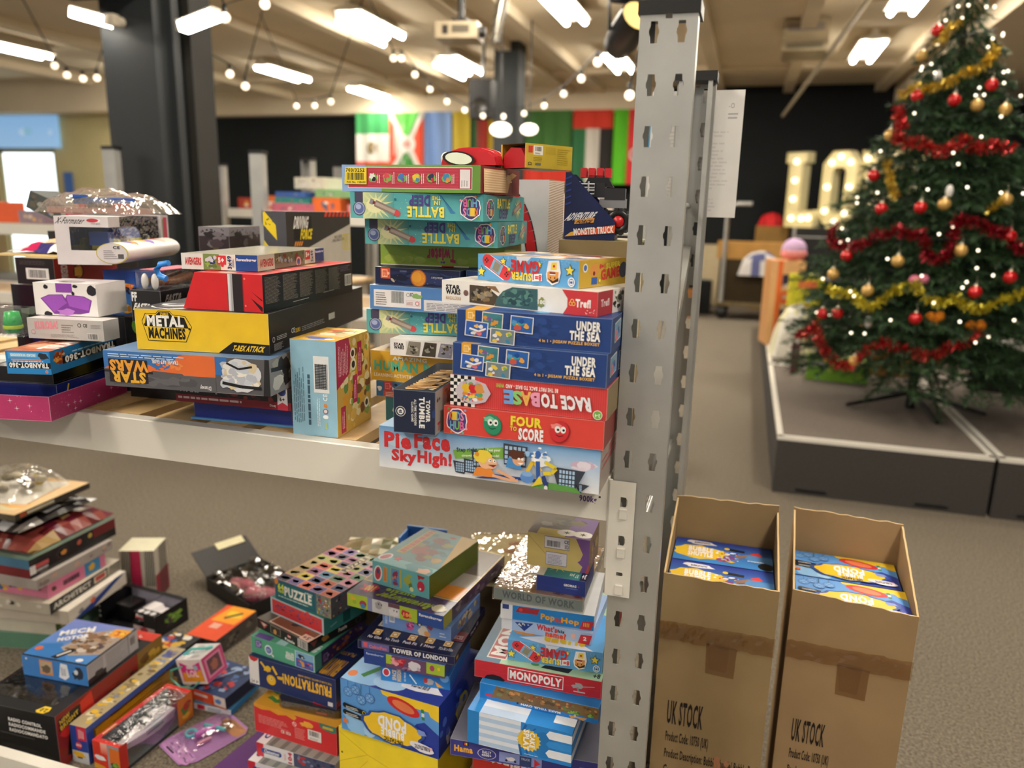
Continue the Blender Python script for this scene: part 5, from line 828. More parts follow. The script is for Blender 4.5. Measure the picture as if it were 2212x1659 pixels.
box('game_box', 'sky-blue handheld game box on the red property-trading game', 'box', (-.209, 1.40), 4, .2, .15, .0475, .5812, {'F': '#63a8e0', '*': '#63a8e0'}, f)
def f(a):
    F = 'F'; a.rect(F, 0, 0, .12, 1, '#e4e6ee'); a.shp(F, ((.15, .75), (.36, .9), (.26, .1)), '#26408a'); a.dots(F, .18, .4, .33, .85, 9, ['#e8cf4a', '#c8d4ea'], .06, 3); a.txt(F, "What's", .4, .5, .62, .95, '#cf3a3c', 0, .06, '#5a2024', .06); a.txt(F, 'his', .63, .55, .7, .8, '#3a3a44', 0, .04); a.txt(F, 'name?', .5, .05, .72, .5, '#e0503a', 0, .06, '#5a2024', .06); a.blob(F, .8, .5, .22, '#e8b8b0', 1, 3, .2); a.shp(F, ((.85, .0), (.88, .75), (1, .8), (.97, 0)), '#cf2f3c'); a.txt(F, '2', .91, .3, .94, .6, '#f0eeee', 0, .06)
box('game_box', 'pale-blue name-guessing game box with red wording', 'box', (-.237, 1.42), -.9, .198, .17, .0275, .629, {'F': '#a9c3ec', '*': '#a9c3ec'}, f)
def f(a):
    F = 'F'; a.rect(F, 0, 0, .13, 1, '#e8eaf0'); a.rect(F, .02, .68, .09, 1, '#34488a'); a.shp(F, ((.16, .55), (.2, .95), (.42, .92), (.4, .55)), '#a8303a'); a.ell(F, .22, .75, .12, '#d84a4a'); a.txt(F, 'Pop', .44, .2, .58, .68, '#e8a83a', 0, .08, '#5a2a1c', .08); a.txt(F, 'n', .595, .26, .645, .48, '#d84a3a', 0, .08, '#5a2a1c', .06); a.txt(F, 'Hop', .66, .16, .84, .6, '#e8a83a', 0, .08, '#5a2a1c', .08); a.shp(F, ((.85, .02), (.88, .56), (1, .58), (.97, .02)), '#c8303c'); a.stripes(F, .89, .2, .96, .46, 4, '#f0b84a', True, .5)
box('game_box', 'bright blue hopping game box with yellow wording, under the world-of-work puzzle', 'box', (-.236, 1.43), 4, .2, .2, .034, .657, {'F': '#2585d4', 'T': '#d8dade', '*': '#c8ccd4'}, f)
def f(a):
    a.txt('F', 'WORLD OF WORK', .1, .22, .9, .8, '#5f7486', 0, .04); T = 'T'; rr = random.Random(9)
    for i in range(26):
        u, v = .05 + .85 * rr.random(), .03 + .94 * rr.random(); c = rr.choice(('#5a3a2a', '#7a4030', '#3a2c26', '#8a5a3a', '#a8442c')); L = .12; a.rect(T, u, v, min(1, u + L), v + .014, c); a.rect(T, u + .03, v - .008, min(1, u + .08), v + .022, c); a.ell(T, min(.98, u + L + .015), v + .007, .009, '#c89a78')
box('puzzle_box', 'shrink-wrapped grey-blue world-of-work puzzle box with tan figure-printed lid', 'box', (-.262, 1.436), 1.4, .194, .27, .0265, .6912, {'F': '#8fa3ad', 'T': '#c9a486', '*': '#8a9498'}, f, mt='gloss', parts=(('shrink_wrap', lambda q: q.box(-.1, -.138, -.001, .1, .138, .0285, '#ffffff'), 'shrink'),))
def f(a): a.txt('F', 'GEOMAG', .56, .52, .81, .66, '#f0f0f4', 0, .06); a.star('F', .86, .58, .06, '#cf3a48', 4, .4); a.rect('F', .6, .4, .84, .42, '#8fa8e0'); a.rect('F', .05, .36, .9, .37, '#3f62b8'); T = 'T'; a.rect(T, 0, 0, 1, 1, '#2f7f84'); a.rect(T, 0, 0, .14, 1, '#d8d4c8'); a.star(T, .35, .5, .3, '#d8c45a', 10, .2); a.rect(T, .86, 0, 1, 1, '#20264a'); a.txt(T, '3+', .89, .1, .97, .3, '#f0f0f4', 180, .04); a.txt(T, '37 pcs', .64, .1, .82, .3, '#d8e4e0', 180, .03)
box('toy_box', 'small royal-blue magnet toy box on the world-of-work puzzle', 'box', (-.261, 1.451), .8, .106, .1, .036, .7182, {'F': '#2b3f8f', '*': '#2b3f8f'}, f)
def f(a):
    F = 'F'; a.shp(F, ((.78, 1), (.9, .55), (.86, .36), (.82, .3), (.9, .18), (.86, 0), (1, 0), (1, 1)), '#7a5596'); a.rect(F, .28, .6, .68, .96, '#4a4060'); a.rect(F, .285, .615, .675, .945, '#dedce6'); a.bars(F, .32, .66, .55, .84, 6, None); a.txt(F, 'CE', .6, .8, .67, .9, '#26242c', 0, .03); a.txt(F, 'UKCA', .61, .64, .67, .76, '#26242c', 0, .03); a.rect(F, .31, .1, .65, .5, '#6a5f8a'); a.rect(F, .315, .115, .645, .485, '#d8d6e4'); a.small(F, .34, .15, .62, .44, 7, '#8a86a4'); a.line(F, [(0, .95), (.3, .42)], .001, '#a8935a'); a.shp(F, ((.95, 0), (.99, .25), (1, .25), (1, 0)), '#cf4a4a')
    T = 'T'; a.rect(T, 0, 0, 1, 1, '#5a4a2c'); a.rect(T, .15, .0, .6, .3, '#c8b43a'); a.rect(T, .6, 0, 1, 1, '#6f4f8a'); a.dots(T, .2, .4, .9, 1, 14, ['#4a3f28', '#6a5c34', '#3a3428'], .12, 3); a.ell(T, .6, .2, .15, '#e8e4d8', 1.3); a.ell(T, .86, .2, .15, '#e8e4d8', 1.3); a.star(T, .6, .2, .09, '#3a3028', 6, .3); a.star(T, .86, .2, .09, '#3a3028', 6, .3); a.blob(T, .22, .5, .12, '#8a8070', 1, 4); a.dots('R', 0, 0, 1, 1, 14, ['#8a6a7a', '#a89060', '#5a4a5a'], .14, 3)
box('game_box', 'cream-yellow and purple game box with barcode label, topmost of the floor stack by the upright', 'box', (-.263, 1.486), 0, .137, .11, .077, .7545, {'F': '#d2bc76', 'R': '#7f6a5a', '*': '#8a7a4a'}, f)
# ------------------------------------------------------------------ floor: middle stack
box('carton_box', 'plain brown carton on the carpet under the yellow packing box', 'box', (-.55, 1.36), -6, .26, .24, .2, 0, '#a8874f', mt='carton')
def f(a): a.line('F', [(0, .3), (.3, .62), (.0, .9)], .0012, '#c8a81c'); a.line('F', [(.3, .62), (.72, .4), (1, .55)], .0012, '#c8a81c'); a.line('F', [(.1, .02), (.3, .5)], .001, '#c8a81c'); a.ell('F', .03, .5, .02, '#4a4020')
box('craft_box', 'plain bright-yellow box folded like an envelope, under the bubble toy box', 'box', (-.548, 1.34), -7, .262, .23, .1345, .2003, {'F': '#ecd22e', '*': '#d8bf2a'}, f)
def pond(a, k='F', side=True):
    a.rect(k, 0, 0, 1, 1, '#5a98dc'); a.shp(k, ((.62, 0), (.7, .3), (.78, .55), (.86, .62), (1, .45), (1, 0)), '#2a3f9e'); a.dots(k, .0, .02, .4, .45, 12, ['#9cc8f0', '#7fb2ea'], .1, 5, .1, 1); a.ell(k, .17, .2, .24, '#8fc0ee'); a.ell(k, .3, .12, .12, '#a8d0f2')
    a.shp(k, ((.42, 1), (.44, .93), (.5, .9), (.52, .84), (.58, .82), (.64, .84), (.9, .84), (.92, .76), (.97, .72), (1, .7), (1, 1)), '#eec932'); a.ell(k, .65, .8, .13, '#c82c30', 2.5, -14); a.ell(k, .65, .8, .085, '#e07a50', 2.6, -14); a.line(k, [(.84, .86), (.85, .66)], .007, '#2f7f4a'); a.rect(k, .832, .72, .86, .79, '#d8dce0')
    for u, v in ((.08, .78), (.16, .86), (.22, .7), (.31, .78)): a.line(k, [(u, 1), (u, v + .08)], .0012, '#3a6a8a'); a.ring(k, u, v, .095, '#3f62a8', '#6aa4e2', .9); [a.ring(k, u + .02 * math.cos(t), v + .045 * math.sin(t), .038, '#3f62a8', '#78aee6', .8) for t in (0, 1.6, 3.1, 4.7)]
    for v0, t, n in ((.46, 'DIP AND WAND', ''), (.33, 'LARGE BUBBLE WANDS', '4')):
        a.line(k, [(.05, v0 + .05), (.25, v0 - .0)], .012, '#17181c'); a.ell(k, .05, v0 + .05, .05, '#17181c'); a.ell(k, .25, v0, .05, '#17181c'); a.small(k, .06, v0 - .0, .2, v0 + .055, 2, '#e8e6e0', 4); a.ring(k, .25, v0, .036, '#e8c83a', '#17181c', .7)
    a.ell(k, .05, .2, .045, '#e07a3a', 1.1); a.blob(k, .54, .33, .3, '#2f4f9c', 2.0, 6, .1, 24); a.blob(k, .54, .33, .27, '#eec52e', 2.0, 6, .1, 24); [a.ell(k, u, v, .04, '#eec52e') for u, v in ((.4, .52), (.6, .56), (.36, .2), (.75, .3))]
    a.txt(k, 'POND', .40, .32, .68, .52, '#eef0fa', 180, .09, '#3f56a8', .1); a.txt(k, 'BUBBLE', .43, .17, .66, .3, '#eef0fa', 180, .08, '#3f56a8', .1); a.txt(k, 'UN-TASTIC', .46, .07, .65, .14, '#3a2f14', 180, .06)
    a.blob(k, .85, .14, .09, '#e6e4ee', 2.6, 4, .15, 14, -8); a.txt(k, 'BUBBLETASTIC', .77, .11, .92, .18, '#3a3040', 180, .05); a.ell(k, .93, .17, .03, '#e8b0c0'); a.blob(k, .84, .42, .06, '#7f96d8', 1.4, 4)
def f(a):
    pond(a); T = 'T'; a.rect(T, 0, 0, 1, 1, '#2a3a94'); a.ell(T, .15, .2, .22, '#8fc0ee', 1.5); a.line(T, [(.16, .12), (.26, .32)], .014, '#2f8040'); a.ell(T, .45, .12, .1, '#a8cdf0', 1.8); a.blob(T, .72, .2, .1, '#e8e6ee', 2.4, 4); a.txt(T, 'BUBBLETASTIC', .64, .17, .81, .25, '#3a3040', 180, .05); a.ell(T, .6, .4, .06, '#e8cf3a', 2.4); a.ell(T, .06, .12, .05, '#e07a3a')
    R = 'R'; a.rect(R, 0, 0, 1, 1, '#22388e'); a.blob(R, .5, .45, .22, '#c8b83a', 1, 5, .25); a.txt(R, 'BUBBLE POND', .4, .3, .6, .62, '#8a9ac8', 90, .06); a.blob(R, .2, .2, .16, '#b8c0d8', .5, 4); a.dots(R, 0, 0, 1, 1, 9, ['#3a56b0', '#4a6ac0'], .06, 3, .1, 1)
box('toy_box', 'large blue bubble toy box printed upside down, in the middle floor stack', 'box', (-.546, 1.341), -5.5, .251, .23, .131, .3351, {'*': '#22388e'}, f)
def f(a):
    F = 'F'; a.grad(F, 0, 0, 1, 1, '#2f86d0', '#1f62ae'); a.ell(F, .08, .62, .3, '#f0eef2', .9); a.ell(F, .08, .62, .24, '#c83a48', .8); a.txt(F, 'SPACE', .17, .15, .225, .85, '#e0c49a', 90, .05, '#7a4a2a', .06); a.txt(F, 'MISSION', .24, .1, .295, .95, '#e0c49a', 90, .05, '#7a4a2a', .06); a.txt(F, '42 PIECE', .34, .15, .365, .8, '#cfe0f2', 90, .03); a.line(F, [(.42, .7), (.52, .1)], .003, '#dfeaf6'); a.blob(F, .7, .4, .22, '#a8aab4', 1.6, 3, .2); a.ell(F, .65, .45, .2, '#b83a30', .7); a.shp(F, ((.78, .5), (.92, .1), (.82, .1)), '#e0a24a'); a.ell(F, .92, .8, .3, '#6fa8de')
box('puzzle_box', 'bright blue space-mission puzzle box lying on the bubble toy box', 'box', (-.544, 1.401), 5, .162, .17, .0355, .4665, '#1f62ae', f)
def ghost(a, lid=True):
    F = 'F'; a.rect(F, 0, 0, 1, 1, '#b9c2d4')
def f(a):
    F = 'F'; a.rect(F, 0, 0, .28, 1, '#2b4690'); a.txt(F, 'Ravensburger', .03, .66, .25, .86, '#b8c8ea', 0, .03); a.rect(F, .28, 0, 1, 1, '#6a4a6a'); a.rect(F, .28, .3, .35, 1, '#a8c23a'); a.dots(F, .33, .2, .55, .95, 16, ['#c8384a', '#e0606a', '#a82a3c', '#e8a0a8'], .14, 4); a.blob(F, .63, .5, .36, '#d8d4dc', 1.2, 6, .2); a.ell(F, .68, .35, .1, '#b8b0bc'); a.rect(F, .78, .15, 1, 1, '#a9c43c'); a.ell(F, .85, .6, .22, '#a84a6a', .8); a.ell(F, .93, .62, .13, '#e8cf3a', .8); a.dots(F, .4, .0, .75, .4, 10, ['#3a2a4a', '#8a6a8a', '#c8a8c0'], .1, 3)
box('puzzle_box', 'blue and lime hundred-piece ghost puzzle box under the dark tower model kit', 'box', (-.552, 1.388), .7, .194, .25, .033, .5022, '#2b4690', f, mt='gloss')
def f(a):
    F = 'F'; a.rect(F, .04, .12, .33, .92, '#6a67a4'); a.rect(F, .06, .3, .1, .86, '#d85a6a'); a.txt(F, 'CubicFun', .12, .28, .3, .62, '#d8707c', 0, .05); a.txt(F, 'TOWER OF LONDON', .37, .24, .92, .74, '#e8e6ea', 0, .06)
    T = 'T'; a.rect(T, 0, 0, 1, 1, '#1f2140'); a.rect(T, .08, .3, .9, .98, '#cfcac0'); a.rect(T, .1, .33, .88, .96, '#8a8a86'); a.dots(T, .1, .34, .86, .95, 30, ['#a8a49a', '#6a6f74', '#c8c2b4', '#4a5058'], .06, 3)
    for i, t in enumerate(('No Glue', 'No Tools', 'Push Fit', '1 Hour', '19.2 x 18.1 x 10.8cm')): u = .06 + .185 * i; a.rect(T, u + .03, .14, u + .11, .24, '#e6c07a'); a.ring(T, u + .07, .19, .03, '#a8703a', '#f0dcb0', .7); a.txt(T, t, u + .01, .07, u + .15, .115, '#d8d6e0', 0, .03)
    a.rect(T, .84, .26, 1, .44, '#7a2030'); a.txt(T, 'PIECES', .86, .3, .97, .36, '#d8b8b8', 0, .03); R = 'R'; a.rect(R, 0, 0, 1, 1, '#22244a'); a.txt(R, 'Pieces 40', .5, .3, .75, .7, '#b8b8c8', 0, .04); a.rect(R, .04, .3, .1, .7, '#d8a83a')
box('model_kit_box', 'dark navy tower model kit box with a row of small orange icons', 'box', (-.531, 1.395), 1.8, .231, .223, .021, .5355, {'*': '#22244a'}, f, mt='gloss')
def f(a):
    F = 'F'; a.txt(F, 'PIECES', .04, .3, .07, .9, '#cfdcf0', 90, .03); a.rect(F, .1, .45, .18, .98, '#d8dce8'); a.bars(F, .11, .55, .17, .9, 4, None, '#6a7a9a'); a.blob(F, .41, .5, .3, '#c85a9a', 1, 3, .25); a.dots(F, .35, .3, .48, .8, 10, ['#e08ac0', '#8a3a7a'], .06, 2); a.blob(F, .55, .75, .16, '#2a2a2e', 1.2, 4); a.ell(F, .55, .72, .08, '#e8e6e2'); a.blob(F, .6, .3, .36, '#d8cfc4', .9, 5, .2); a.blob(F, .66, .2, .2, '#d89a5a', 1, 6); a.blob(F, .7, .7, .2, '#8a4a5a', 1.2, 7); a.small(F, .84, .2, .94, .6, 2, '#cfdcf0', 3)
    R = 'R'; a.rect(R, 0, 0, 1, 1, '#5f86c4'); a.dots(R, .2, 0, 1, 1, 16, ['#e0a080', '#2a2a30', '#d8c8a8', '#8a6a4a'], .2, 3)
box('puzzle_box', 'cornflower-blue animal puzzle box between the tower model kit and the ghost puzzle lid', 'box', (-.56, 1.445), -3.2, .173, .17, .0365, .5567, {'F': '#6f94d4', '*': '#5f86c4'}, f)
def f(a):
    F = 'F'; a.rect(F, 0, 0, .22, 1, '#aec63e'); a.ell(F, .17, .4, .26, '#a8405a', 1.1); a.ell(F, .17, .22, .18, '#3f86b8', 1.2); a.blob(F, .06, .66, .16, '#e0b83a', 1.2, 2); a.ell(F, .08, .4, .16, '#9ab838'); a.rect(F, .22, 0, .27, 1, '#8a90c0'); a.rect(F, .27, 0, .56, 1, '#c9c9ce'); a.blob(F, .34, .62, .3, '#a4a2a6', 1, 3, .15); a.blob(F, .5, .4, .38, '#dcdadf', 1, 5, .2); [a.ell(F, u, v, .07, '#1f1d22', .6) for u, v in ((.34, .7), (.37, .68), (.5, .5), (.53, .48))]; a.rect(F, .44, .7, .6, 1, '#6a4a54'); a.rect(F, .56, 0, .74, 1, '#a9c33c'); a.blob(F, .63, .42, .36, '#c62c48', 1, 4, .3); a.txt(F, '100', .6, .3, .68, .55, '#ecb84a', 0, .05); a.rect(F, .745, 0, 1, 1, '#2b4f9c'); a.txt(F, 'Ravensburger', .76, .55, .985, .8, '#f0f0f4', 0, .04)
    T = 'T'; a.rect(T, 0, 0, 1, 1, '#4a3a66'); a.dots(T, 0, 0, 1, .25, 30, ['#54446f', '#3f305a'], .03, 3); a.rect(T, 0, .2, 1, 1, '#c8a860'); a.rect(T, .012, .212, .988, .99, '#6f655e'); a.rect(T, .35, .22, .98, .4, '#d8862c'); a.blob(T, .5, .3, .06, '#e8e4de', 1.6, 3); a.rect(T, .5, .4, .98, .6, '#a8a09a'); a.dots(T, .02, .3, .4, .98, 18, ['#8a8078', '#5a524e', '#a89a8a'], .05, 3)
    a.txt(T, 'Ravensburger', .28, .03, .82, .12, '#9fb43a', 180, .05, shear=.1); a.txt(T, 'puzzle', .3, .12, .6, .18, '#9fb43a', 180, .05); a.blob(T, .15, .12, .055, '#c8304a', 1.2, 3, .35); a.txt(T, '100', .11, .08, .19, .15, '#ecb84a', 180, .05); a.dots(T, .84, .02, .98, .14, 9, ['#d8d0b8', '#c8c0a4'], .03, 4)
    R = 'R'; a.rect(R, 0, 0, 1, 1, '#56495e'); a.rect(R, 0, 0, .12, 1, '#b8b43a'); a.dots(R, .15, 0, 1, 1, 16, ['#6f6272', '#8a7f88', '#4a3e50'], .2, 4, .3, 2)
box('puzzle_box', 'large purple-lidded hundred-piece ghost puzzle box under the undersea box', 'box', (-.572, 1.43), -6, .254, .34, .0335, .5935, {'*': '#4a3a66'}, f, mt='gloss')
def f(a):
    F = 'F'; a.ell(F, .1, .48, .36, '#f0eef0', .6, -8); a.ell(F, .1, .48, .3, '#b8404a', .5, -8); a.ell(F, .1, .58, .12, '#3a4a7a', .6); a.rect(F, .2, .18, .265, .86, '#d8a05a'); a.small(F, .21, .22, .258, .84, 2, '#b8543a', 4, True); a.rect(F, .33, .1, .52, .92, '#b8b45a'); a.rect(F, .34, .12, .49, .9, '#5f9ac0'); a.dots(F, .35, .15, .48, .85, 16, ['#b83a50', '#4a6ab0', '#8a3a5a', '#e08a5a'], .07, 3)
    a.blob(F, .63, .52, .2, '#a8ae4a', .9, 4, .12); a.blob(F, .68, .35, .12, '#6a7a34', .8, 3); a.ell(F, .7, .2, .1, '#e8e0a8'); a.blob(F, .66, .76, .06, '#a8ae4a', 2, 5); a.ell(F, .86, .45, .23, '#c8304a', .8); a.ell(F, .85, .33, .05, '#f0eeee'); a.shp(F, ((.82, .7), (.86, .8), (.9, .78), (.93, .9), (.8, .92)), '#a83040')
    R = 'R'; a.rect(R, 0, 0, 1, 1, '#6f7f24'); a.line(R, [(0, .0), (.3, .35), (.3, 0)], .0008, '#58661c'); a.line(R, [(1, 1), (.72, .55), (.72, 1)], .0008, '#58661c')
    T = 'T'; a.rect(T, 0, 0, 1, 1, '#4f7f84'); a.rect(T, 0, 0, 1, .16, '#6fb2b8'); a.dots(T, .2, .2, .95, .95, 34, ['#6a3028', '#8a4030', '#3f5a60', '#7a7a3a', '#5f3a4a', '#a8823a', '#3a6a70'], .06, 4); a.rect(T, .13, .3, .27, .95, '#a89a3a'); a.small(T, .15, .32, .26, .98, 1, '#a84a34', 4, True, .9); a.ell(T, .1, .14, .09, '#f0eef0', .7, -20); a.ell(T, .1, .14, .07, '#a8404a', .6, -20); a.star(T, .3, .16, .06, '#b83048'); a.blob(T, .78, .07, .1, '#4a8f9a', 1.8, 4); a.blob(T, .85, .06, .06, '#e0b494', 1.3, 3); a.shp(T, ((.7, 1), (1, .2), (1, 1)), '#a8862c')
box('puzzle_box', 'teal undersea puzzle box with olive side, topmost of the middle floor stack', 'box', (-.631, 1.489), -11.1, .163, .222, .058, .6272, {'F': '#69b3ba', '*': '#6f7f24'}, f)
# ------------------------------------------------------------------ floor: third stack
def f(a): T = 'T'; a.rect(T, 0, 0, 1, 1, '#56226a'); a.ell(T, .3, .5, .1, '#e0c89a', 1.4); a.txt(T, 'PUZZLE', .22, .46, .38, .54, '#8a3a4a', 0, .05); a.rect(T, .3, .7, .42, .95, '#34488a')
box('puzzle_box', 'big purple puzzle box on the carpet at the bottom of the third stack', 'box', (-.88, 1.31), -9, .315, .34, .105, 0, '#4f1f62', f)
def clem(a, pic):
    for k in ('F',):
        a.rect(k, 0, 0, .09, 1, '#c8303c'); a.line(k, [(.08, .5), (.3, .5)], .0165, '#e8e6ea'); a.line(k, [(.09, .5), (.29, .5)], .0135, '#34488c'); a.ell(k, .09, .5, .2, '#34488c'); a.ell(k, .29, .5, .2, '#34488c'); a.txt(k, 'Clementoni', .1, .38, .29, .62, '#e8eaf2', 0, .04); a.txt(k, '104', .41, .1, .455, .9, '#c83a4a', 90, .05); a.small(k, .36, .2, .385, .8, 2, '#d88a92', 3, True); a.rect(k, .48, 0, 1, 1, pic); a.dots(k, .48, 0, 1, 1, 26, ['#3a4266', '#6a6f86', '#e0c02c', '#2a2c3a', '#8a90a8'] if pic != '#4a4f6a' else ['#3a4266', '#7a80a0', '#b03a3a', '#2a2c4a'], .12, 6)
    T = 'T'; a.rect(T, 0, 0, 1, 1, '#8a8b86'); a.rect(T, 0, 0, .12, 1, '#e0dee2'); a.stripes(T, .15, 0, 1, 1, 6, '#6a6b6a', True, .4, .1); a.rect(T, .3, .3, .45, .8, '#d8bf2c'); a.txt(T, 'Clementoni', .03, .1, .09, .8, '#34488c', 90, .05)
box('puzzle_box', 'white hundred-and-four-piece puzzle box with black and yellow picture, lower of two alike', 'box', (-.852, 1.395), -2, .234, .2, .0405, .106, {'F': '#dcdae0', '*': '#b8b6ba'}, lambda a: clem(a, '#2a2c34'))
box('puzzle_box', 'white hundred-and-four-piece puzzle box with blue-grey picture, upper of two alike', 'box', (-.846, 1.415), -2.6, .229, .2, .0385, .147, {'F': '#e0dee2', '*': '#b8b6ba'}, lambda a: clem(a, '#4a4f6a'))
def f(a):
    F = 'F'; a.shp(F, ((0, .9), (.1, .84), (.2, .9), (.3, .82), (.4, .9), (.5, .8), (.53, .92), (.5, 1), (0, 1)), '#dc9a2c'); a.blob(F, .65, .78, .1, '#e8a838', 2.2, 5, .3); a.shp(F, ((.8, .9), (.84, .8), (.95, .76), (1, .8), (1, 1), (.8, 1)), '#3f7a6a'); a.small(F, .84, .84, .97, .93, 1, '#d8b83a', 3, duty=1); a.small(F, .05, .35, .45, .66, 7, '#e0908c', 3); a.small(F, .5, .2, .63, .6, 7, '#e0908c', 4); a.ring(F, .5, .68, .08, '#f0dcd8', '#cf3236', .8); a.line(F, [(.48, .73), (.52, .63)], .002, '#f0dcd8'); a.txt(F, 'CE', .33, .22, .37, .32, '#f0dcd8', 0, .04); a.txt(F, 'UKCA', .39, .22, .45, .32, '#f0dcd8', 0, .04); a.rect(F, .66, .3, .82, .66, '#e4e0de'); a.bars(F, .68, .45, .8, .62, 7, None); a.small(F, .68, .33, .8, .4, 2, '#8a8684')
    T = 'T'; a.rect(T, 0, 0, 1, 1, '#c8902c'); a.dots(T, 0, 0, .5, .8, 12, ['#2f6a4a', '#d8b03a', '#3f7a3a', '#a83a2a'], .1, 3)
box('game_box', 'dented bright red dinosaur game box under the black tin', 'box', (-.856, 1.442), -4.5, .248, .2, .081, .1855, {'F': '#cf3236', 'T': '#c8902c', '*': '#a8282c'}, f)
t = thing('toy_tin', 'flat black rounded tin wrapped in clear film, on the red dinosaur box', 'tin', (-.95, 1.535, .2668), math.radians(1.7))
def slab(w, d, h, r, z, c):
    g = Geo(); P = []
    for cx, cy, a0 in ((w / 2 - r, d / 2 - r, 0), (-w / 2 + r, d / 2 - r, 90), (-w / 2 + r, -d / 2 + r, 180), (w / 2 - r, -d / 2 + r, 270)):
        for k in range(6): q = math.radians(a0 + 18 * k); P.append((cx + r * math.cos(q), cy + r * math.sin(q)))
    n = len(P); V = [(x, y, zz) for zz in (z, z + h) for x, y in P]; g.mesh(V, [(i, (i + 1) % n, n + (i + 1) % n, n + i) for i in range(n)], c, True); g.poly([(x, y, z + h) for x, y in P], c); g.poly([(x, y, z) for x, y in P][::-1], c); return g
slab(.178, .13, .0125, .02, 0, '#1c1a19').build('base', 'plastic', t); slab(.18, .132, .009, .021, .0127, '#211f1e').build('lid', 'plastic', t); slab(.186, .137, .0225, .023, -.0003, '#ffffff').build('shrink_wrap', 'shrink', t)
g = Geo(); g.box(.02, -.0664, .004, .05, -.0655, .009, '#a8484c'); g.build('label', 'card', t)
def f(a):
    F = 'F'; a.rect(F, .0, .06, .115, 1, '#e6e4e6'); a.shp(F, ((.0, 1), (.02, .88), (.06, .84), (.1, .9), (.115, 1)), '#c83038'); a.txt(F, '2-4  6+', .02, .1, .1, .2, '#3a3840', 0, .03); a.ring(F, .26, .36, .18, '#c8921c', '#e6b82c', .9); a.ell(F, .26, .4, .05, '#f4e6b0'); a.ell(F, .262, .4, .025, '#2a2010'); a.blob(F, .22, .72, .1, '#e6b82c', 1.6, 3, .3); a.line(F, [(.14, .9), (.2, .72)], .006, '#e6b82c'); a.line(F, [(.28, .85), (.33, .6)], .007, '#e6b82c'); a.shp(F, ((.33, .56), (.4, .58), (.39, .46), (.34, .46)), '#d8a82c')
    a.txt(F, 'FRUSTRATION!', .40, .38, .95, .7, '#edb93a', 180, .06, '#6a3a1c', .05); a.txt(F, 'THE SLAM-O-MATIC CHASE GAME', .58, .78, .96, .84, '#d8ae4a', 180, .03); a.rect(F, .91, .06, .965, .2, '#d8dae2'); a.shp(F, ((.74, .0), (.74, .05), (.9, 0)), '#b8283c'); a.rect('R', 0, 0, 1, 1, '#20305e'); a.rect('R', 0, 0, 1, .2, '#7a1f2c')
    T = 'T'; a.rect(T, 0, 0, 1, 1, '#1d2a58'); a.txt(T, 'FRUSTRATION', .62, .05, .95, .3, '#c8932c', 180, .05); [a.txt(T, t, .6, v, .95, v + .06, '#a8843a', 180, .03) for t, v in (('PLAYING TIME', .4),)]
box('game_box', 'navy dice-popping game box with upside-down golden title, leaning on the black tin', 'box', (-.874, 1.475), -4.8, .264, .25, .0835, .2895, '#1f2f63', f)
def f(a):
    F = 'F'; piece(a, F, .07, .4, .44, '#5f4a94', '#b8aad8'); a.ell(F, .28, .45, .3, '#e8ecf0', .9); a.ell(F, .28, .45, .24, '#a8c4e0', .9); a.ell(F, .28, .45, .18, '#4a62a8', 1.1); a.small(F, .24, .36, .32, .56, 3, '#c8d8f0'); a.line(F, [(.33, .24), (.36, .12)], .005, '#e8ecf0'); a.txt(F, 'SEALIFE', .56, .52, .68, .72, '#e8f0ec', 0, .06); a.txt(F, 'FRIENDS', .55, .3, .68, .5, '#e8f0ec', 0, .06); a.rect(F, .7, .02, .99, .98, '#c8dce4'); a.rect(F, .71, .05, .98, .95, '#3f5fb0'); a.rect(F, .71, .55, .98, .95, '#7fb0d4'); a.blob(F, .8, .7, .14, '#1a1c26', 1.5, 4, .3); a.ell(F, .81, .66, .05, '#f0f0f2'); a.dots(F, .72, .06, .97, .5, 18, ['#8a4a8a', '#c84a6a', '#4a7ac8', '#3a3f86', '#d89a4a'], .07, 5)
    R = 'R'; a.rect(R, 0, 0, 1, 1, '#3f8f84'); a.rect(R, .12, .05, 1, .95, '#3a2a52'); piece(a, R, .14, .15, .6, '#3a2a52', '#8a7ab0'); a.dots(R, .3, .1, .98, .9, 30, ['#7a3a2c', '#a85a34', '#4a5a8a', '#6a3a6a', '#b8842c'], .1, 3)
    T = 'T'; a.rect(T, 0, 0, 1, 1, '#56a888'); a.rect(T, .05, 0, .3, .1, '#5f4a94'); a.rect(T, .4, .0, .54, .12, '#a8d4d8'); a.ell(T, .85, .14, .05, '#cfe6e8', 2.4); a.txt(T, 'SEALIFE', .7, .05, .95, .2, '#e0f0ec', 90, .05)
box('puzzle_box', 'mint-green sealife friends puzzle box with purple badge', 'box', (-.935, 1.484), -8.1, .206, .209, .0475, .3732, {'F': '#56a888', '*': '#3f8f84'}, f)
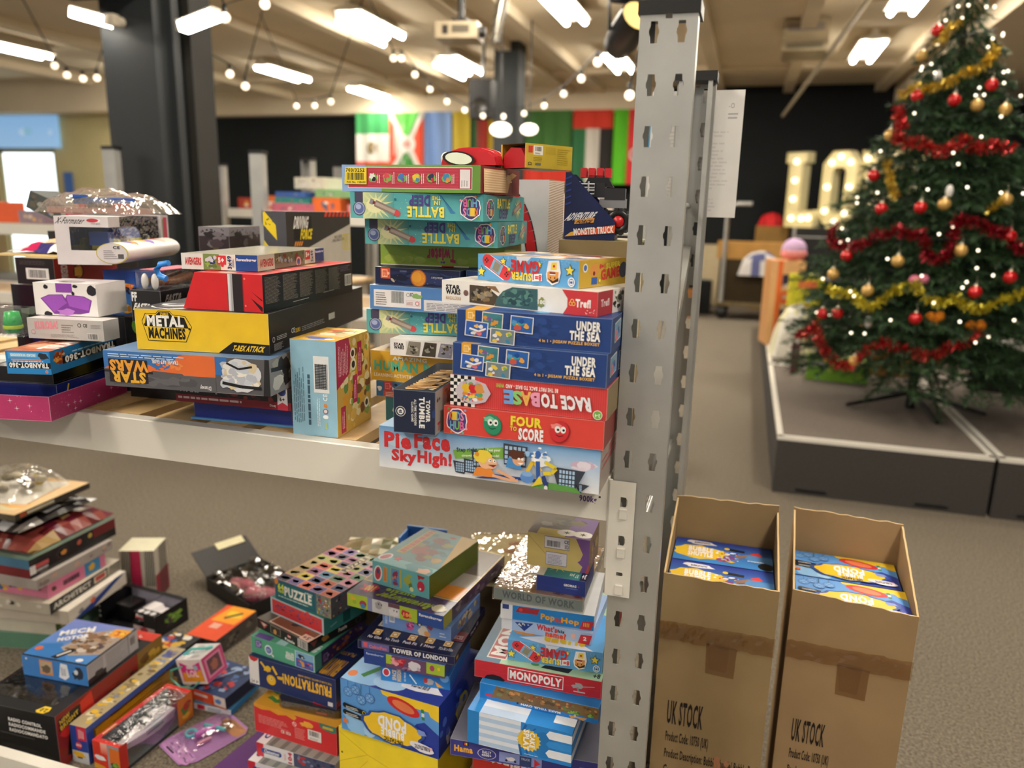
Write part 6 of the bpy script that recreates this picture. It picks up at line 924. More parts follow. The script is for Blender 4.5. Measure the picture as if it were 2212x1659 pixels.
def f(a):
    F = 'F'; a.shp(F, ((.05, .85), (.22, .78), (.14, .2)), '#b04a44'); a.shp(F, ((.08, .78), (.19, .74), (.14, .42)), '#d8c8c0'); a.rect(F, .27, .2, .47, .95, '#c8bca8'); a.rect(F, .275, .23, .465, .92, '#3a342c'); a.blob(F, .36, .45, .25, '#d89a4a', 1, 3, .25); a.blob(F, .64, .68, .2, '#c8303c', 1.1, 4, .35); a.txt(F, '48', .61, .6, .67, .76, '#e8c8c8', 0, .04); a.txt(F, 'Puzzle', .56, .16, .74, .4, '#e8e4dc', 0, .05); a.bars(F, .81, .2, .98, .9, 5, '#dedad8', '#2a2826', .04)
    R = 'R'; a.rect(R, 0, 0, 1, 1, '#211d1c'); a.shp(R, ((.03, .85), (.15, .8), (.09, .25)), '#7a3a38'); a.blob(R, .28, .5, .3, '#b07a3a', 1.4, 4); a.txt(R, 'Puzzle', .5, .35, .64, .7, '#d8d4cc', 0, .05); a.ring(R, .85, .5, .34, '#5a5654', '#211d1c', .85)
    T = 'T'; a.rect(T, 0, 0, 1, 1, '#5f5a50'); a.rect(T, .2, .03, 1, .6, '#e8d0c4'); a.rect(T, .22, .05, .98, .58, '#8a5a44'); a.dots(T, .24, .06, .96, .5, 20, ['#c88a5a', '#3a302c', '#a83a34', '#e0a878', '#2a2624'], .05, 4); a.rect(T, .82, .0, 1, .12, '#e8c8b8'); a.txt(T, '5+', .85, .03, .95, .09, '#6a4a44', 180, .03)
box('puzzle_box', 'black racing-car puzzle box with white barcode, on the mint puzzle', 'box', (-.956, 1.49), -17.8, .198, .2, .0285, .4211, {'*': '#211d1c'}, f)
def f(a):
    F = 'F'; a.rect(F, 0, 0, 1, 1, '#b8c8d4'); a.rect(F, .03, .1, .97, .92, '#cf3a40'); a.dots(F, .06, .3, .94, .86, 34, ['#3a4a7a', '#5a3a6a', '#2f4a8a', '#7a2a3a'], .05, 3, .5, 1.6); a.shp(F, ((.66, .9), (.76, .9), (.73, 1), (.69, 1)), '#d8404a')
    for k in 'R': a.rect(k, 0, 0, 1, 1, '#3f8f88'); a.rect(k, .3, .1, .42, .95, '#22605c'); a.line(k, [(.1, .3), (.2, .4)], .003, '#8ac8c0')
box('puzzle_box', 'clear-edged puzzle case with red patterned front and teal side', 'box', (-.934, 1.529), -16.1, .198, .22, .0475, .4501, {'T': '#3f8a84', '*': '#3f8f88'}, f, mt='gloss')
def f(a):
    F = 'F'; a.rect(F, 0, 0, .74, 1, '#2a6f86'); a.rect(F, .025, .06, .715, .93, '#26506f'); a.rect(F, .04, .1, .7, .88, '#1f6f72'); a.ell(F, .02, .9, .17, '#e08a3a', 1); a.txt(F, '64', .06, .52, .16, .8, '#d8e03a', 0, .05); a.txt(F, 'PIECE', .06, .38, .16, .48, '#d8e03a', 0, .05); a.txt(F, 'PUZZLE', .18, .32, .66, .74, '#f0ece6', 0, .07); a.txt(F, 'eeboo', .55, .78, .68, .88, '#e8ece8', 0, .02); a.small(F, .06, .16, .64, .22, 1, '#c8d8d4', 4, duty=.8)
    pal = ['#c8443c', '#e8e4da', '#3f6a8a', '#8a4a7a', '#d8b84a', '#4a8a5a', '#26262c', '#c87aa0', '#7a9ac8']
    for k, u0 in (('F', .75), ('R', 0)): a.rect(k, u0, 0, 1, 1, '#8a8a78' if k == 'F' else '#5f5f62'); a.dots(k, u0, .02, 1, .98, 90, pal, .045, 5)
    T = 'T'; a.rect(T, 0, 0, 1, 1, '#d88a8a'); rr = random.Random(5); cs = ['#6a5a9a', '#d8c84a', '#5f8a6a', '#c85a3a', '#34407a', '#c87a9a', '#4a8ab0', '#8a4a7a', '#a8b05a', '#3f3a5a', '#7a8a8a', '#b8a86a']
    for i in range(5):
        for j in range(7):
            c = rr.choice(cs); a.rect(T, i / 5 + .006, j / 7 + .006, (i + 1) / 5 - .006, (j + 1) / 7 - .006, c); a.n[T] -= 1; a.blob(T, (i + .5) / 5, (j + .5) / 7, .035, rr.choice(cs + ['#20202a', '#e8a04a']), 1.5, i * 7 + j, .45, 10); a.n[T] -= 1
    a.n[T] += 2; a.rect(T, .56, .5, .68, .95, '#c8b490'); a.txt(T, 'PUZZLE', .58, .53, .66, .92, '#2a2a2a', 90, .06)
box('puzzle_box', 'colourful sixty-four-piece nature puzzle box with teal title, topmost of the third stack', 'box', (-.914, 1.533), -13.8, .198, .24, .057, .4981, {'F': '#2a6f86', '*': '#5f5f62'}, f)
g = Geo(); rr = random.Random(2); n = 8; V = [(-.12 + .24 * i / n, -.07 + .14 * j / n, .03 * math.sin(math.pi * i / n) * math.sin(math.pi * j / n) + .012 * rr.random()) for j in range(n + 1) for i in range(n + 1)]
for j in range(n):
    for i in range(n): q = j * (n + 1) + i; g.poly([V[q], V[q + 1], V[q + n + 2], V[q + n + 1]], rr.choice(('#8a7a5a', '#6a6a48', '#a89a7a', '#7a5a48', '#d8d2b8', '#e8e4d0')))
tag(g.build('toy_bag', 'gloss', None, (-.95, 1.895, .515), .2), 'crumpled foil-printed toy bag lying behind the nature puzzle box', 'bag')
box('carton_box', 'plain carton supporting the crumpled foil-printed toy bag', 'box', (-.88, 1.82), 0, .2, .13, .513, 0, '#6a6048', mt='carton')
t = thing('game_tray', 'open royal-blue game box standing behind the undersea puzzle', 'box', (-.80, 1.83, 0), .05)
g = Geo()
for q in ((-.06, -.02, 0, .06, -.015, .60), (-.06, .045, 0, .06, .05, .62), (-.06, -.02, 0, -.055, .05, .61), (.055, -.02, 0, .06, .05, .61), (-.06, -.02, 0, .06, .05, .005)): g.box(*q, '#3f7ac0')
g.build('carton', 'card', t); g = Geo(); g.box(-.054, -.0145, .006, .054, .0445, .55, '#1a2f80'); g.build('inner_tray', 'card', t)
t = thing('toy_bag', 'long golden shrink-wrapped board box leaning at the back, catching the light', 'box', (-.50, 1.90, .555), math.radians(20)); t.rotation_euler.x = math.radians(10)
g = Geo(); g.box(-.16, -.07, 0, .16, .1, .02, '#a89a6a'); [g.sph((-.12 + .24 * rr.random(), -.05 + .12 * rr.random(), .0195), (.02, .014, .002), rr.choice(('#c8bc8a', '#8f5a3a', '#d8d0a8'))) for i in range(9)]; g.build('carton', 'card', t); g = Geo(); g.box(-.164, -.074, -.002, .164, .104, .024, '#ffffff'); g.build('shrink_wrap', 'shrink', t)
box('carton_box', 'plain carton supporting the golden shrink-wrapped board box', 'box', (-.40, 1.80), 12, .25, .15, .535, 0, '#6a6048', mt='carton')
# ------------------------------------------------------------------ floor: toys spread on the carpet behind the low beam
t = thing('toy_box', 'big black and red radio-control car box with clear bubble window', 'box', (-1.80, 1.565, 0), math.radians(3))
W, D, H = .27, .42, .163
A = Art(W, D, H, {'F': '#1b1b1d', 'R': '#8f2420', 'T': None, 'L': '#1b1b1d', 'K': '#1b1b1d', 'D': '#1b1b1d'}); A.edges(); F = 'F'
for i, s in enumerate(('RADIO CONTROL', 'RADIOCOMMANDE', 'RADIOCOMANDATO')): A.txt(F, s, .42, .74 - .1 * i, .42 + (.4, .44, .46)[i], .8 - .1 * i, '#e8e6e4', 0, .045, tilt=-1)
A.shp(F, ((.28, 0), (.3, .3), (.62, .3), (.95, .2), (.98, 0)), '#29292b'); A.line(F, [(.3, .5), (.72, .48)], .002, '#5a5a5c'); A.rect(F, .5, .05, .6, .2, '#3a3a3c'); A.rect(F, .7, .04, .8, .18, '#3a3a3c'); A.ring(F, .14, .86, .09, '#e8e2da', '#c83a2c', .85, 1.3)
R = 'R'; A.shp(R, ((.02, .6), (.1, .86), (.3, .98), (.32, .62), (.2, .5), (.06, .5)), '#d83228'); A.rect(R, .02, .68, .2, .9, '#1b1b1d'); A.txt(R, 'NEW', .03, .8, .11, .88, '#d8b43a', 0, .06, tilt=10); A.txt(R, 'BRIGHT', .03, .71, .18, .79, '#d8b43a', 0, .06, tilt=10); A.shp(R, ((.06, .15), (.1, .62), (.3, .68), (.4, .4), (.36, .12), (.2, .05)), '#141416'); A.ell(R, .22, .36, .26, '#26262a', 1); A.ring(R, .22, .36, .22, '#8a8a88', '#17171a', .9, 1); A.txt(R, 'LR2', .1, .0, .26, .12, '#c8c4c4', 0, .06, shear=.15, tilt=8)
A.dots(R, .4, .05, .8, .9, 26, ['#a83a24', '#6a2a1c', '#c8642c', '#4a1f1a', '#7a3a24'], .08, 3, .4, 2); A.shp(R, ((.72, 0), (.74, 1), (1, 1), (1, 0)), '#8a6a2a'); A.dots(R, .74, .1, .98, .9, 14, ['#a8822c', '#6a4a20', '#c8a03a', '#8a2a20'], .1, 5); A.ell(R, .88, .35, .2, '#26262a', 1)
T = 'T'; A.rect(T, 0, 0, 1, .09, '#1b1b1d'); A.rect(T, .86, 0, 1, 1, '#232022'); A.rect(T, 0, .9, 1, 1, '#c83a2c'); A.shp(T, ((.74, .02), (.78, .07), (.86, .07), (.88, .035), (.85, .005), (.77, .005)), '#e8c22c'); A.txt(T, '2.0', .78, .02, .85, .05, '#1b1b1d', 180, .05); A.build('carton', 'card', t)
g = Geo(); g.box(-.13, -.19, .04, .1, .19, .05, '#7a1f1c'); g.ext([(-.13, .05), (-.02, .05), (.09, .1), (.1, .05)], -.12, .0, '#b8302a'); g.build('inner_tray', 'card', t)
g = Geo(); g.box(-.09, -.13, .055, .03, .15, .1, '#17171a'); g.ext([(-.08, .1), (-.05, .15), (.0, .15), (.02, .1)], -.05, .09, '#201f22'); [g.tube([(x, -.15, .08), (x, .17, .085)], .008, '#2a2a2e', 8) for x in (-.1, .04)]; g.sph((.05, -.13, .1), (.035, .022, .02), '#c89a86'); g.box(-.012, -.19, .06, .0, -.12, .07, '#2f6ab8'); c = g.build('packed_car', 'plastic', t)
for x in (-.1, .045):
    for y in (-.1, .12):
        g = Geo(); g.lathe([(0, -.02), (.038, -.02), (.045, -.008), (.045, .008), (.038, .02), (0, .02)], '#1a1a1c', 16, m=Matrix.Translation((x, y, .09)) @ Matrix.Rotation(math.pi / 2, 4, 'Y')); g.build('wheel', 'plastic', c)
g = Geo(); V = [(-.133, -.17, H - .001), (.095, -.17, H - .001), (.095, .2, H - .001), (-.133, .2, H - .001), (-.12, -.13, H + .0008), (.08, -.13, H + .0008), (.08, .19, H + .0008), (-.12, .19, H + .0008)]
g.mesh(V, [(0, 1, 5, 4), (1, 2, 6, 5), (2, 3, 7, 6), (3, 0, 4, 7), (4, 5, 6, 7)], '#ffffff'); g.build('window', 'film', t)
def f(a):
    F = 'F'; a.rect(F, 0, 0, 1, 1, '#3f7fc8'); a.rect(F, .27, .2, .47, .92, '#d88a3a'); a.rect(F, .28, .3, .46, .86, '#b8a48a'); a.blob(F, .37, .5, .2, '#6a5a4a', 1.3, 3); a.shp(F, ((.56, .2), (.6, .92), (.7, .9), (.72, .3), (.65, .1)), '#e4e6ee'); a.small(F, .6, .3, .68, .75, 4, '#3a4a6a', 4, True); a.blob(F, .86, .5, .3, '#2a3242', .8, 5, .4); a.blob(F, .83, .6, .12, '#d8dce4', 1, 3); a.star(F, .07, .86, .08, '#e8ecf4')
    R = 'R'; a.rect(R, 0, 0, 1, 1, '#c2c1c4'); a.rect(R, .02, .2, .3, .95, '#aeadb2'); a.rect(R, .34, .06, .78, .95, '#b4b3b6'); a.small(R, .36, .1, .76, .9, 12, '#98979c', 3); a.rect(R, .79, .05, .81, 1, '#8a898e'); a.bars(R, .84, .4, .95, .8, 6, None, '#7a797e'); a.rect(R, 0, 0, .34, .3, '#2a1f22'); a.blob(R, .22, .3, .16, '#3a3a3e', 1.6, 4)
    T = 'T'; a.grad(T, 0, 0, 1, 1, '#3f86cc', '#7a86c8'); a.shp(T, ((.0, 0), (0, .3), (.3, .4), (.6, .1), (.7, 0)), '#3578c0'); a.shp(T, ((.35, .3), (.5, .75), (.8, .95), (1, 1), (1, .3), (.6, .15)), '#a89a90'); a.dots(T, .35, .2, .98, .85, 60, ['#8a6a50', '#6a5240', '#c8beb4', '#4a4248', '#a88a70', '#d8d4d0'], .05, 6); a.rect(T, 0, 0, 1, .03, '#17181c'); a.rect(T, .97, 0, 1, 1, '#17181c')
    a.txt(T, 'MECH', .1, .52, .62, .66, '#f2f0f2', 37, .055, '#4a62a0', .1, tilt=34) if 0 else a.txt(T, 'MECH', .06, .66, .48, .78, '#f2f0f2', 0, .055, '#3f5698', .1, tilt=32); a.txt(T, 'MOTOR', .15, .51, .52, .6, '#f2f0f2', 0, .055, '#3f5698', .1, tilt=32); a.rect(T, .74, .72, .98, .92, '#e8a03a'); a.dots(T, .76, .74, .96, .9, 14, ['#d8602c', '#f0c84a', '#8a4a2c'], .03, 3); a.shp(T, ((.4, .06), (.5, .3), (.56, .32), (.6, .24), (.5, .04)), '#1b1d26'); a.line(T, [(.46, .1), (.55, .26)], .008, '#d8d4cc'); a.ell(T, .82, .09, .04, '#e8e8ec', 1.4); a.ell(T, .1, .2, .05, '#d86a3a', 1.2)
box('toy_box', 'blue build-it motor truck kit box sitting on the big radio-control car box', 'box', (-1.789, 1.587, .165), 3.6, .22, .2025, .064, 0, {'F': '#3f7fc8', 'R': '#c2c1c4', '*': '#3a6aa8'}, f)
# long window boxes: yellow crane and red boat
t = thing('toy_box', 'long royal-blue window box with a yellow crane truck, beside the boat box', 'box', (-1.627, 1.60, 0), math.radians(1))
A = Art(.055, .40, .115, {'F': '#26469c', 'R': None, 'T': '#a89a78', 'L': '#26469c', 'K': '#26469c', 'D': '#26469c'}); A.edges(); F = 'F'; A.rect(F, .4, .62, .96, 1, '#c8304a'); A.small(F, .5, .66, .86, .96, 4, '#f0d8dc', 3, True); A.ell(F, .45, .48, .09, '#d83a4a', 1); A.txt(F, 'SIKU', .3, .455, .6, .505, '#f0eef0', 0, .05); A.rect(F, .0, 0, 1, .32, '#c8ccd4'); A.blob(F, .45, .22, .1, '#e0b02c', 1.6, 4, .3); A.rect(F, .3, .12, .6, .16, '#2a2a2e')
R = 'R'; A.rect(R, 0, 0, .06, 1, '#26469c'); A.rect(R, 0, .84, 1, 1, '#3a5aa4'); A.rect(R, 0, 0, 1, .06, '#26469c'); A.rect(R, .95, 0, 1, 1, '#26469c'); T = 'T'; A.dots(T, 0, .03, 1, .98, 70, ['#c8a84a', '#8a7a5a', '#d8cfae', '#6a5a3a', '#d8b03a', '#7a8aa8'], .02, 5); A.txt(T, 'SIKU', .2, .86, .8, .95, '#26469c', 0, .05); A.build('carton', 'card', t)
g = Geo(); g.poly([(.0272, -.17, .008), (.0272, .19, .008), (.0272, .19, .096), (.0272, -.17, .096)], '#ffffff'); g.build('window', 'film', t)
g = Geo(); g.box(-.026, -.19, .001, -.024, .19, .11, '#b8ab8a'); g.build('inner_card', 'card', t)
g = Geo(); g.box(-.018, -.16, .02, .02, .16, .04, '#d89a1c'); g.box(-.014, -.15, .05, .016, .15, .066, '#e0a522'); g.box(-.016, -.16, .04, .018, -.1, .078, '#dfa321'); g.box(-.01, -.1, .058, .0165, .1, .06, '#2a2418'); c = g.build('packed_crane', 'plastic', t)
for y in (-.14, -.1, .02, .06, .1, .14):
    g = Geo(); g.lathe([(0, -.022), (.012, -.022), (.012, .022), (0, .022)], '#1b1b1d', 12, m=Matrix.Translation((0, y, .0135)) @ Matrix.Rotation(math.pi / 2, 4, 'Y')); g.build('wheel', 'plastic', c)
t = thing('toy_box', 'long red window box with a white toy speedboat, lying on the carpet', 'box', (-1.525, 1.532, 0), math.radians(-2.7))
A = Art(.092, .27, .085, {'F': '#d23a28', 'R': None, 'T': None, 'L': '#c83226', 'K': '#c83226', 'D': '#2a2a2e'}); A.edges(); F = 'F'; A.rect(F, .55, 0, 1, 1, '#8f9aa4'); A.rect(F, .62, .25, 1, .9, '#d8702c'); A.dots(F, .6, .05, 1, .5, 10, ['#4a7a3a', '#2a3a3a', '#8aa83a'], .1, 3); A.blob(F, .26, .42, .1, '#e6e8ee', 2.2, 4, .2); A.shp(F, ((0, 0), (0, .2), (.4, .14), (.5, 0)), '#d8a03a'); A.grad(F, .3, .6, .55, 1, '#e0604a', '#e8b8a8')
T = 'T'; A.rect(T, 0, 0, .16, 1, '#d8342a'); A.rect(T, 0, .93, 1, 1, '#d8342a'); A.rect(T, 0, 0, 1, .05, '#d8342a'); A.small(T, .05, .1, .11, .28, 1, '#f0d8a0', 4, True, 1); A.rect('R', 0, 0, .1, 1, '#c83226'); A.rect('R', 0, 0, 1, .1, '#33363a'); A.rect('R', .78, 0, 1, 1, '#c8732c'); A.dots('R', .8, .05, 1, .95, 10, ['#d8a03a', '#4a7a3a', '#a8302a'], .14, 3); A.build('carton', 'card', t)
g = Geo(); g.box(-.044, -.13, .0855 - .001, .0458, .125, .0856, '#ffffff'); g.box(.0456, -.11, .009, .0459, .08, .084, '#ffffff'); g.build('window', 'film', t)
g = Geo(); g.box(-.0445, -.132, .001, .0445, .132, .006, '#3a4652'); g.box(-.0445, -.132, .006, -.042, .132, .083, '#3f4c58'); g.build('inner_card', 'card', t)
g = Geo(); sec = []
for y, hw, z0, z1 in ((-.115, .001, .05, .052), (-.08, .014, .03, .05), (-.03, .022, .02, .05), (.03, .024, .016, .05), (.09, .022, .018, .05)): sec.append([(.002 - hw, y, z1), (.002 - hw * .6, y, z0), (.002 + hw * .6, y, z0), (.002 + hw, y, z1)])
for s0, s1 in zip(sec, sec[1:]):
    for i in range(4): g.poly([s0[i], s0[(i + 1) % 4], s1[(i + 1) % 4], s1[i]], '#e2dfe4' if i != 1 else '#6a5a72')
g.poly(sec[-1], '#d8d5da'); bt = g.build('packed_boat', 'plastic', t)
g = Geo(); g.ext([(-.02, .05), (-.008, .062), (.05, .064), (.06, .05)], -.012, .012, '#ece9ee', Matrix.Translation((.002, 0, 0)) @ Matrix.Rotation(math.pi / 2, 4, 'Z')); g.box(-.009, .02, .062, .013, .05, .071, '#ece9ee'); g.build('cabin', 'plastic', bt)
g = Geo(); g.box(-.0085, -.012, .0565, .0125, -.002, .0625, '#1f1f24'); g.box(-.006, .012, .0645, .01, .02, .067, '#1f1f24'); g.box(.0257, -.02, .038, .0262, .04, .041, '#1f1f24'); g.build('window', 'plastic', bt)
# doll blister
t = thing('doll_pack', 'clear violet doll blister lying flat on the carpet in front of the boat box', 'toy pack', (-1.372, 1.585, 0), math.radians(-24))
g = Geo(); P = [(-.07, -.1), (.05, -.1), (.075, -.06), (.07, .09), (.05, .11), (-.05, .11), (-.075, .08), (-.078, -.07)]
g.poly([(x, y, .003) for x, y in P], '#a97ab2'); g.poly([(x * .9, -.095 + (y + .1) * .2, .0035) for x, y in P], '#c08ac4'); g.poly([(x * .6 + .02, .08 + y * .2, .0036) for x, y in P], '#c88a5a'); g.box(-.045, -.09, .0036, -.005, -.085, .0038, '#3a2a3a'); rr = random.Random(4)
for i in range(14): x, y = -.06 + .12 * rr.random(), -.085 + .03 * rr.random(); g.box(x, y, .0036, x + .012, y + .002, .0038, '#5a4a7a')
g.build('backing_card', 'card', t)
g = Geo(); g.tube([(-.01, -.02, .018), (.0, .05, .018)], [.01, .009], '#c86ac0', 8); d = g.build('packed_doll', 'plastic', t); g = Geo(); g.sph((.004, .068, .02), (.014, .014, .012), '#8a5a3c'); g.tube([(.0, .05, .02), (.03, .065, .02)], .005, '#8a5a3c', 6); g.build('head', 'plastic', d)
g = Geo(); g.tube([(-.035, .02, .02), (.03, .05, .02)], .006, '#5ac0d0', 6); g.lathe([(.012, -.004), (.018, -.004), (.018, .004), (.012, .004), (.012, -.004)], '#6ac8d8', 12, (-.035, -.02, .014)); g.tube([(.02, -.03, .012), (.022, .01, .012)], .005, '#e0a0b8', 6); g.build('accessory', 'plastic', t)
g = Geo(); n = 8; V = [(-.068 + .136 * i / n, -.085 + .185 * j / n, .004 + .03 * (math.sin(math.pi * i / n) * math.sin(math.pi * j / n)) ** .5 + .004 * rr.random()) for j in range(n + 1) for i in range(n + 1)]
for j in range(n):
    for i in range(n): q = j * (n + 1) + i; g.mesh([V[q], V[q + 1], V[q + n + 2], V[q + n + 1]], [(0, 1, 2, 3)], '#ffffff')
g.build('blister', 'film', t)
# small blue car packs, pink cube, orange pack, black truck box
def f(a):
    F = 'F'; a.rect(F, 0, 0, .68, 1, '#d8542c'); a.small(F, .14, .5, .6, .74, 1, '#e8e4e0', 5, duty=1); a.blob(F, .8, .55, .2, '#5f92d0', 1.8, 3, .25); a.rect(F, 0, 0, 1, .14, '#c8704a'); T = 'T'; a.rect(T, 0, 0, 1, 1, '#2c3f66'); a.dots(T, 0, 0, 1, 1, 40, ['#4a6aa0', '#1a2438', '#8a9ab8', '#b83a3a', '#26304a', '#6a86b8'], .07, 6); a.line(T, [(.1, .1), (.6, .9)], .006, '#8aa8d8'); a.line(T, [(.4, .05), (.9, .8)], .004, '#1a1f30')
box('toy_box', 'orange-fronted blue racing car pack under the pink toy cube', 'box', (-1.437, 1.775, .0235), -8, .147, .15, .04, 0, {'F': '#e8dcd4', 'R': '#20294a', '*': '#2c3f66'}, f, tilt=(3, -2))
def f(a): F = 'F'; a.rect(F, .1, .1, .3, .9, '#c8304a'); a.small(F, .38, .2, .8, .8, 2, '#4a6a9a')
box('toy_box', 'flat white and sky-blue toy pack under the racing car pack', 'box', (-1.432, 1.775, 0), 2, .13, .16, .02, 0, {'F': '#dfe4ea', 'R': '#3a8ac8', '*': '#4a94cc'}, f)
t = thing('toy_cube', 'pink doll-surprise cube with a turquoise cord handle, tilted on the racing car pack', 'box', (-1.492, 1.752, .076), 0); t.rotation_euler = (math.radians(2), math.radians(-14), math.radians(-2))
A = Art(.098, .09, .082, {'F': '#e6dcd8', 'R': '#c84a7c', 'T': '#c8c4c4', '*': '#d8a0b8'}); A.edges(.001, .5); F = 'F'; A.shp(F, ((.08, .1), (.1, .9), (.5, .7), (.9, .9), (.92, .1)), '#d8348a'); A.shp(F, ((.1, .1), (.14, .5), (.5, .4), (.88, .6), (.9, .1)), '#e8a02c'); A.txt(F, 'LOL', .3, .3, .72, .55, '#f0d8e4', 0, .055, '#a83a8a', .08); A.star(F, .7, .66, .14, '#8ac8d0', 6, .5); A.rect(F, .34, .62, .62, .74, '#d8d4da')
A.rect('R', .12, .12, .88, .88, '#e08aac'); A.rect('R', .2, .2, .8, .8, '#6a4a52'); A.blob('R', .5, .5, .2, '#a86a5a', 1, 3); A.dots('T', 0, 0, 1, 1, 20, ['#5ab8b8', '#d8d0d4', '#a8a4a4', '#e8e4e4'], .1, 4); A.build('carton', 'card', t)
g = Geo(); g.tube([(-.03, -.046, .06), (-.075, -.05, .05), (-.085, -.05, .02), (-.06, -.05, -.005), (-.01, -.05, -.012), (.02, -.048, .01)], .0025, '#6ad0b4', 6); g.tube([(-.04, -.02, .083), (-.02, .0, .092), (.02, .0, .092), (.04, .02, .083)], .004, '#5fc0bc', 6); g.build('cord', 'plastic', t)
def f(a): T = 'T'; a.rect(T, 0, 0, 1, 1, '#d8502c'); a.shp(T, ((.1, .5), (.2, 1), (1, 1), (.9, .5)), '#e89a2a'); a.blob(T, .6, .76, .12, '#e8c03a', 1.4, 4); a.line(T, [(.4, .62), (.75, .85)], .012, '#2a2a26'); a.rect(T, .3, .3, .6, .45, '#e0a894'); a.dots('R', 0, 0, 1, 1, 14, ['#3a3430', '#6a6258', '#2a2624'], .16, 3); a.dots('F', 0, 0, 1, 1, 12, ['#2a2624', '#a83a2c', '#c8c4bc'], .16, 4)
box('toy_box', 'orange-topped toy weapon pack lying behind the pink toy cube', 'box', (-1.656, 2.053, .0), -6, .13, .2, .062, 0, {'T': '#d8502c', '*': '#4a4440'}, f, tilt=(3, -3))
def f(a): F = 'F'; a.rect(F, 0, .66, 1, 1, '#c8742c'); a.rect(F, 0, .3, 1, .6, '#3a4a8a'); a.small(F, .1, .35, .8, .55, 2, '#d8d4cc'); a.rect(F, 0, 0, 1, .2, '#a8302c'); T = 'T'; a.dots(T, 0, 0, 1, 1, 22, ['#2a2a2e', '#c8a03a', '#3a5a9a', '#d8d4cc', '#b8402c'], .1, 4)
box('toy_box', 'striped navy and orange car set box between the truck window box and pink cube', 'box', (-1.72, 1.875, 0), -4, .12, .12, .07, 0, '#26262a', f)
t = thing('toy_box', 'black window box with a red and white monster truck inside', 'box', (-2.0, 2.05, 0), math.radians(-4.9))
W, D, H = .274, .15, .088
A = Art(W, D, H, {'F': None, 'R': '#1d1a1c', 'T': None, 'L': '#17161a', 'K': '#17161a', 'D': '#17161a'}); F = 'F'
for r in ((0, 0, 1, .08), (0, 0, .07, 1), (.8, 0, 1, 1)): A.rect(F, *r, '#1a191c')
[A.ell(F, .035, v, .06, '#d8d6d8') for v in (.82, .6, .38)]; A.rect(F, .62, .0, .98, .42, '#c8b4b8'); A.blob(F, .8, .3, .12, '#a83a4a', 2, 3); [A.ell('T', u, .08, .07, '#d8d6d8') for u in (.72, .82, .92)]; A.rect('T', 0, .85, 1, 1, '#1a191c'); A.rect('T', .64, 0, .66, 1, '#1a191c'); A.rect('T', .66, 0, 1, .2, '#201f22'); [A.ell('T', u, .1, .07, '#d8d6d8') for u in (.72, .82, .92)]
A.blob('R', .55, .5, .3, '#6f9a3a', 1.3, 4, .35); A.dots('R', .2, .1, .9, .9, 12, ['#2a262a', '#4a3a3e', '#8ab04a'], .12, 3); A.build('carton', 'card', t)
g = Geo(); g.box(-.13, .07, .002, .13, .073, .086, '#b9b6c8'); g.box(-.13, -.07, .002, .05, .07, .005, '#141316'); g.build('inner_card', 'card', t)
g = Geo(); g.box(-.1, -.03, .01, -.03, .04, .065, '#151518'); g.tube([(-.06, 0, .065), (-.06, .01, .082)], .004, '#1a1a1c', 6); g.build('packed_controller', 'plastic', t)
g = Geo(); g.box(.02, -.05, .04, .1, .03, .06, '#d8d2d6'); g.ext([(.02, .06), (.035, .08), (.075, .08), (.09, .06)], -.04, .02, '#e0dadc'); g.box(.018, -.052, .044, .102, -.048, .052, '#c83a44'); g.box(.03, -.0515, .062, .07, -.041, .074, '#2a2228'); tr = g.build('packed_truck', 'plastic', t)
for x in (.03, .09):
    g = Geo(); g.lathe([(0, -.012), (.02, -.012), (.022, 0), (.02, .012), (0, .012)], '#1a1a1c', 14, m=Matrix.Translation((x, -.045, .028)) @ Matrix.Rotation(math.pi / 2, 4, 'X')); g.build('wheel', 'plastic', tr)
t = thing('toy_box', 'open black box with a pink toy under crumpled film, farthest on the carpet', 'box', (-1.74, 2.36, 0), math.radians(-24))
g = Geo()
for q in ((-.16, -.12, 0, .16, .12, .004), (-.16, -.12, 0, .16, -.116, .06), (-.16, .116, 0, .16, .12, .06), (-.16, -.12, 0, -.156, .12, .06), (.156, -.12, 0, .16, .12, .06)): g.box(*q, '#1b1a1b')
g.build('carton', 'card', t); g = Geo(); m = Matrix.Translation((-.16, 0, .06)) @ Matrix.Rotation(math.radians(-60), 4, 'Y'); g.box(-.002, -.12, 0, .002, .12, .13, '#201f1f', m); g.box(-.004, -.02, .1, .006, .1, .135, '#d8d0a8', m); g.build('lid_flap', 'card', t)
g = Geo(); [g.sph((-.08 + .2 * rr.random(), -.08 + .16 * rr.random(), .03), (.04, .03, .026), rr.choice(('#b8607a', '#a85a70', '#c88a9a', '#3a3a3c'))) for i in range(12)]; g.build('packed_toy', 'plastic', t)
g = Geo(); n = 9; V = [(-.155 + .31 * i / n, -.115 + .23 * j / n, .05 + .03 * rr.random()) for j in range(n + 1) for i in range(n + 1)]
for j in range(n):
    for i in range(n): q = j * (n + 1) + i; g.mesh([V[q], V[q + 1], V[q + n + 2], V[q + n + 1]], [(0, 1, 2, 3)], '#ffffff')
g.build('film_cover', 'shrink', t)
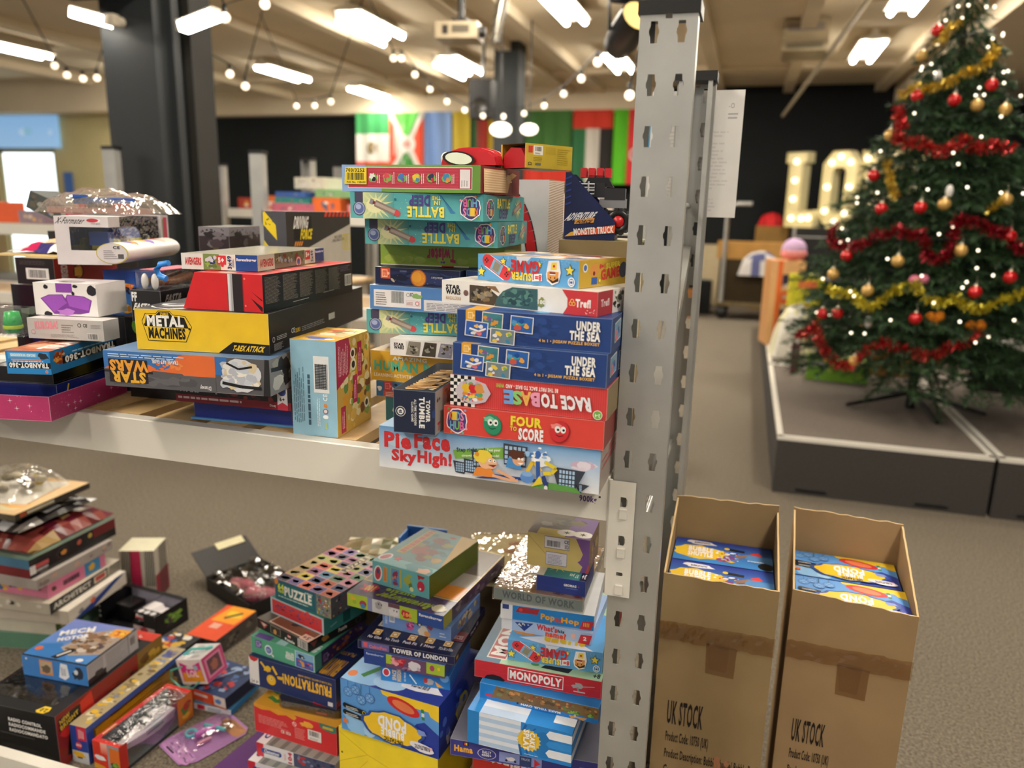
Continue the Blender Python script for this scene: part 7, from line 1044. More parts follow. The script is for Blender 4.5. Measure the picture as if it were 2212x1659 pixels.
# ------------------------------------------------------------------ floor: tall slanting pile at the picture edge
def stack(name, label, c, yaw, w, d, h, base, art=None, tilt=(0, 0), mt='card'): return box(name, label, 'box' if 'box' in name else 'book', c, yaw, w, d, h, 0, base, art, mt=mt, tilt=tilt)
stack('toy_box', 'sage-green toy box at the foot of the tall pile at the picture edge', (-2.29, 1.93, 0), 12, .25, .32, .06, {'*': '#5f8a74', 'T': '#7a9a88'}, lambda a: a.dots('R', 0, 0, .6, 1, 8, ['#4a6a8a', '#7aa08a'], .2, 3))
def f(a): R = 'R'; a.rect(R, 0, 0, 1, 1, '#6a8a3a'); a.rect(R, 0, .7, 1, 1, '#d0ccc0'); a.dots(R, .05, .05, .8, .65, 10, ['#8aa04a', '#c8c8a8', '#4a6a2a'], .16, 4); a.rect(R, 0, 0, 1, .08, '#2a3f8a'); a.rect('F', 0, 0, 1, 1, '#c8c4b4')
stack('game_box', 'white and grass-green game box with navy edge, low in the edge pile', (-2.28, 1.93, .0608), 10, .25, .31, .055, {'R': '#6a8a3a', 'T': '#d8d4c8', '*': '#26408a'}, f)
def f(a): R = 'R'; a.rect(R, 0, 0, 1, 1, '#d8d0c4'); a.shp(R, ((0, 0), (.4, 0), (1, 1), (.8, 1)), '#26408a'); a.blob(R, .4, .6, .2, '#d8704a', 1.4, 3); a.blob(R, .2, .4, .16, '#8a8a8e', 1.5, 5)
stack('game_box', 'cream game box with navy slash on its side, in the edge pile', (-2.22, 1.92, .1166), 8, .28, .30, .05, {'*': '#c8beb0', 'T': '#d8d0c4'}, f)
def f(a): R = 'R'; a.rect(R, 0, 0, .8, 1, '#2a2826'); a.txt(R, 'ARCHITECT', .05, .3, .55, .75, '#c8c4bc', 0, .05); a.rect(R, .6, .2, .78, .85, '#c8b8a8'); a.rect(R, .62, .3, .76, .75, '#a83a34'); a.stripes(R, .8, 0, 1, 1, 9, '#2a2a28', True, .5, .05); a.dots('F', 0, 0, 1, 1, 9, ['#2a2826', '#d8cfc4'], .2, 3)
stack('game_box', 'black and cream construction set box with striped end, in the middle of the edge pile', (-2.24, 1.91, .1674), 6, .26, .34, .04, {'*': '#b8b0a0'}, f)
def f(a): R = 'R'; a.rect(R, 0, 0, 1, 1, '#d87a9c'); a.rect(R, .62, 0, .9, 1, '#3f86b8'); a.blob(R, .75, .5, .25, '#e0b03a', 1.3, 3); a.small(R, .25, .3, .55, .66, 1, '#4a2a3a', 4, duty=1); a.blob(R, .1, .5, .2, '#5a3a2a', 1, 4); F = 'F'; a.dots(F, 0, 0, 1, 1, 12, ['#e8e4e0', '#3a6a9a', '#e0b03a', '#2a2a2e'], .2, 3)
stack('toy_box', 'pink and blue toy box under the long black car set', (-2.25, 1.90, .2082), 4, .24, .26, .05, {'*': '#d8809f', 'T': '#e0a0b8'}, f)
def f(a): T = 'T'; a.dots(T, 0, 0, 1, 1, 14, ['#d8d4cc', '#b8b0a4', '#8a6a5a', '#5a6a86'], .14, 3); a.dots('R', 0, 0, 1, 1, 8, ['#c8a090', '#8a7a74'], .2, 2)
stack('toy_box', 'flat grey window toy box between the pink box and the long black car set', (-2.25, 1.90, .259), 2, .25, .33, .036, '#a8a09a', f)
def f(a):
    R = 'R'; a.rect(R, 0, 0, 1, 1, '#1a1718'); a.rect(R, .72, .45, 1, 1, '#6a1c22'); a.rect(R, .04, .4, .2, .62, '#c85a5e'); a.txt(R, '1', .0, .2, .04, .6, '#e8e4e4', 0, .08); a.small(R, .06, .2, .2, .34, 1, '#b8b0b0', 3, duty=1); a.ring(R, .36, .55, .3, '#3a3636', '#1a1718', .85, 1.3); a.blob(R, .37, .55, .13, '#c8883a', 1.6, 3); a.ell(R, .55, .65, .14, '#b85a4a', 1.2, 30); a.ell(R, .68, .72, .12, '#c8a84a', 1.2, 30); a.small(R, .1, .08, .2, .14, 1, '#a8a4a0')
    a.rect('F', 0, 0, 1, 1, '#7a2a2e'); a.rect('F', 0, .5, 1, 1, '#4a7a9a'); T = 'T'; a.rect(T, 0, 0, 1, 1, '#5f7468'); a.rect(T, .08, .06, .92, .94, '#3a4842'); a.dots(T, .1, .1, .9, .9, 24, ['#1d1f1e', '#8a9a88', '#6a5a3a', '#a86a6a', '#26302c'], .06, 4); a.rect(T, .5, .5, .62, .6, '#b8a4a4')
stack('toy_box', 'long black car set box with small coloured cars on its side, in the edge pile', (-2.295, 1.919, .296), 1.7, .3, .37, .065, {'*': '#1a1718'}, f, mt='gloss')
def bag(name, label, c, rz, w, d, h, cols, m='gloss', seed=1, n=10, und=None):
    t = thing(name, label, 'bag', c, rz); rr = random.Random(seed); g = Geo()
    V = [(-w / 2 + w * i / n + .006 * rr.random(), -d / 2 + d * j / n + .006 * rr.random(), .002 + (h + .014 * rr.random()) * (math.sin(math.pi * i / n) * math.sin(math.pi * j / n)) ** .4) for j in range(n + 1) for i in range(n + 1)]
    for j in range(n):
        for i in range(n): q = j * (n + 1) + i; g.poly([V[q], V[q + 1], V[q + n + 2], V[q + n + 1]], cols[(i // 3 + 2 * (j // 3)) % len(cols)] if rr.random() < .8 else rr.choice(cols))
    g.build('bag', m, t); g = Geo(); g.box(-w * .49, -d * .49, 0, w * .49, d * .49, .002, cols[0]); g.build('backing_card', 'card', t); return t
bag('toy_bag', 'shiny dark red crinkled costume bag near the top of the edge pile', (-2.31, 1.95, .3618), .05, .27, .36, .05, ['#7a2a28', '#5a1c1e', '#8a4038', '#a88a5a', '#6a1f30'], seed=2)
bag('toy_bag', 'glossy black and grey toy bag on the dark red costume bag', (-2.34, 1.93, .432), 0, .26, .33, .02, ['#1a1718', '#3a3432', '#141214', '#8a8480', '#c8c8cc'], seed=3)
def f(a): a.dots('T', 0, 0, 1, 1, 24, ['#d8cfa8', '#e0b070', '#c88a6a', '#e6e0d0', '#a87a5a'], .1, 4); R = 'R'; a.rect(R, 0, 0, 1, 1, '#3a352e'); a.rect(R, .15, .3, .5, .8, '#b8b49c'); a.rect(R, .06, .2, .14, .9, '#a8502c')
stack('picture_book', 'large pale orange picture board with dark edge, on top of the edge pile', (-2.37, 1.92, .475), 3, .3, .32, .022, {'T': '#d8b88a', '*': '#5a5040'}, f)
t = bag('toy_bag', 'clear crumpled bag of white and yellow pieces, topmost of the edge pile', (-2.39, 1.93, .4975), .2, .24, .22, .085, ['#ffffff'], 'shrink', 5)
g = Geo(); [g.sph((-.08 + .16 * rr.random(), -.07 + .14 * rr.random(), .025 + .02 * rr.random()), (.022, .016, .014), rr.choice(('#d8d4c4', '#c8b44a', '#8a8478', '#4a4a4e', '#a8a0b8'))) for i in range(20)]; g.build('packed_part', 'plastic', t)
def f(a): a.rect('R', 0, 0, 1, .5, '#8a1c34'); a.stripes('R', .3, 0, .9, 1, 8, '#2a2a28', True, .5, .06); a.rect('F', .3, 0, .6, 1, '#b82a52'); a.stripes('F', .0, 0, .28, 1, 6, '#2a2a28', True, .5, .08); a.stripes('F', .7, .3, 1, 1, 6, '#2a2a28', True, .5, .04)
stack('toy_box', 'upright black-and-cream striped box with a crimson band, behind the edge pile', (-2.14, 2.22, 0), 20, .13, .12, .21, {'*': '#bdb6a8', 'T': '#d8d4b8'}, f)
stack('activity_book', 'cream paper booklet stack lying behind the motor truck kit box', (-2.005, 1.68, 0), 4, .09, .16, .10, '#cfc8ae', lambda a: (a.dots('F', 0, 0, 1, 1, 12, ['#b8b096', '#8a8a6a', '#e0dac4'], .12, 3), a.small('T', .1, .1, .9, .9, 9, '#b8b29c')))
# ------------------------------------------------------------------ two open shipping cartons on the carpet
def carton(name, label, c, w, d, h, rear, front, rz, lab, lean, seed, tint, dz=0):
    t = thing(name, label, 'carton', (c[0], c[1], 0), math.radians(rz)); rr = random.Random(seed)
    x, y = w / 2, d / 2; k = .004
    def wall(nm, P, n):           # board with a slightly ragged top edge
        g = Geo(); A_, B_, ha, hb = P; m = 14; dx, dy = n; pts = []
        for i in range(m + 1):
            u = i / m; hh = ha + (hb - ha) * u + (.004 * rr.random() - .002); pts.append((A_[0] + (B_[0] - A_[0]) * u, A_[1] + (B_[1] - A_[1]) * u, hh))
        z1 = .6 + dz
        for p, q in zip(pts, pts[1:]):
            o1 = (p[2] - z1) * 0; 
            L = lambda s, r, zz, f: (s[0] + dx * k * f + lean.get(nm, (0, 0))[0] * max(0, zz - z1) / .15, s[1] + dy * k * f + lean.get(nm, (0, 0))[1] * max(0, zz - z1) / .15, zz)
            for f in (0, 1):
                g.poly([L(p, 0, 0, f), L(q, 0, 0, f), L(q, 0, z1, f), L(p, 0, z1, f)], tint); g.poly([L(p, 0, z1, f), L(q, 0, z1, f), L(q, 0, q[2], f), L(p, 0, p[2], f)], tint)
            g.poly([L(p, 0, p[2], 0), L(q, 0, q[2], 0), L(q, 0, q[2], 1), L(p, 0, p[2], 1)], '#d0b487')
        return g.build(nm, 'carton', t)
    wall('front_panel', ((-x, -y), (x, -y), front[0], front[1]), (0, 1)); wall('rear_panel', ((-x, y), (x, y), rear[0], rear[1]), (0, -1))
    wall('side_panel', ((-x, -y), (-x, y), lab['L'][0], lab['L'][1]), (1, 0)); wall('side_panel', ((x, -y), (x, y), lab['R'][0], lab['R'][1]), (-1, 0))
    g = Geo(); g.box(-x + k, -y + k, .001, x - k, y - k, .006, tint); g.build('base_panel', 'carton', t)
    q = Art(w + .001, d + .001, .62 + dz * 1.2); q.n = dict.fromkeys('FRTLKD', 6); F = 'F'; ink = '#2b2320'
    q.txt(F, 'UK STOCK', .13, .588, .13 + lab['s'], .675, ink, 0, .025); q.txt(F, 'Product Code: 10750 (UK)', .13, .505, .13 + lab['s'] * 1.22, .555, ink, 0, .02); q.txt(F, 'Product Description: Bubble Shuttle/ Bubble Pond', .13, .44, .97, .485, ink, 0, .02); q.txt(F, 'Case size:', .13, .38, .36, .42, ink, 0, .02)
    q.dots(F, .5, .38, .75, .52, 6, ['#b07a5a'], .02, 3, .5, .4); q.build('print', 'carton', t)
    g = Geo(); n = 22; V = []
    for j in range(5):
        for i in range(n + 1): V.append((-x - .002 + (w + .004) * i / n, -y - .0022 - .004 * rr.random(), .565 + dz + .011 * j + .004 * rr.random()))
    for j in range(4):
        for i in range(n): a = j * (n + 1) + i; g.mesh([V[a], V[a + 1], V[a + n + 2], V[a + n + 1]], [(0, 1, 2, 3)], '#ffffff')
    g.poly([(-.015, -y - .0015, .5 + dz), (.045, -y - .0015, .497 + dz), (.047, -y - .0018, .57 + dz), (-.018, -y - .0018, .572 + dz)], '#ffffff'); g.build('tape', 'tape', t)
    g = Geo(); g.poly([(-.008, -y - .0012, .51 + dz), (.028, -y - .0012, .508 + dz), (.032, -y - .0013, .575 + dz), (-.016, -y - .0013, .576 + dz)], '#917550'); g.build('tape_tab', 'carton', t)
    return t
carton('shipping_carton', 'opened brown carton of bubble shuttle boxes, next to the grey rack upright', (.0085, 1.703), .24, .275, 0, (.826, .83), (.746, .742), 0, {'L': (.746, .822), 'R': (.742, .815), 's': .32}, {}, 3, '#967f5b', .024)
carton('shipping_carton', 'opened brown carton of bubble pond boxes, standing alone on the open carpet', (.287, 1.765), .247, .30, 0, (.804, .798), (.726, .712), -2, {'L': (.726, .80), 'R': (.712, .795), 's': .27}, {}, 5, '#9d825f')
def shuttle(a):
    T = 'T'; a.grad(T, 0, 0, 1, 1, '#3f8ad0', '#2a3a98'); a.blob(T, .28, .85, .1, '#e8e4ec', 2.6, 4); a.txt(T, 'BUBBLETASTIC', .2, .82, .36, .88, '#3a3040', 0, .05); a.blob(T, .27, .42, .3, '#e8c234', 1.6, 6, .15, 20); a.txt(T, 'BUBBLE', .15, .46, .4, .64, '#f0eef6', 0, .055, '#4a3f6a', .1); a.txt(T, 'SHUTTLE', .15, .24, .4, .42, '#f0eef6', 0, .055, '#4a3f6a', .1)
    a.line(T, [(.52, .72), (.72, .68)], .012, '#17181c'); a.ell(T, .54, .72, .05, '#e8c23a'); a.dots(T, .42, .1, .68, .62, 50, ['#c83a4a', '#e8e6ee', '#5f9ae0', '#8a3a8a', '#e0c03a'], .035, 5); a.line(T, [(.64, .4), (.84, .62)], .014, '#8a6a5a'); a.line(T, [(.8, .58), (.88, .66)], .018, '#d8342c'); a.blob(T, .9, .4, .2, '#4f86c0', 1.4, 4); a.small(T, .75, .3, .95, .36, 1, '#e8e6ee'); a.ell(T, .93, .15, .14, '#17181c')
for i in range(2):
    box('bubble_toy', ('bubble shuttle toy box nearer the front flap of the carton by the rack', 'bubble shuttle toy box nearer the rear flap of the carton by the rack')[i], 'toy box', (.0085, 1.636 + .131 * i, .5), 0, .226, .126, .22, 0, {'T': '#2f52a8', '*': '#22388e'}, shuttle, group='bubble shuttle toy boxes')
    box('bubble_toy', ('bubble pond toy box nearer the front flap of the lone carton', 'bubble pond toy box nearer the rear flap of the lone carton')[i], 'toy box', (.287, 1.692 + .142 * i, .5), -2, .232, .136, .195, 0, {'T': '#5a98dc', '*': '#22388e'}, lambda a: pond(a, 'T'), group='bubble pond toy boxes')
    box('bubble_toy', ('bubble shuttle toy box buried deeper in the carton by the rack', 'bubble pond toy box buried deeper in the lone carton')[i], 'toy box', ((.0085, .287)[i], (1.703, 1.763)[i], .0065), -1 * i, .222, .255, .4925, 0, '#22388e')
# ------------------------------------------------------------------ carpeted stage with the tree
st = thing('stage', 'low stage of grey carpeted modules with pale metal edging', 'stage', (2.2, 8.6, 0))
SX, SY = 2.2, 8.6
def module(x0, x1, y0, y1):
    g = Geo(); g.box(x0 - SX, y0 - SY, .0, x1 - SX, y1 - SY, .322, '#4a4745'); g.build('module', mat('stage_carpet', '#45423f', .95, noise=.3, nscale=160, c2='#332f2d') if 'stage_carpet' not in bpy.data.materials else bpy.data.materials['stage_carpet'], st)
    g = Geo(); g.box(x0 + .03 - SX, y0 + .03 - SY, .322, x1 - .03 - SX, y1 - .03 - SY, .3255, '#6f655c'); g.build('deck', mat('stage_top_carpet', '#6f665d', .95, noise=.2, nscale=90, c2='#675d54') if 'stage_top_carpet' not in bpy.data.materials else bpy.data.materials['stage_top_carpet'], st)
    g = Geo()
    for q in ((x0, y0 - .002, x1, y0 + .03), (x0, y1 - .03, x1, y1), (x0 - .001, y0, x0 + .03, y1), (x1 - .03, y0, x1, y1)): g.box(q[0] - SX, q[1] - SY, .306, q[2] - SX, q[3] - SY, .328, '#c9c4b2')
    g.build('edge_trim', 'white', st)
    for u in (.12, .72): g = Geo(); g.box(x0 + u - SX, y0 - .003 - SY, .02, x0 + u + .16 - SX, y0 - SY, .035, '#111111'); g.build('handle_slot', 'black', st)
for i in range(3):
    for j in range(3): module(.253 + 1.08 * i, .253 + 1.08 * i + 1.06, 4.3 + 2.2 * j, 4.3 + 2.2 * j + 2.18)
# artificial fir
TX, TY, TZ = 1.09, 5.3, .328
tr = thing('christmas_tree', 'tall artificial fir tree on a black metal stand, dressed for Christmas', 'christmas tree', (TX, TY, TZ))
g = Geo(); g.tube([(0, 0, .1), (0, 0, 2.6)], [.022, .012], '#2a2018', 8); g.build('trunk', 'matte', tr)
g = Geo(); g.tube([(0, 0, .0), (0, 0, .24)], .03, '#101210', 10)
for a in (200, 280, 350, 110): r = math.radians(a); g.tube([(0, 0, .1), (.42 * math.cos(r), .42 * math.sin(r), .014)], [.018, .012], '#101210', 8)
g.build('stand', 'black', tr)
rr = random.Random(11); g = Geo(); rz = lambda z: max(.04, min(.72, .37 * (3.05 - z)))
greens = ['#1f3a1c', '#2a4a22', '#17301a', '#35552a', '#24402a']
def spray(p0, p1, wid, dens):
    p0, p1 = Vector(p0), Vector(p1); d = p1 - p0; L = d.length; d.normalize(); s = d.cross(Vector((0, 0, 1))).normalized(); u = s.cross(d)
    n = int(L * dens)
    for i in range(n):
        f = (i + rr.random()) / n; b = p0 + d * L * f; a = rr.random() * 6.283; o = s * math.cos(a) + u * math.sin(a); ln = wid * (.55 + .6 * rr.random()) * (1 - .4 * f); tip = b + (d * .75 + o * .8) * ln; q = d.cross(o).normalized() * (.0028 + .002 * rr.random())
        g.poly([b - q, b + q, tip + q * .5, tip - q * .5], rr.choice(greens))
tiers = 27
for i in range(tiers):
    z = .72 + (2.95 - .72) * i / (tiers - 1); R = rz(z + .0) * 1.04; nb = max(5, int(5 + 19 * R / .72))
    for k in range(nb):
        a = 6.283 * (k + .5 * (i % 2) + .3 * rr.random()) / nb; r = R * (.82 + .3 * rr.random()); dz = -.08 - .16 * r * rr.random(); c, s_ = math.cos(a), math.sin(a)
        p0 = (.03 * c, .03 * s_, z - TZ + .05); p1 = (r * c, r * s_, z - TZ + dz); spray(p0, p1, .075, 150)
        if r > .2:
            for f, sg in ((.55, 1), (.55, -1), (.8, 1), (.8, -1)):
                b = Vector(p0).lerp(Vector(p1), f); a2 = a + sg * .75; l2 = r * .3; spray(b, b + Vector((l2 * math.cos(a2), l2 * math.sin(a2), -.03)), .055, 150)
for a, r, z, dz in ((-.9, .85, .6, -.12), (-.5, .95, .62, -.1), (-2.3, .5, .5, -.08), (-1.4, .45, .5, -.12), (-.3, .8, .5, -.1)): spray((0, 0, z - TZ + .25), (r * math.cos(a), r * math.sin(a), z - TZ + dz), .08, 210)
spray((0, 0, 2.6), (0, 0, 2.75), .06, 200)
fo = g.build('foliage', 'foliage', tr)
RB = [(0.93,5.21,2.56),(1.20,5.01,2.23),(0.85,5.08,2.19),(1.02,4.97,2.15),(0.71,4.88,1.56),(0.89,4.78,1.57),(0.56,4.90,1.29),(1.17,4.59,1.14),(1.34,4.66,1.22),(0.91,4.61,0.98),(0.54,4.84,0.96),(0.47,4.94,0.94),(0.67,5.05,1.75),(1.33,4.74,1.43)]
GB = [(1.13,4.95,2.12),(1.28,5.00,2.10),(0.74,5.11,1.98),(1.00,4.76,1.59),(1.30,4.80,1.62),(0.80,4.70,1.28),(1.09,4.66,1.35),(0.50,4.91,1.18),(0.67,4.72,1.11),(0.65,4.74,0.70),(0.87,5.23,2.43)]
where_r = ('near the tip of the fir, above the small gold tinsel', 'high on the fir at the outer side, beside the gold tinsel end', 'just under the low end of the long gold tinsel', 'hanging below the middle of the long gold tinsel', 'on the edge of the fir in front of the lit letters', 'in the middle of the fir above the second red tinsel', 'on the outer twig below the low loop of crimson tinsel', 'low in the fir just above the yellow tinsel', 'at the outer edge of the fir above the yellow tinsel', 'on its own between yellow tinsel and lowest red tinsel', 'inner one of the close pair at the outer low twig', 'outer one of the close pair at the outer low twig', 'beside the top corner of the lit letters', 'beside the end of the second red tinsel')
where_g = ('high on the fir, next to the red bauble under the gold tinsel', 'at the high outer edge of the fir', 'on the edge of the fir beside the upper red tinsel', 'in the very middle of the fir, with a white tag above', 'at the outer edge by the short gold tinsel', 'in the middle under the crimson tinsel', 'under the hanging loop of crimson tinsel', 'at the outer twig at the start of the yellow tinsel', 'hanging inside the dip of the yellow tinsel', 'lowest of all, on the bottom red tinsel', 'near the tip beside a white ornament')
for lst, nm, col, wh in ((RB, 'red', '#c4161c', where_r), (GB, 'gold', '#c9a25a', where_g)):
    for p, wtxt in zip(lst, wh):
        t = thing('bauble', '%s Christmas bauble %s' % (nm, wtxt), 'bauble', (p[0], p[1] - .02, p[2]), 0, '%s baubles on the fir' % nm)
        g = Geo(); g.sph((0, 0, 0), .034, col, 18, 12); g.build('ball', 'bauble', t); g = Geo(); g.lathe([(.009, .031), (.009, .042), (0, .043)], '#d8d0b8', 10); g.tube([(0, 0, .042), (.004, 0, .06), (0, .01, .085)], .0015, '#d8d0b8', 5); g.build('cap', 'tinsel', t)
def tinsel(pts, col, label, rad=.034, seed=1):
    rr = random.Random(seed); g = Geo(); pts = [Vector(p) for p in pts]; c0 = Vector((TX, TY, 0))
    pts = [p + (Vector((p.x, p.y, 0)) - c0).normalized() * .03 for p in pts]
    for a, b in zip(pts, pts[1:]):
        n = max(2, int((b - a).length * 900))
        for i in range(n):
            f = i / n; p = a.lerp(b, f) + Vector((0, 0, -.1 * (b - a).length * 4 * f * (1 - f))); d = Vector((rr.gauss(0, 1), rr.gauss(0, 1), rr.gauss(0, 1))).normalized(); q = d.cross(Vector((rr.random(), rr.random(), rr.random()))).normalized() * .0028
            g.poly([p - q, p + q, p + d * rad + q, p + d * rad - q], rr.choice(col))
    o = g.build('tinsel_garland', 'tinsel', None, (0, 0, 0)); tag(o, label, 'tinsel', None)
gold = ['#c8a83a', '#b8942c', '#d8c05a']; red = ['#a8161c', '#8a1016', '#c8282c', '#c85a4a']; yel = ['#d8cc3a', '#c8b82c', '#e6dc5a', '#b8a82c']; cri = ['#8a0f1c', '#a3142a', '#6f0c18']
tinsel([(0.94,5.14,2.48),(0.97,5.13,2.50),(0.98,5.15,2.56),(1.03,5.13,2.58)], gold, 'short gold tinsel near the tip of the fir', .03, 1)
tinsel([(0.80,5.17,2.21),(0.86,5.10,2.24),(0.94,5.03,2.23),(1.06,5.02,2.30),(1.17,5.05,2.36),(1.20,5.11,2.45)], gold, 'long gold tinsel sweeping up across the upper fir', .036, 2)
tinsel([(0.79,5.12,2.13),(0.81,5.05,2.03),(0.78,5.02,1.95),(0.89,4.93,1.93),(0.98,4.87,1.87),(1.07,4.88,1.94),(1.13,4.86,1.89),(1.22,4.89,1.91),(1.31,4.93,1.90)], red, 'bright red tinsel around the upper middle of the fir', .042, 3)
tinsel([(0.53,5.08,1.46),(0.50,5.08,1.38),(0.63,4.86,1.35),(0.71,4.82,1.42),(0.80,4.77,1.45),(0.92,4.72,1.43),(0.94,4.66,1.31),(1.02,4.65,1.31),(1.06,4.71,1.47),(1.07,4.73,1.52),(1.16,4.72,1.50),(1.29,4.73,1.45),(1.39,4.74,1.36)], cri, 'dark crimson tinsel looping round the middle of the fir', .04, 4)
tinsel([(0.50,4.90,1.10),(0.61,4.77,1.09),(0.71,4.70,1.02),(0.80,4.65,1.13),(0.89,4.62,1.17),(1.00,4.59,1.07),(1.08,4.59,1.11),(1.19,4.59,1.05),(1.30,4.62,1.11),(1.40,4.66,1.15)], yel, 'yellow tinsel in swags round the lower fir', .036, 5)
tinsel([(0.75,4.99,1.82),(0.77,4.91,1.71),(0.79,4.86,1.63)], gold, 'short gold tinsel hanging in front of the lit letters', .034, 6)
tinsel([(1.20,4.75,1.56),(1.25,4.78,1.60),(1.29,4.81,1.64)], gold, 'short gold tinsel at the outer edge of the middle fir', .03, 7)
tinsel([(0.39,5.16,0.77),(0.46,4.96,0.87),(0.53,4.86,0.72),(0.63,4.76,0.66),(0.72,4.69,0.78),(0.79,4.65,0.84),(0.91,4.61,0.81),(1.02,4.59,0.79),(1.08,4.59,0.84),(1.21,4.60,0.93)], red, 'bright red tinsel around the lowest branches of the fir', .04, 8)
t = thing('fairy_lights', 'string of small warm white lights wound round the fir tree', 'fairy lights', (TX, TY, TZ)); rr = random.Random(21)
g = Geo(); pts = []
for i in range(240): a = 6.283 * i / 26; z = .8 + 2.05 * i / 240; r = rz(z) * .94; pts.append((r * math.cos(a), r * math.sin(a), z - TZ))
g.tube(pts, .002, '#1a2a18', 5); g.build('cable', 'black', t)
for i in range(84):
    a = 3.6 + 2.3 * rr.random(); z = .82 + 1.95 * rr.random() ** 1.15; r = rz(z) * 1.05; g = Geo(); g.sph((0, 0, 0), .0075, '#fff0d0', 8, 5); o = g.build('bulb', 'fairy', t, (r * math.cos(a), r * math.sin(a), z - TZ))
# white ornaments
for i, (p, wtxt) in enumerate((((1.02, 4.76, 1.66), 'above the gold bauble in the middle of the fir'), ((.70, 4.74, .93), 'on a twig low in the fir'), ((.95, 5.1, 2.3), 'near the tip of the fir'))):
    g = Geo(); g.sph((0, 0, 0), (.02, .014, .034), '#dcdad6', 12, 8); tag(g.build('ornament', 'plastic', None, p), 'small white hanging ornament %s' % wtxt, 'ornament')
for i, (p, c, l) in enumerate((((.92, 4.70, 1.18), '#d87a94', 'pink fabric ornament above the yellow tinsel'), ((1.03, 4.72, .98), '#d8801c', 'bright orange felt ornament beside the lone low red bauble'), ((1.22, 4.66, .95), '#d8801c', 'smaller orange ornament at the end of the lowest red tinsel'))):
    g = Geo(); g.sph((-.02, 0, 0), (.03, .02, .028), c); g.sph((.025, 0, .005), (.028, .02, .03), c); g.sph((0, 0, -.03), (.025, .018, .02), c); tag(g.build('ornament', 'matte', None, p), l, 'ornament')
# ------------------------------------------------------------------ things stored behind the tree
def plain(name, label, cat, c, yaw, w, d, h, base, art=None, mt='card', tilt=(0, 0), group=None): return box(name, label, cat, c, yaw, w, d, h, 0, base, art, mt=mt, tilt=tilt, edge=False, group=group)
E0 = .3285
def f(a): a.rect('F', .2, 0, .34, 1, '#e06a34'); [a.rect('F', .35, v, .95, v + .14, c) for v, c in ((.1, '#e8602c'), (.3, '#2a2446'), (.5, '#e8602c'), (.7, '#2a2446'))]; a.small('F', .4, .3, .9, .8, 4, '#d8c8c0'); a.rect('R', 0, 0, 1, 1, '#d8a878')
plain('toy_box', 'tall orange and navy snack-style box behind the yellow box at the stage edge', 'box', (.355, 7.62, E0), 10, .3, .3, .78, {'F': '#d8a878', 'T': '#e09a6a', '*': '#c8925c'}, f)
g = Geo(); g.sph((0, 0, .1), (.11, .1, .1), '#c8a8cc'); g.sph((0, -.02, .06), (.12, .09, .06), '#d88a8a'); tag(g.build('soft_toy', 'matte', None, (.42, 7.62, E0 + .781)), 'small lilac soft toy sitting on the tall orange and navy box', 'soft toy')
def f(a): a.small('F', .2, .82, .85, .92, 1, '#d8604a', 4, duty=1); a.dots('F', .05, .05, .95, .75, 30, ['#d8603a', '#e8d83a', '#a8c04a', '#d8a02c', '#8aa8b8'], .035, 3)
plain('toy_box', 'tall lime-yellow box with red wording, standing on the stage edge', 'box', (.53, 7.3, E0), 8, .27, .16, .68, {'*': '#c8c434'}, f)
bag2 = bag('carrier_bag', 'white plastic carrier bag slumped at the stage edge in front of the lime-yellow box', (.45, 6.95, E0), .2, .36, .3, .44, ['#dcd8cc', '#e6e2d8', '#d8d4a8'], 'matte', 7)
def f(a): a.small('F', .1, .3, .9, .5, 2, '#e8e4e0', 4); a.rect('F', 0, .7, 1, 1, '#3a2f5a')
plain('toy_box', 'dark purple toy box tucked between the lime-yellow box and the fir', 'box', (.74, 7.6, E0), 5, .2, .2, .62, '#2f2748', f)
def f(a): a.small('F', .05, .65, .3, .88, 1, '#d8d0dc', 4, duty=1); a.dots('F', .3, .1, 1, .9, 12, ['#5f9a3a', '#a8cc4a', '#6a8a2c'], .12, 4)
plain('toy_box', 'flat bright green toy box on the stage under the fir branches', 'box', (.72, 6.05, E0), -4, .42, .22, .16, '#7fb43a', f)
plain('toy_box', 'slim dark crimson box standing between the white bag and the green box', 'box', (.43, 6.2, E0), 0, .06, .1, .22, '#6a1c3a')
plain('carton_box', 'plain brown carton on the stage behind the trunk of the fir', 'carton', (1.1, 6.5, E0), -6, .46, .35, .36, '#8a6436', None, 'carton')
plain('carton_box', 'wider brown carton on the stage, farther behind the fir', 'carton', (1.55, 7.3, E0), 5, .5, .4, .5, '#94703f', None, 'carton')
t = thing('equipment_case', 'black equipment case with a cable on the stage beyond the fir', 'case', (2.0, 6.2, E0), -.3)
g = Geo(); g.box(-.35, -.25, 0, .35, .25, .3, '#141416'); g.build('case', 'black', t); g = Geo(); g.box(-.351, -.251, .2, .351, .251, .21, '#3a3a3c'); g.build('lid_seam', 'galv', t); g = Geo(); g.tube([(-.3, -.26, .1), (-.45, -.4, .01), (-.6, -.5, .006), (-.75, -.3, .006)], .006, '#1a1a1a', 6); g.build('cable', 'black', t)
bag('carrier_bag', 'pale crumpled bag of oddments on top of the black equipment case', (2.0, 6.2, E0 + .302), 0, .4, .35, .2, ['#c8c0bc', '#b8b4b0', '#d8d0cc'], 'matte', 9)
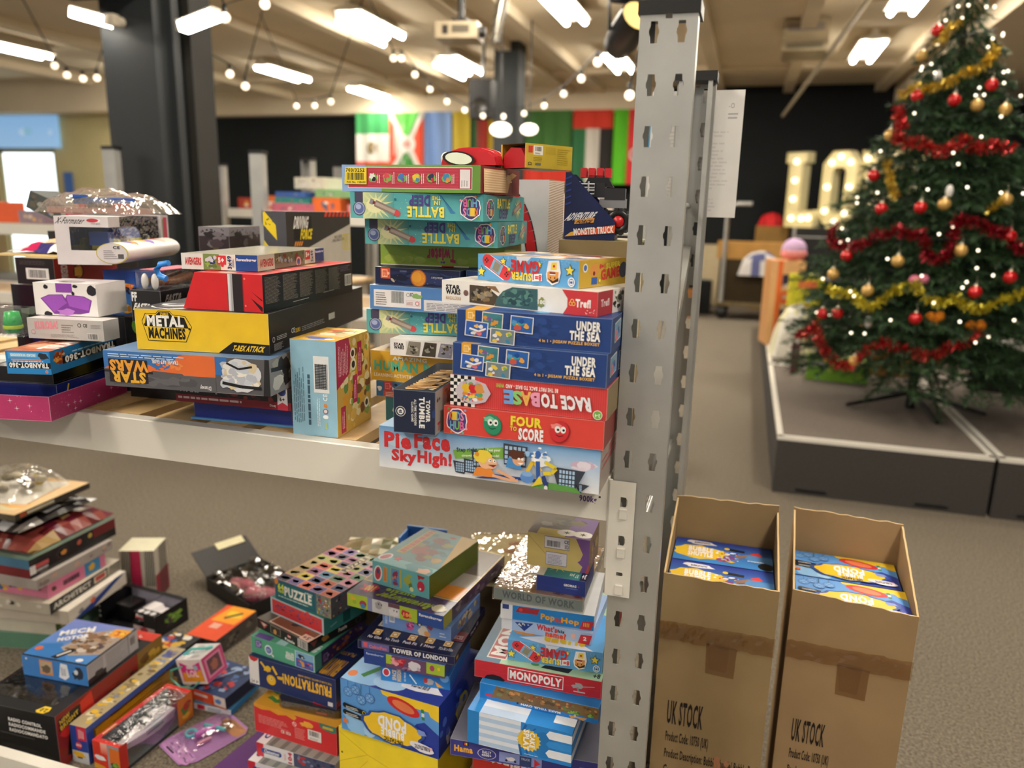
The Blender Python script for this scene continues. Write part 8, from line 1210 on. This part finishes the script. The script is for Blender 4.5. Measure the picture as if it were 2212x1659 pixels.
# ------------------------------------------------------------------ lit LOVE letters on a black flight case
t = thing('flight_case', 'tall black flight case carrying the lit marquee letters', 'case', (1.55, 12.9, 0)); g = Geo(); g.box(-.9, -.65, 0, 1.4, .35, 1.34, '#0f1214'); g.build('case', 'black', t)
g = Geo(); [g.box(x - .02, -.66, 0, x + .02, -.65, 1.34, '#4a4a4c') for x in (-.9, -.2, .5, 1.38)]; g.box(-.9, -.66, 1.2, 1.4, -.65, 1.22, '#4a4a4c'); g.build('edge_trim', 'galv', t)
def letter(ch, P, bulbs, x, holes=()):
    t = thing('marquee_letter', 'cream marquee letter %s studded with bulbs, %s' % (ch, {'L': 'first of the word', 'O': 'second of the word', 'V': 'third of the word, beside the fir', 'E': 'last of the word, hidden by the fir'}[ch]), 'letter', (x, 12.98 - .45 * (x - .52), 1.342), math.radians(-38))
    loops = [[Vector((u, v, 0)) for u, v in P]] + [[Vector((u, v, 0)) for u, v in h] for h in holes]; tri = tessellate_polygon(loops); fl = [p for l in loops for p in l]
    g = Geo(); [g.mesh([(p.x, y, p.y) for p in fl], tri, '#dccf9a') for y in (.03, .2)]
    for l in loops:
        for i in range(len(l)): p, q = l[i], l[(i + 1) % len(l)]; g.poly([(p.x, 0, p.y), (q.x, 0, q.y), (q.x, .2, q.y), (p.x, .2, p.y)], '#d8cfa4')
    g.build('body', 'plastic', t)
    for u, v in bulbs: g = Geo(); g.sph((u, 0, v), .042, '#fff4dc', 10, 6); g.build('bulb', 'bulb', t)
H = 1.12
letter('L', [(0, 0), (.5, 0), (.5, .26), (.24, .26), (.24, H - .16), (.3, H - .16), (.3, H), (-.06, H), (-.06, H - .16), (0, H - .16)], [(.12, .13), (.3, .13), (.42, .14), (.12, .42), (.12, .7), (.12, .98)], .52)
O_ = [(.15, 0), (.4, 0), (.55, .18), (.55, H - .18), (.4, H), (.15, H), (0, H - .18), (0, .18)]
letter('O', O_, [(.1, .25), (.1, .6), (.14, .95), (.28, 1.03), (.44, .95), (.46, .6), (.44, .22), (.28, .09)], .99, [[(.2, .24), (.35, .24), (.38, .3), (.38, H - .3), (.35, H - .24), (.2, H - .24), (.17, H - .3), (.17, .3)]])
letter('V', [(.2, 0), (.4, 0), (.62, H), (.4, H), (.3, .4), (.2, H), (-.02, H)], [(.08, 1.0), (.14, .7), (.22, .4), (.3, .12), (.4, .5), (.46, .75), (.52, 1.0)], 1.50)
letter('E', [(0, 0), (.5, 0), (.5, .2), (.22, .2), (.22, .45), (.42, .45), (.42, .65), (.22, .65), (.22, .92), (.5, .92), (.5, H), (0, H)], [(.1, .1), (.1, .35), (.1, .6), (.1, .85), (.1, 1.02), (.35, 1.02), (.35, .1), (.32, .55)], 2.1)
# trolley heap beside the case
t = thing('platform_trolley', 'grey-handled platform trolley loaded with open cartons by the dark wall', 'trolley', (.12, 11.9, 0))
g = Geo(); g.box(-.5, -.3, .2, .6, .3, .26, '#6a5a3a'); g.build('deck', 'wood', t); g = Geo(); g.tube([(-.42, -.35, .26), (-.42, -.35, 1.6), (-.3, -.35, 1.66), (-.1, -.35, 1.66)], .03, '#8a8a98', 8); g.build('handle', 'galv', t)
for x in (-.4, .5):
    for y in (-.25, .25): g = Geo(); g.lathe([(0, -.03), (.09, -.03), (.09, .03), (0, .03)], '#1a1a1a', 12, (x, y, .1), Matrix.Rotation(math.pi / 2, 4, 'X')); g.build('wheel', 'black', t)
for nm, l, c, w, d, h, cl in (('carton_box', 'dark carton at the base of the trolley load', (.15, 11.9, .2605), .9, .5, .62, '#3a3020'), ('carton_box', 'wide tan carton on top of the trolley load', (.1, 11.9, .881), 1.02, .5, .24, '#b0854a'), ('carton_box', 'tan carton with red bag beside the lit letters', (.36, 13.3, 0), .5, .4, 1.34, '#8a6a3a')): plain(nm, l, 'carton', c, 0, w, d, h, cl, None, 'carton')
bag('carrier_bag', 'bright red bag on the tan carton beside the lit letters', (.34, 13.25, 1.3412), 0, .42, .3, .2, ['#b81c20', '#c8282a', '#9a1418'], 'matte', 4)
bag('carrier_bag', 'blue and white bag hanging on the front of the trolley load', (.2, 11.57, .66), 0, .6, .12, .34, ['#c8c4c0', '#5a5f8a', '#d8d4d0'], 'matte', 5)
for l, c, w, d, h, cl in (('cream upright carton beyond the trolley', (-.62, 13.6, 0), .4, .3, 1.0, '#b8a888'), ('matt black storage box on the floor beside the trolley', (-.72, 12.2, 0), .5, .4, .5, '#141414'), ('teal and white oddments box on the floor by the dark wall', (-.75, 13.0, 0), .4, .3, .45, '#5a7f86'), ('orange-brown toy box on the floor by the dark wall', (-.75, 11.7, 0), .2, .25, .4, '#8a5a2c')): plain('storage_box', l, 'box', c, 0, w, d, h, cl, None, 'matte')
# ------------------------------------------------------------------ flags along the far wall
def flag(name, x0, x1, z0, z1, draw, label, y=13.86, seed=1):
    w, h = x1 - x0, z1 - z0; a = Art(w, .02, h, None); draw(a); rr = random.Random(seed); ph = rr.random() * 6
    g = Geo(); n = 24
    # gently rippling cloth: subdivide each printed band and push it along the folds
    def rip(x, z): return .03 * math.sin(x * 22 + ph + z * .8) * (1 - .5 * z / h)
    for P, c in a.bands:
        (u0, v0), (u1, v1), (u2, v2), (u3, v3) = P; m = 10
        for i in range(m):
            s0, s1 = i / m, (i + 1) / m
            q = []
            for s_, lo in ((s0, 1), (s1, 1), (s1, 0), (s0, 0)):
                u = (u0 + (u1 - u0) * s_) if lo else (u3 + (u2 - u3) * s_); v = (v0 + (v1 - v0) * s_) if lo else (v3 + (v2 - v3) * s_); x = u * w; z = v * h; q.append((x, -rip(x, z) - c[1], z))
            g.poly(q, c[0])
    o = g.build(name, mat('flag_cloth', rough=.8) if 'flag_cloth' not in bpy.data.materials else bpy.data.materials['flag_cloth'], None, (x0, y, z0)); tag(o, label, 'flag')
    return o
def R_(a, u0, v0, u1, v1, c, e=0): a.bands.append((((u0, v0), (u1, v0), (u1, v1), (u0, v1)), (c, e)))
def Q_(a, P, c, e=0): a.bands.append((P, (c, e)))
class _B: pass
Art.bands = None
def wrap(fn):
    def g_(a): a.bands = []; fn(a)
    return g_
def dsc(a, cx, cy, rx, ry, c, e): n = 10; [Q_(a, ((cx - rx * math.sin(math.pi * i / n), cy - ry * math.cos(math.pi * i / n)), (cx + rx * math.sin(math.pi * i / n), cy - ry * math.cos(math.pi * i / n)), (cx + rx * math.sin(math.pi * (i + 1) / n), cy - ry * math.cos(math.pi * (i + 1) / n)), (cx - rx * math.sin(math.pi * (i + 1) / n), cy - ry * math.cos(math.pi * (i + 1) / n))), c, e) for i in range(n)]
def mx(a): R_(a, 0, .66, 1, 1, '#3f9a5a'); R_(a, 0, .22, 1, .66, '#d8d4cc'); R_(a, 0, 0, 1, .22, '#d8432c'); dsc(a, .5, .44, .16, .1, '#6a5a30', .004); dsc(a, .5, .45, .1, .06, '#8a7a5a', .008)
def bu(a):
    R_(a, 0, 0, 1, 1, '#d8d4cc'); Q_(a, ((.1, .99), (.9, .99), (.52, .6), (.48, .6)), '#58b848', .004); Q_(a, ((.48, .4), (.52, .4), (.9, .01), (.1, .01)), '#3f8a3c', .004); Q_(a, ((.01, .08), (.38, .47), (.38, .53), (.01, .92)), '#d8482c', .004); Q_(a, ((.62, .47), (.99, .08), (.99, .92), (.62, .53)), '#d8482c', .004); dsc(a, .5, .5, .25, .14, '#dedad4', .008); dsc(a, .5, .5, .12, .06, '#c89a90', .012)
def vb(cols): return lambda a: [R_(a, i / len(cols), 0, (i + 1) / len(cols), 1, c) for i, c in enumerate(cols)]
def pt_(a): R_(a, 0, .35, 1, 1, '#3a6a2c'); R_(a, 0, 0, 1, .35, '#c8321f'); dsc(a, .45, .38, .2, .14, '#c8a83a', .004); dsc(a, .45, .38, .1, .08, '#b8b0a8', .008)
def ae(a): R_(a, 0, .75, 1, 1, '#c8341f'); R_(a, 0, 0, .33, .75, '#2a6a40'); R_(a, .33, 0, .68, .75, '#c8c2b8'); R_(a, .68, 0, 1, .75, '#1f1a18')
def az(a): R_(a, 0, 0, .36, 1, '#58b81c'); R_(a, .36, 0, .68, 1, '#cf2f34'); R_(a, .68, 0, 1, 1, '#4fa0d0'); dsc(a, .52, .4, .1, .08, '#e8e0dc', .004); dsc(a, .54, .4, .08, .06, '#cf2f34', .008)
for nm, x0, x1, z0, z1, fn, lb in (('flag', -7.38, -6.7, 2.08, 3.235, mx, 'flag of green, white and red bands with a round emblem, first in the row'), ('flag', -6.68, -5.98, 2.08, 3.235, bu, 'flag with a white diagonal cross between green and red fields'),
        ('flag', -5.95, -5.42, 1.98, 3.235, vb(['#6f8ec4', '#7f9ccc']), 'plain pale blue hanging flag'), ('flag', -5.40, -5.05, 1.98, 3.235, vb(['#c8b03a', '#c0aa30']), 'plain mustard yellow hanging flag next to the pale blue one'), ('flag', -5.03, -4.72, 1.98, 3.235, vb(['#2a5a34', '#8a2a20', '#a83024']), 'narrow green and red hanging flag'),
        ('flag', -4.70, -4.05, 1.98, 3.235, vb(['#b89a24', '#2f6a34', '#b02c22']), 'yellow, green and red upright-striped flag partly behind the slim column'), ('flag', -4.0, -3.15, 1.98, 3.235, pt_, 'green and red flag with a yellow round emblem, beyond the slim column'), ('flag', -3.12, -2.42, 1.98, 3.235, ae, 'flag with a red top band over green, white and black'), ('flag', -2.40, -1.7, 1.98, 3.235, az, 'lime, red and light blue flag with a crescent, last in the row by the upright')):
    flag(nm, x0, x1, z0, z1, wrap(fn), lb, seed=int(-x0 * 10))
g = Geo(); g.tube([(-7.5, 13.888, 3.232), (-1.62, 13.888, 3.232)], .008, '#c8c0b0', 6); tag(g.build('flag_line', 'matte'), 'thin cord along the far wall from which the flags hang', 'cord')
# blue backlit poster by the entrance and red banner
q = Art(1.9, .04, .75, {'*': '#6fa8dc'}); q.grad('F', 0, 0, 1, 1, '#a8cdf0', '#6fa8e0'); q.ell('F', .12, .4, .1, '#ffffff'); q.blob('F', .55, .4, .09, '#e8f0f4', 1.6, 3); q.rect('F', .56, .32, .66, .5, '#6fae8a'); q.ell('F', .9, .38, .07, '#d8e4f4'); q.rect('F', .5, .85, .72, .95, '#8a9ac8')
tag(q.build('poster', mat('lightbox_print', rough=.4, emit='#8fbce8', estr=.5), None, (-13.75, 12.14, 2.45)), 'sky-blue lightbox poster above the daylit entrance', 'poster')
plain('banner', 'dull red upright banner beside the daylit entrance', 'banner', (-14.85, 12.0, 0), 0, .35, .05, 2.6, '#a8443a', None, 'matte')
plain('notice', 'narrow blue notice on the straw wall beside the entrance', 'notice', (-12.7, 12.15, 1.4), 0, .2, .02, .6, '#4a78c8', None, 'card')
# ------------------------------------------------------------------ other racks with piles of toys beyond
def far_rack(label, x0, x1, y0, y1, seed, posts, n, zt=1.46):
    t = thing('storage_rack', label, 'rack', ((x0 + x1) / 2, (y0 + y1) / 2, 0)); O = ((x0 + x1) / 2, (y0 + y1) / 2, 0)
    for x, y, b in posts: upright(t, x, y, b, o=O, simple=True)
    for y in (y0, y1):
        for z in (zt, .9, .3): g = Geo(); g.box(x0 - O[0], y - .02 - O[1], z - .07, x1 - O[0], y + .02 - O[1], z, '#d6d0c4'); g.build('beam', 'white', t)
    for z in (zt, .9, .3): g = Geo(); g.box(x0 - O[0], y0 + .02 - O[1], z - .02, x1 - O[0], y1 - .02 - O[1], z - .001, '#c8a878'); g.build('shelf_board', 'wood', t)
    return t
far_rack('second slotted rack behind, seen past the dark toy car box, heaped with toys', -2.86, -.6, 4.16, 4.78, 3, ((-2.93, 4.14, 1), (-2.96, 4.81, -1), (-.6, 4.14, 1), (-.6, 4.81, -1)), 0)
far_rack('third slotted rack farther behind, in front of the dark wall', -4.16, -3.1, 5.56, 6.1, 4, ((-4.26, 5.54, 1), (-3.16, 5.54, 1), (-4.26, 6.12, -1), (-3.16, 6.12, -1)), 0)
far_rack('slotted rack beside the charcoal column at the picture edge, loaded with bright toys', -5.7, -3.86, 3.84, 4.34, 5, ((-3.72, 3.82, 1), (-5.79, 3.82, 1)), 0, 1.345)
rr = random.Random(17)
pile = [('#b8627a', 'flat dusky-pink toy pack'), ('#d8d2c0', 'cream toy carton'), ('#3f62a8', 'royal-blue toy box'), ('#2f8a80', 'sea-green game box'), ('#d8682c', 'orange toy box'), ('#d890a0', 'rose-pink doll box'), ('#7fb07a', 'pale green puzzle box'), ('#3a78b0', 'sky-blue toy box'), ('#4a3440', 'dark plum toy box'), ('#d8d0d0', 'white toy box')]
spec = [(-2.72, 4.36, 0, .3, .2, .05, 0, 0), (-2.5, 4.38, 6, .18, .22, .09, 4, 0), (-2.2, 4.4, -4, .3, .22, .05, 5, 0), (-1.9, 4.4, 3, .28, .22, .06, 7, 0), (-2.48, 4.42, 9, .24, .2, .05, 6, .091), (-2.2, 4.4, 12, .24, .2, .07, 8, .051), (-2.74, 4.4, -4, .26, .2, .035, 3, .051), (-2.74, 4.4, -10, .25, .2, .035, 2, .087), (-2.62, 4.43, -14, .25, .2, .07, 1, .142), (-1.6, 4.4, 0, .24, .24, .12, 2, 0), (-1.25, 4.4, 5, .3, .24, .1, 4, 0), (-.9, 4.4, -5, .26, .24, .14, 9, 0)]
for i, (x, y, rz_, w_, d_, h_, ci, dz) in enumerate(spec):
    plain('toy_box', pile[ci][1] + ' on the second rack, ' + ('lying near the tall slotted post', 'in the middle of its heap', 'hidden end of its heap', 'end of the heap beyond the battle games', 'upper layer of the heap', 'under the plum-coloured top box', 'third layer by the post', 'fourth layer by the post', 'crowning the heap by the post', 'behind the tall stack of games', 'behind the robot box', 'behind the monster truck')[i], 'box', (x, y, 1.4605 + dz), rz_, w_, d_, h_, pile[ci][0], lambda a: a.dots('F', .05, .1, .95, .9, 8, ['#e8e0d8', '#8a6a6a', '#4a5a7a'], .12, i))
for i, (x, c, h_, l) in enumerate(((-4.02, '#a83a2c', .09, 'red and white toy box on the third rack, beside its corner post'), (-3.8, '#d8692c', .11, 'orange-red toy box on the third rack'), (-3.52, '#5a4a6a', .06, 'mauve toy box on the third rack'))):
    plain('toy_box', l, 'box', (x, 5.75, 1.4605), 4 * i, .22, .2, h_, c, lambda a: a.dots('F', .05, .1, .95, .9, 7, ['#e8dcd0', '#d8a03a', '#7a3a2c'], .16, i + 3))
for i, (x, y, c, w_, h_, l) in enumerate(((-5.5, 4.0, '#d8922c', .3, .10, 'amber toy box on the rack at the picture edge'), (-5.15, 4.0, '#c8c4b4', .28, .06, 'whitish toy pack on the rack at the picture edge'), (-4.8, 4.0, '#d8603a', .24, .13, 'coral and yellow toy box on the rack at the picture edge'), (-4.05, 4.02, '#c8407a', .22, .16, 'magenta toy box beside the pinkish slotted post'), (-4.42, 4.02, '#8a7a8a', .24, .08, 'mauve-grey toy pack on the rack at the picture edge'))):
    plain('toy_box', l, 'box', (x, y, 1.3455), 5 - 3 * i, w_, .2, h_, c, lambda a: a.dots('F', .05, .1, .95, .9, 7, ['#e8d8a8', '#e0b03a', '#d8d4d0'], .16, i + 8))
# ------------------------------------------------------------------ hung from the ceiling
def flood(x, y, z, sx, label, rz_):
    t = thing('flood_lamp', label, 'lamp', (x, y, z), rz_); g = Geo(); g.tube([(0, 0, 0), (0, -.06, 0)], .03, '#c8bca8', 10); g.box(-.03, -.1, -.03, .03, -.05, .03, '#b8ac98'); g.build('bracket', 'plastic', t)
    g = Geo(); m = Matrix.Translation((sx * .13, -.09, .02)) @ Matrix.Rotation(sx * -.25, 4, 'Y'); g.box(-.13, -.04, -.025, .13, .04, .03, '#d8d0c0', m); g.build('housing', 'plastic', t); g = Geo(); g.box(-.12, -.041, -.034, .12, .035, -.0255, '#ffffff', m); g.box(-.12, -.043, -.03, .12, -.0405, .02, '#ffffff', m); g.build('lens', 'lamp', t)
flood(-3.66, 4.0, 2.53, -1, 'bright flood lamp on the charcoal column, pointing to the entrance side', 0)
flood(-3.30, 4.16, 2.52, 1, 'bright flood lamp on the charcoal column, pointing to the stage side', 0)
t = thing('projector', 'cream ceiling projector hanging on a black pole', 'projector', (-2.5, 6.6, 2.9), .15)
g = Geo(); g.box(-.19, -.15, 0, .17, .15, .13, '#a89a80'); g.build('housing', 'plastic', t); g = Geo(); g.box(-.13, -.153, .03, -.08, -.15, .1, '#2a2622'); g.box(-.05, -.152, .04, .1, -.15, .1, '#5a5244'); g.build('vent', 'plastic', t); g = Geo(); g.lathe([(0, -.06), (.05, -.06), (.045, .02), (0, .02)], '#1a1816', 14, (.2, -.05, .06), Matrix.Rotation(math.pi / 2, 4, 'Y')); g.build('lens', 'plastic', t)
g = Geo(); g.box(-.07, -.07, .13, .07, .07, .17, '#1a1a1a'); g.tube([(0, 0, .17), (0, 0, .72)], .028, '#1a1a1a', 10); g.build('mount_pole', 'black', t)
t = thing('duct_pipe', 'silver flexible duct bending down from the ceiling beside the projector', 'duct', (-2.2, 6.7, 2.9)); g = Geo(); g.tube([(-.02, 0, .0), (.0, 0, .15), (.05, .02, .45), (.1, .05, .72)], .05, '#8f8a80', 12); g.build('duct', 'foil', t)
t = thing('stage_spotlight', 'black stage spotlight with a warm yellow lens, beside the top of the grey upright', 'spotlight', (-.70, 4.3, 2.43), math.radians(35))
g = Geo(); m = Matrix.Rotation(math.radians(65), 4, 'X'); g.lathe([(0, -.13), (.075, -.13), (.09, -.05), (.09, .1), (.082, .13)], '#12100e', 16, m=m); g.build('housing', 'black', t); g = Geo(); g.lathe([(0, .125), (.08, .128)], '#f0d488', 16, m=m); g.build('lens', mat('amber_lens', '#f0d488', .3, emit='#f0c878', estr=.9), t)
g = Geo(); g.tube([(-.1, 0, 0), (-.11, 0, .14), (.11, 0, .14), (.1, 0, 0)], .012, '#161412', 6); g.tube([(0, 0, .14), (0, 0, 1.1)], .016, '#161412', 6); g.box(-.06, -.05, .15, .06, .05, .24, '#171513'); g.build('yoke', 'black', t)
t = thing('loudspeaker', 'black loudspeaker and lamp cluster hanging beside the slim dark column', 'loudspeaker', (-3.3, 9.5, 2.6)); g = Geo(); g.box(-.14, -.12, 0, .14, .12, .45, '#15130f'); g.build('cabinet', 'black', t); g = Geo(); g.lathe([(0, .0), (.09, 0), (.1, .01)], '#2a2824', 14, (0, -.122, .14), Matrix.Rotation(math.pi / 2, 4, 'X')); g.build('driver', 'plastic', t); g = Geo(); g.tube([(0, 0, .45), (0, 0, 1.02)], .02, '#15130f', 6); g.build('mount_pole', 'black', t)
for x, y, z, l, r_ in ((-2.9, 9.0, 2.42, 'glowing round pendant lamp in front of the slim dark column', .1), (-2.58, 9.1, 2.43, 'glowing tilted lamp head beside the slim dark column', .08)):
    t = thing('pendant_lamp', l, 'lamp', (x, y, z)); g = Geo(); g.sph((0, 0, 0), (r_ * 1.3, r_, r_ * .8), '#fff4e0', 14, 8); g.build('globe', mat('lamp_globe', '#ffffff', .4, emit='#fff0d8', estr=3) if 'lamp_globe' not in bpy.data.materials else bpy.data.materials['lamp_globe'], t); g = Geo(); g.tube([(0, 0, r_ * .7), (0, 0, 1.2)], .008, '#2a2622', 6); g.build('cord', 'black', t)
t = thing('air_conditioner', 'beige ceiling air-conditioning unit with grey vents', 'air conditioner', (.4, 9.8, 3.28)); g = Geo(); g.box(-.22, -.3, 0, .25, .3, .32, '#b0a080'); g.build('housing', 'plastic', t); g = Geo(); g.box(-.18, -.302, .2, .2, -.3, .28, '#8a8078'); g.box(-.18, -.302, .02, .2, -.3, .08, '#7a7058'); g.build('vent', 'plastic', t)
g = Geo(); g.tube([(.35, 13.0, 3.0), (.8, 9.0, 3.42), (.95, 7.0, 3.52)], .025, '#b8ac94', 8); o = tag(g.build('pipe', 'plastic', None), 'pale conduit pipe slanting down from the ceiling in front of the black wall', 'pipe')
def festoon(label, pts, sag):
    t = thing('festoon_lights', label, 'string lights', pts[0]); O = Vector(pts[0]); P = [Vector(p) - O for p in pts]; g = Geo(); L = [Vector((P[0].x - .3, P[0].y - .2, 3.61 - O.z))] + [p + Vector((0, 0, .07)) for p in P] + [Vector((P[-1].x + .3, P[-1].y + .2, 3.61 - O.z))]; g.tube(L, .006, '#2a2622', 6); g.build('cable', 'black', t)
    for p in P:
        g = Geo(); g.lathe([(.014, .03), (.014, .07), (0, .072)], '#1f1c1a', 8, p); s_ = g.build('bulb_holder', 'black', t); g = Geo(); g.sph(p, .028, '#fff2da', 10, 7); g.build('bulb', 'bulb', s_)
festoon('string of round bulbs close to the charcoal column top', [(-3.06,4.16,2.57),(-2.84,4.24,2.65)], 0)
festoon('string of round bulbs over the entrance side', [(-6.21,5.92,2.69),(-6.1,5.94,2.61),(-5.95,5.97,2.58),(-5.83,6.01,2.59)], 0)
festoon('string of round bulbs just past the charcoal column', [(-4.17,5.43,2.58),(-4.0,5.46,2.49),(-3.88,5.48,2.4)], 0)
festoon('string of round bulbs over the third rack', [(-5.22,8.34,2.63),(-5.02,8.41,2.64),(-4.3,7.53,2.56)], 0)
festoon('long swag of round bulbs in front of the flags, rising to the grey upright', [(-3.25,6.84,2.83),(-3.18,6.86,2.83),(-3.05,6.87,2.69),(-3.32,7.86,2.71),(-3.14,7.89,2.59),(-3.32,8.91,2.63),(-3.11,8.96,2.57),(-2.88,9.03,2.57),(-2.65,9.11,2.61),(-2.16,8.17,2.57),(-1.73,7.23,2.55),(-1.36,6.26,2.52),(-1.04,5.27,2.46),(-.74,4.76,2.18)], 0)
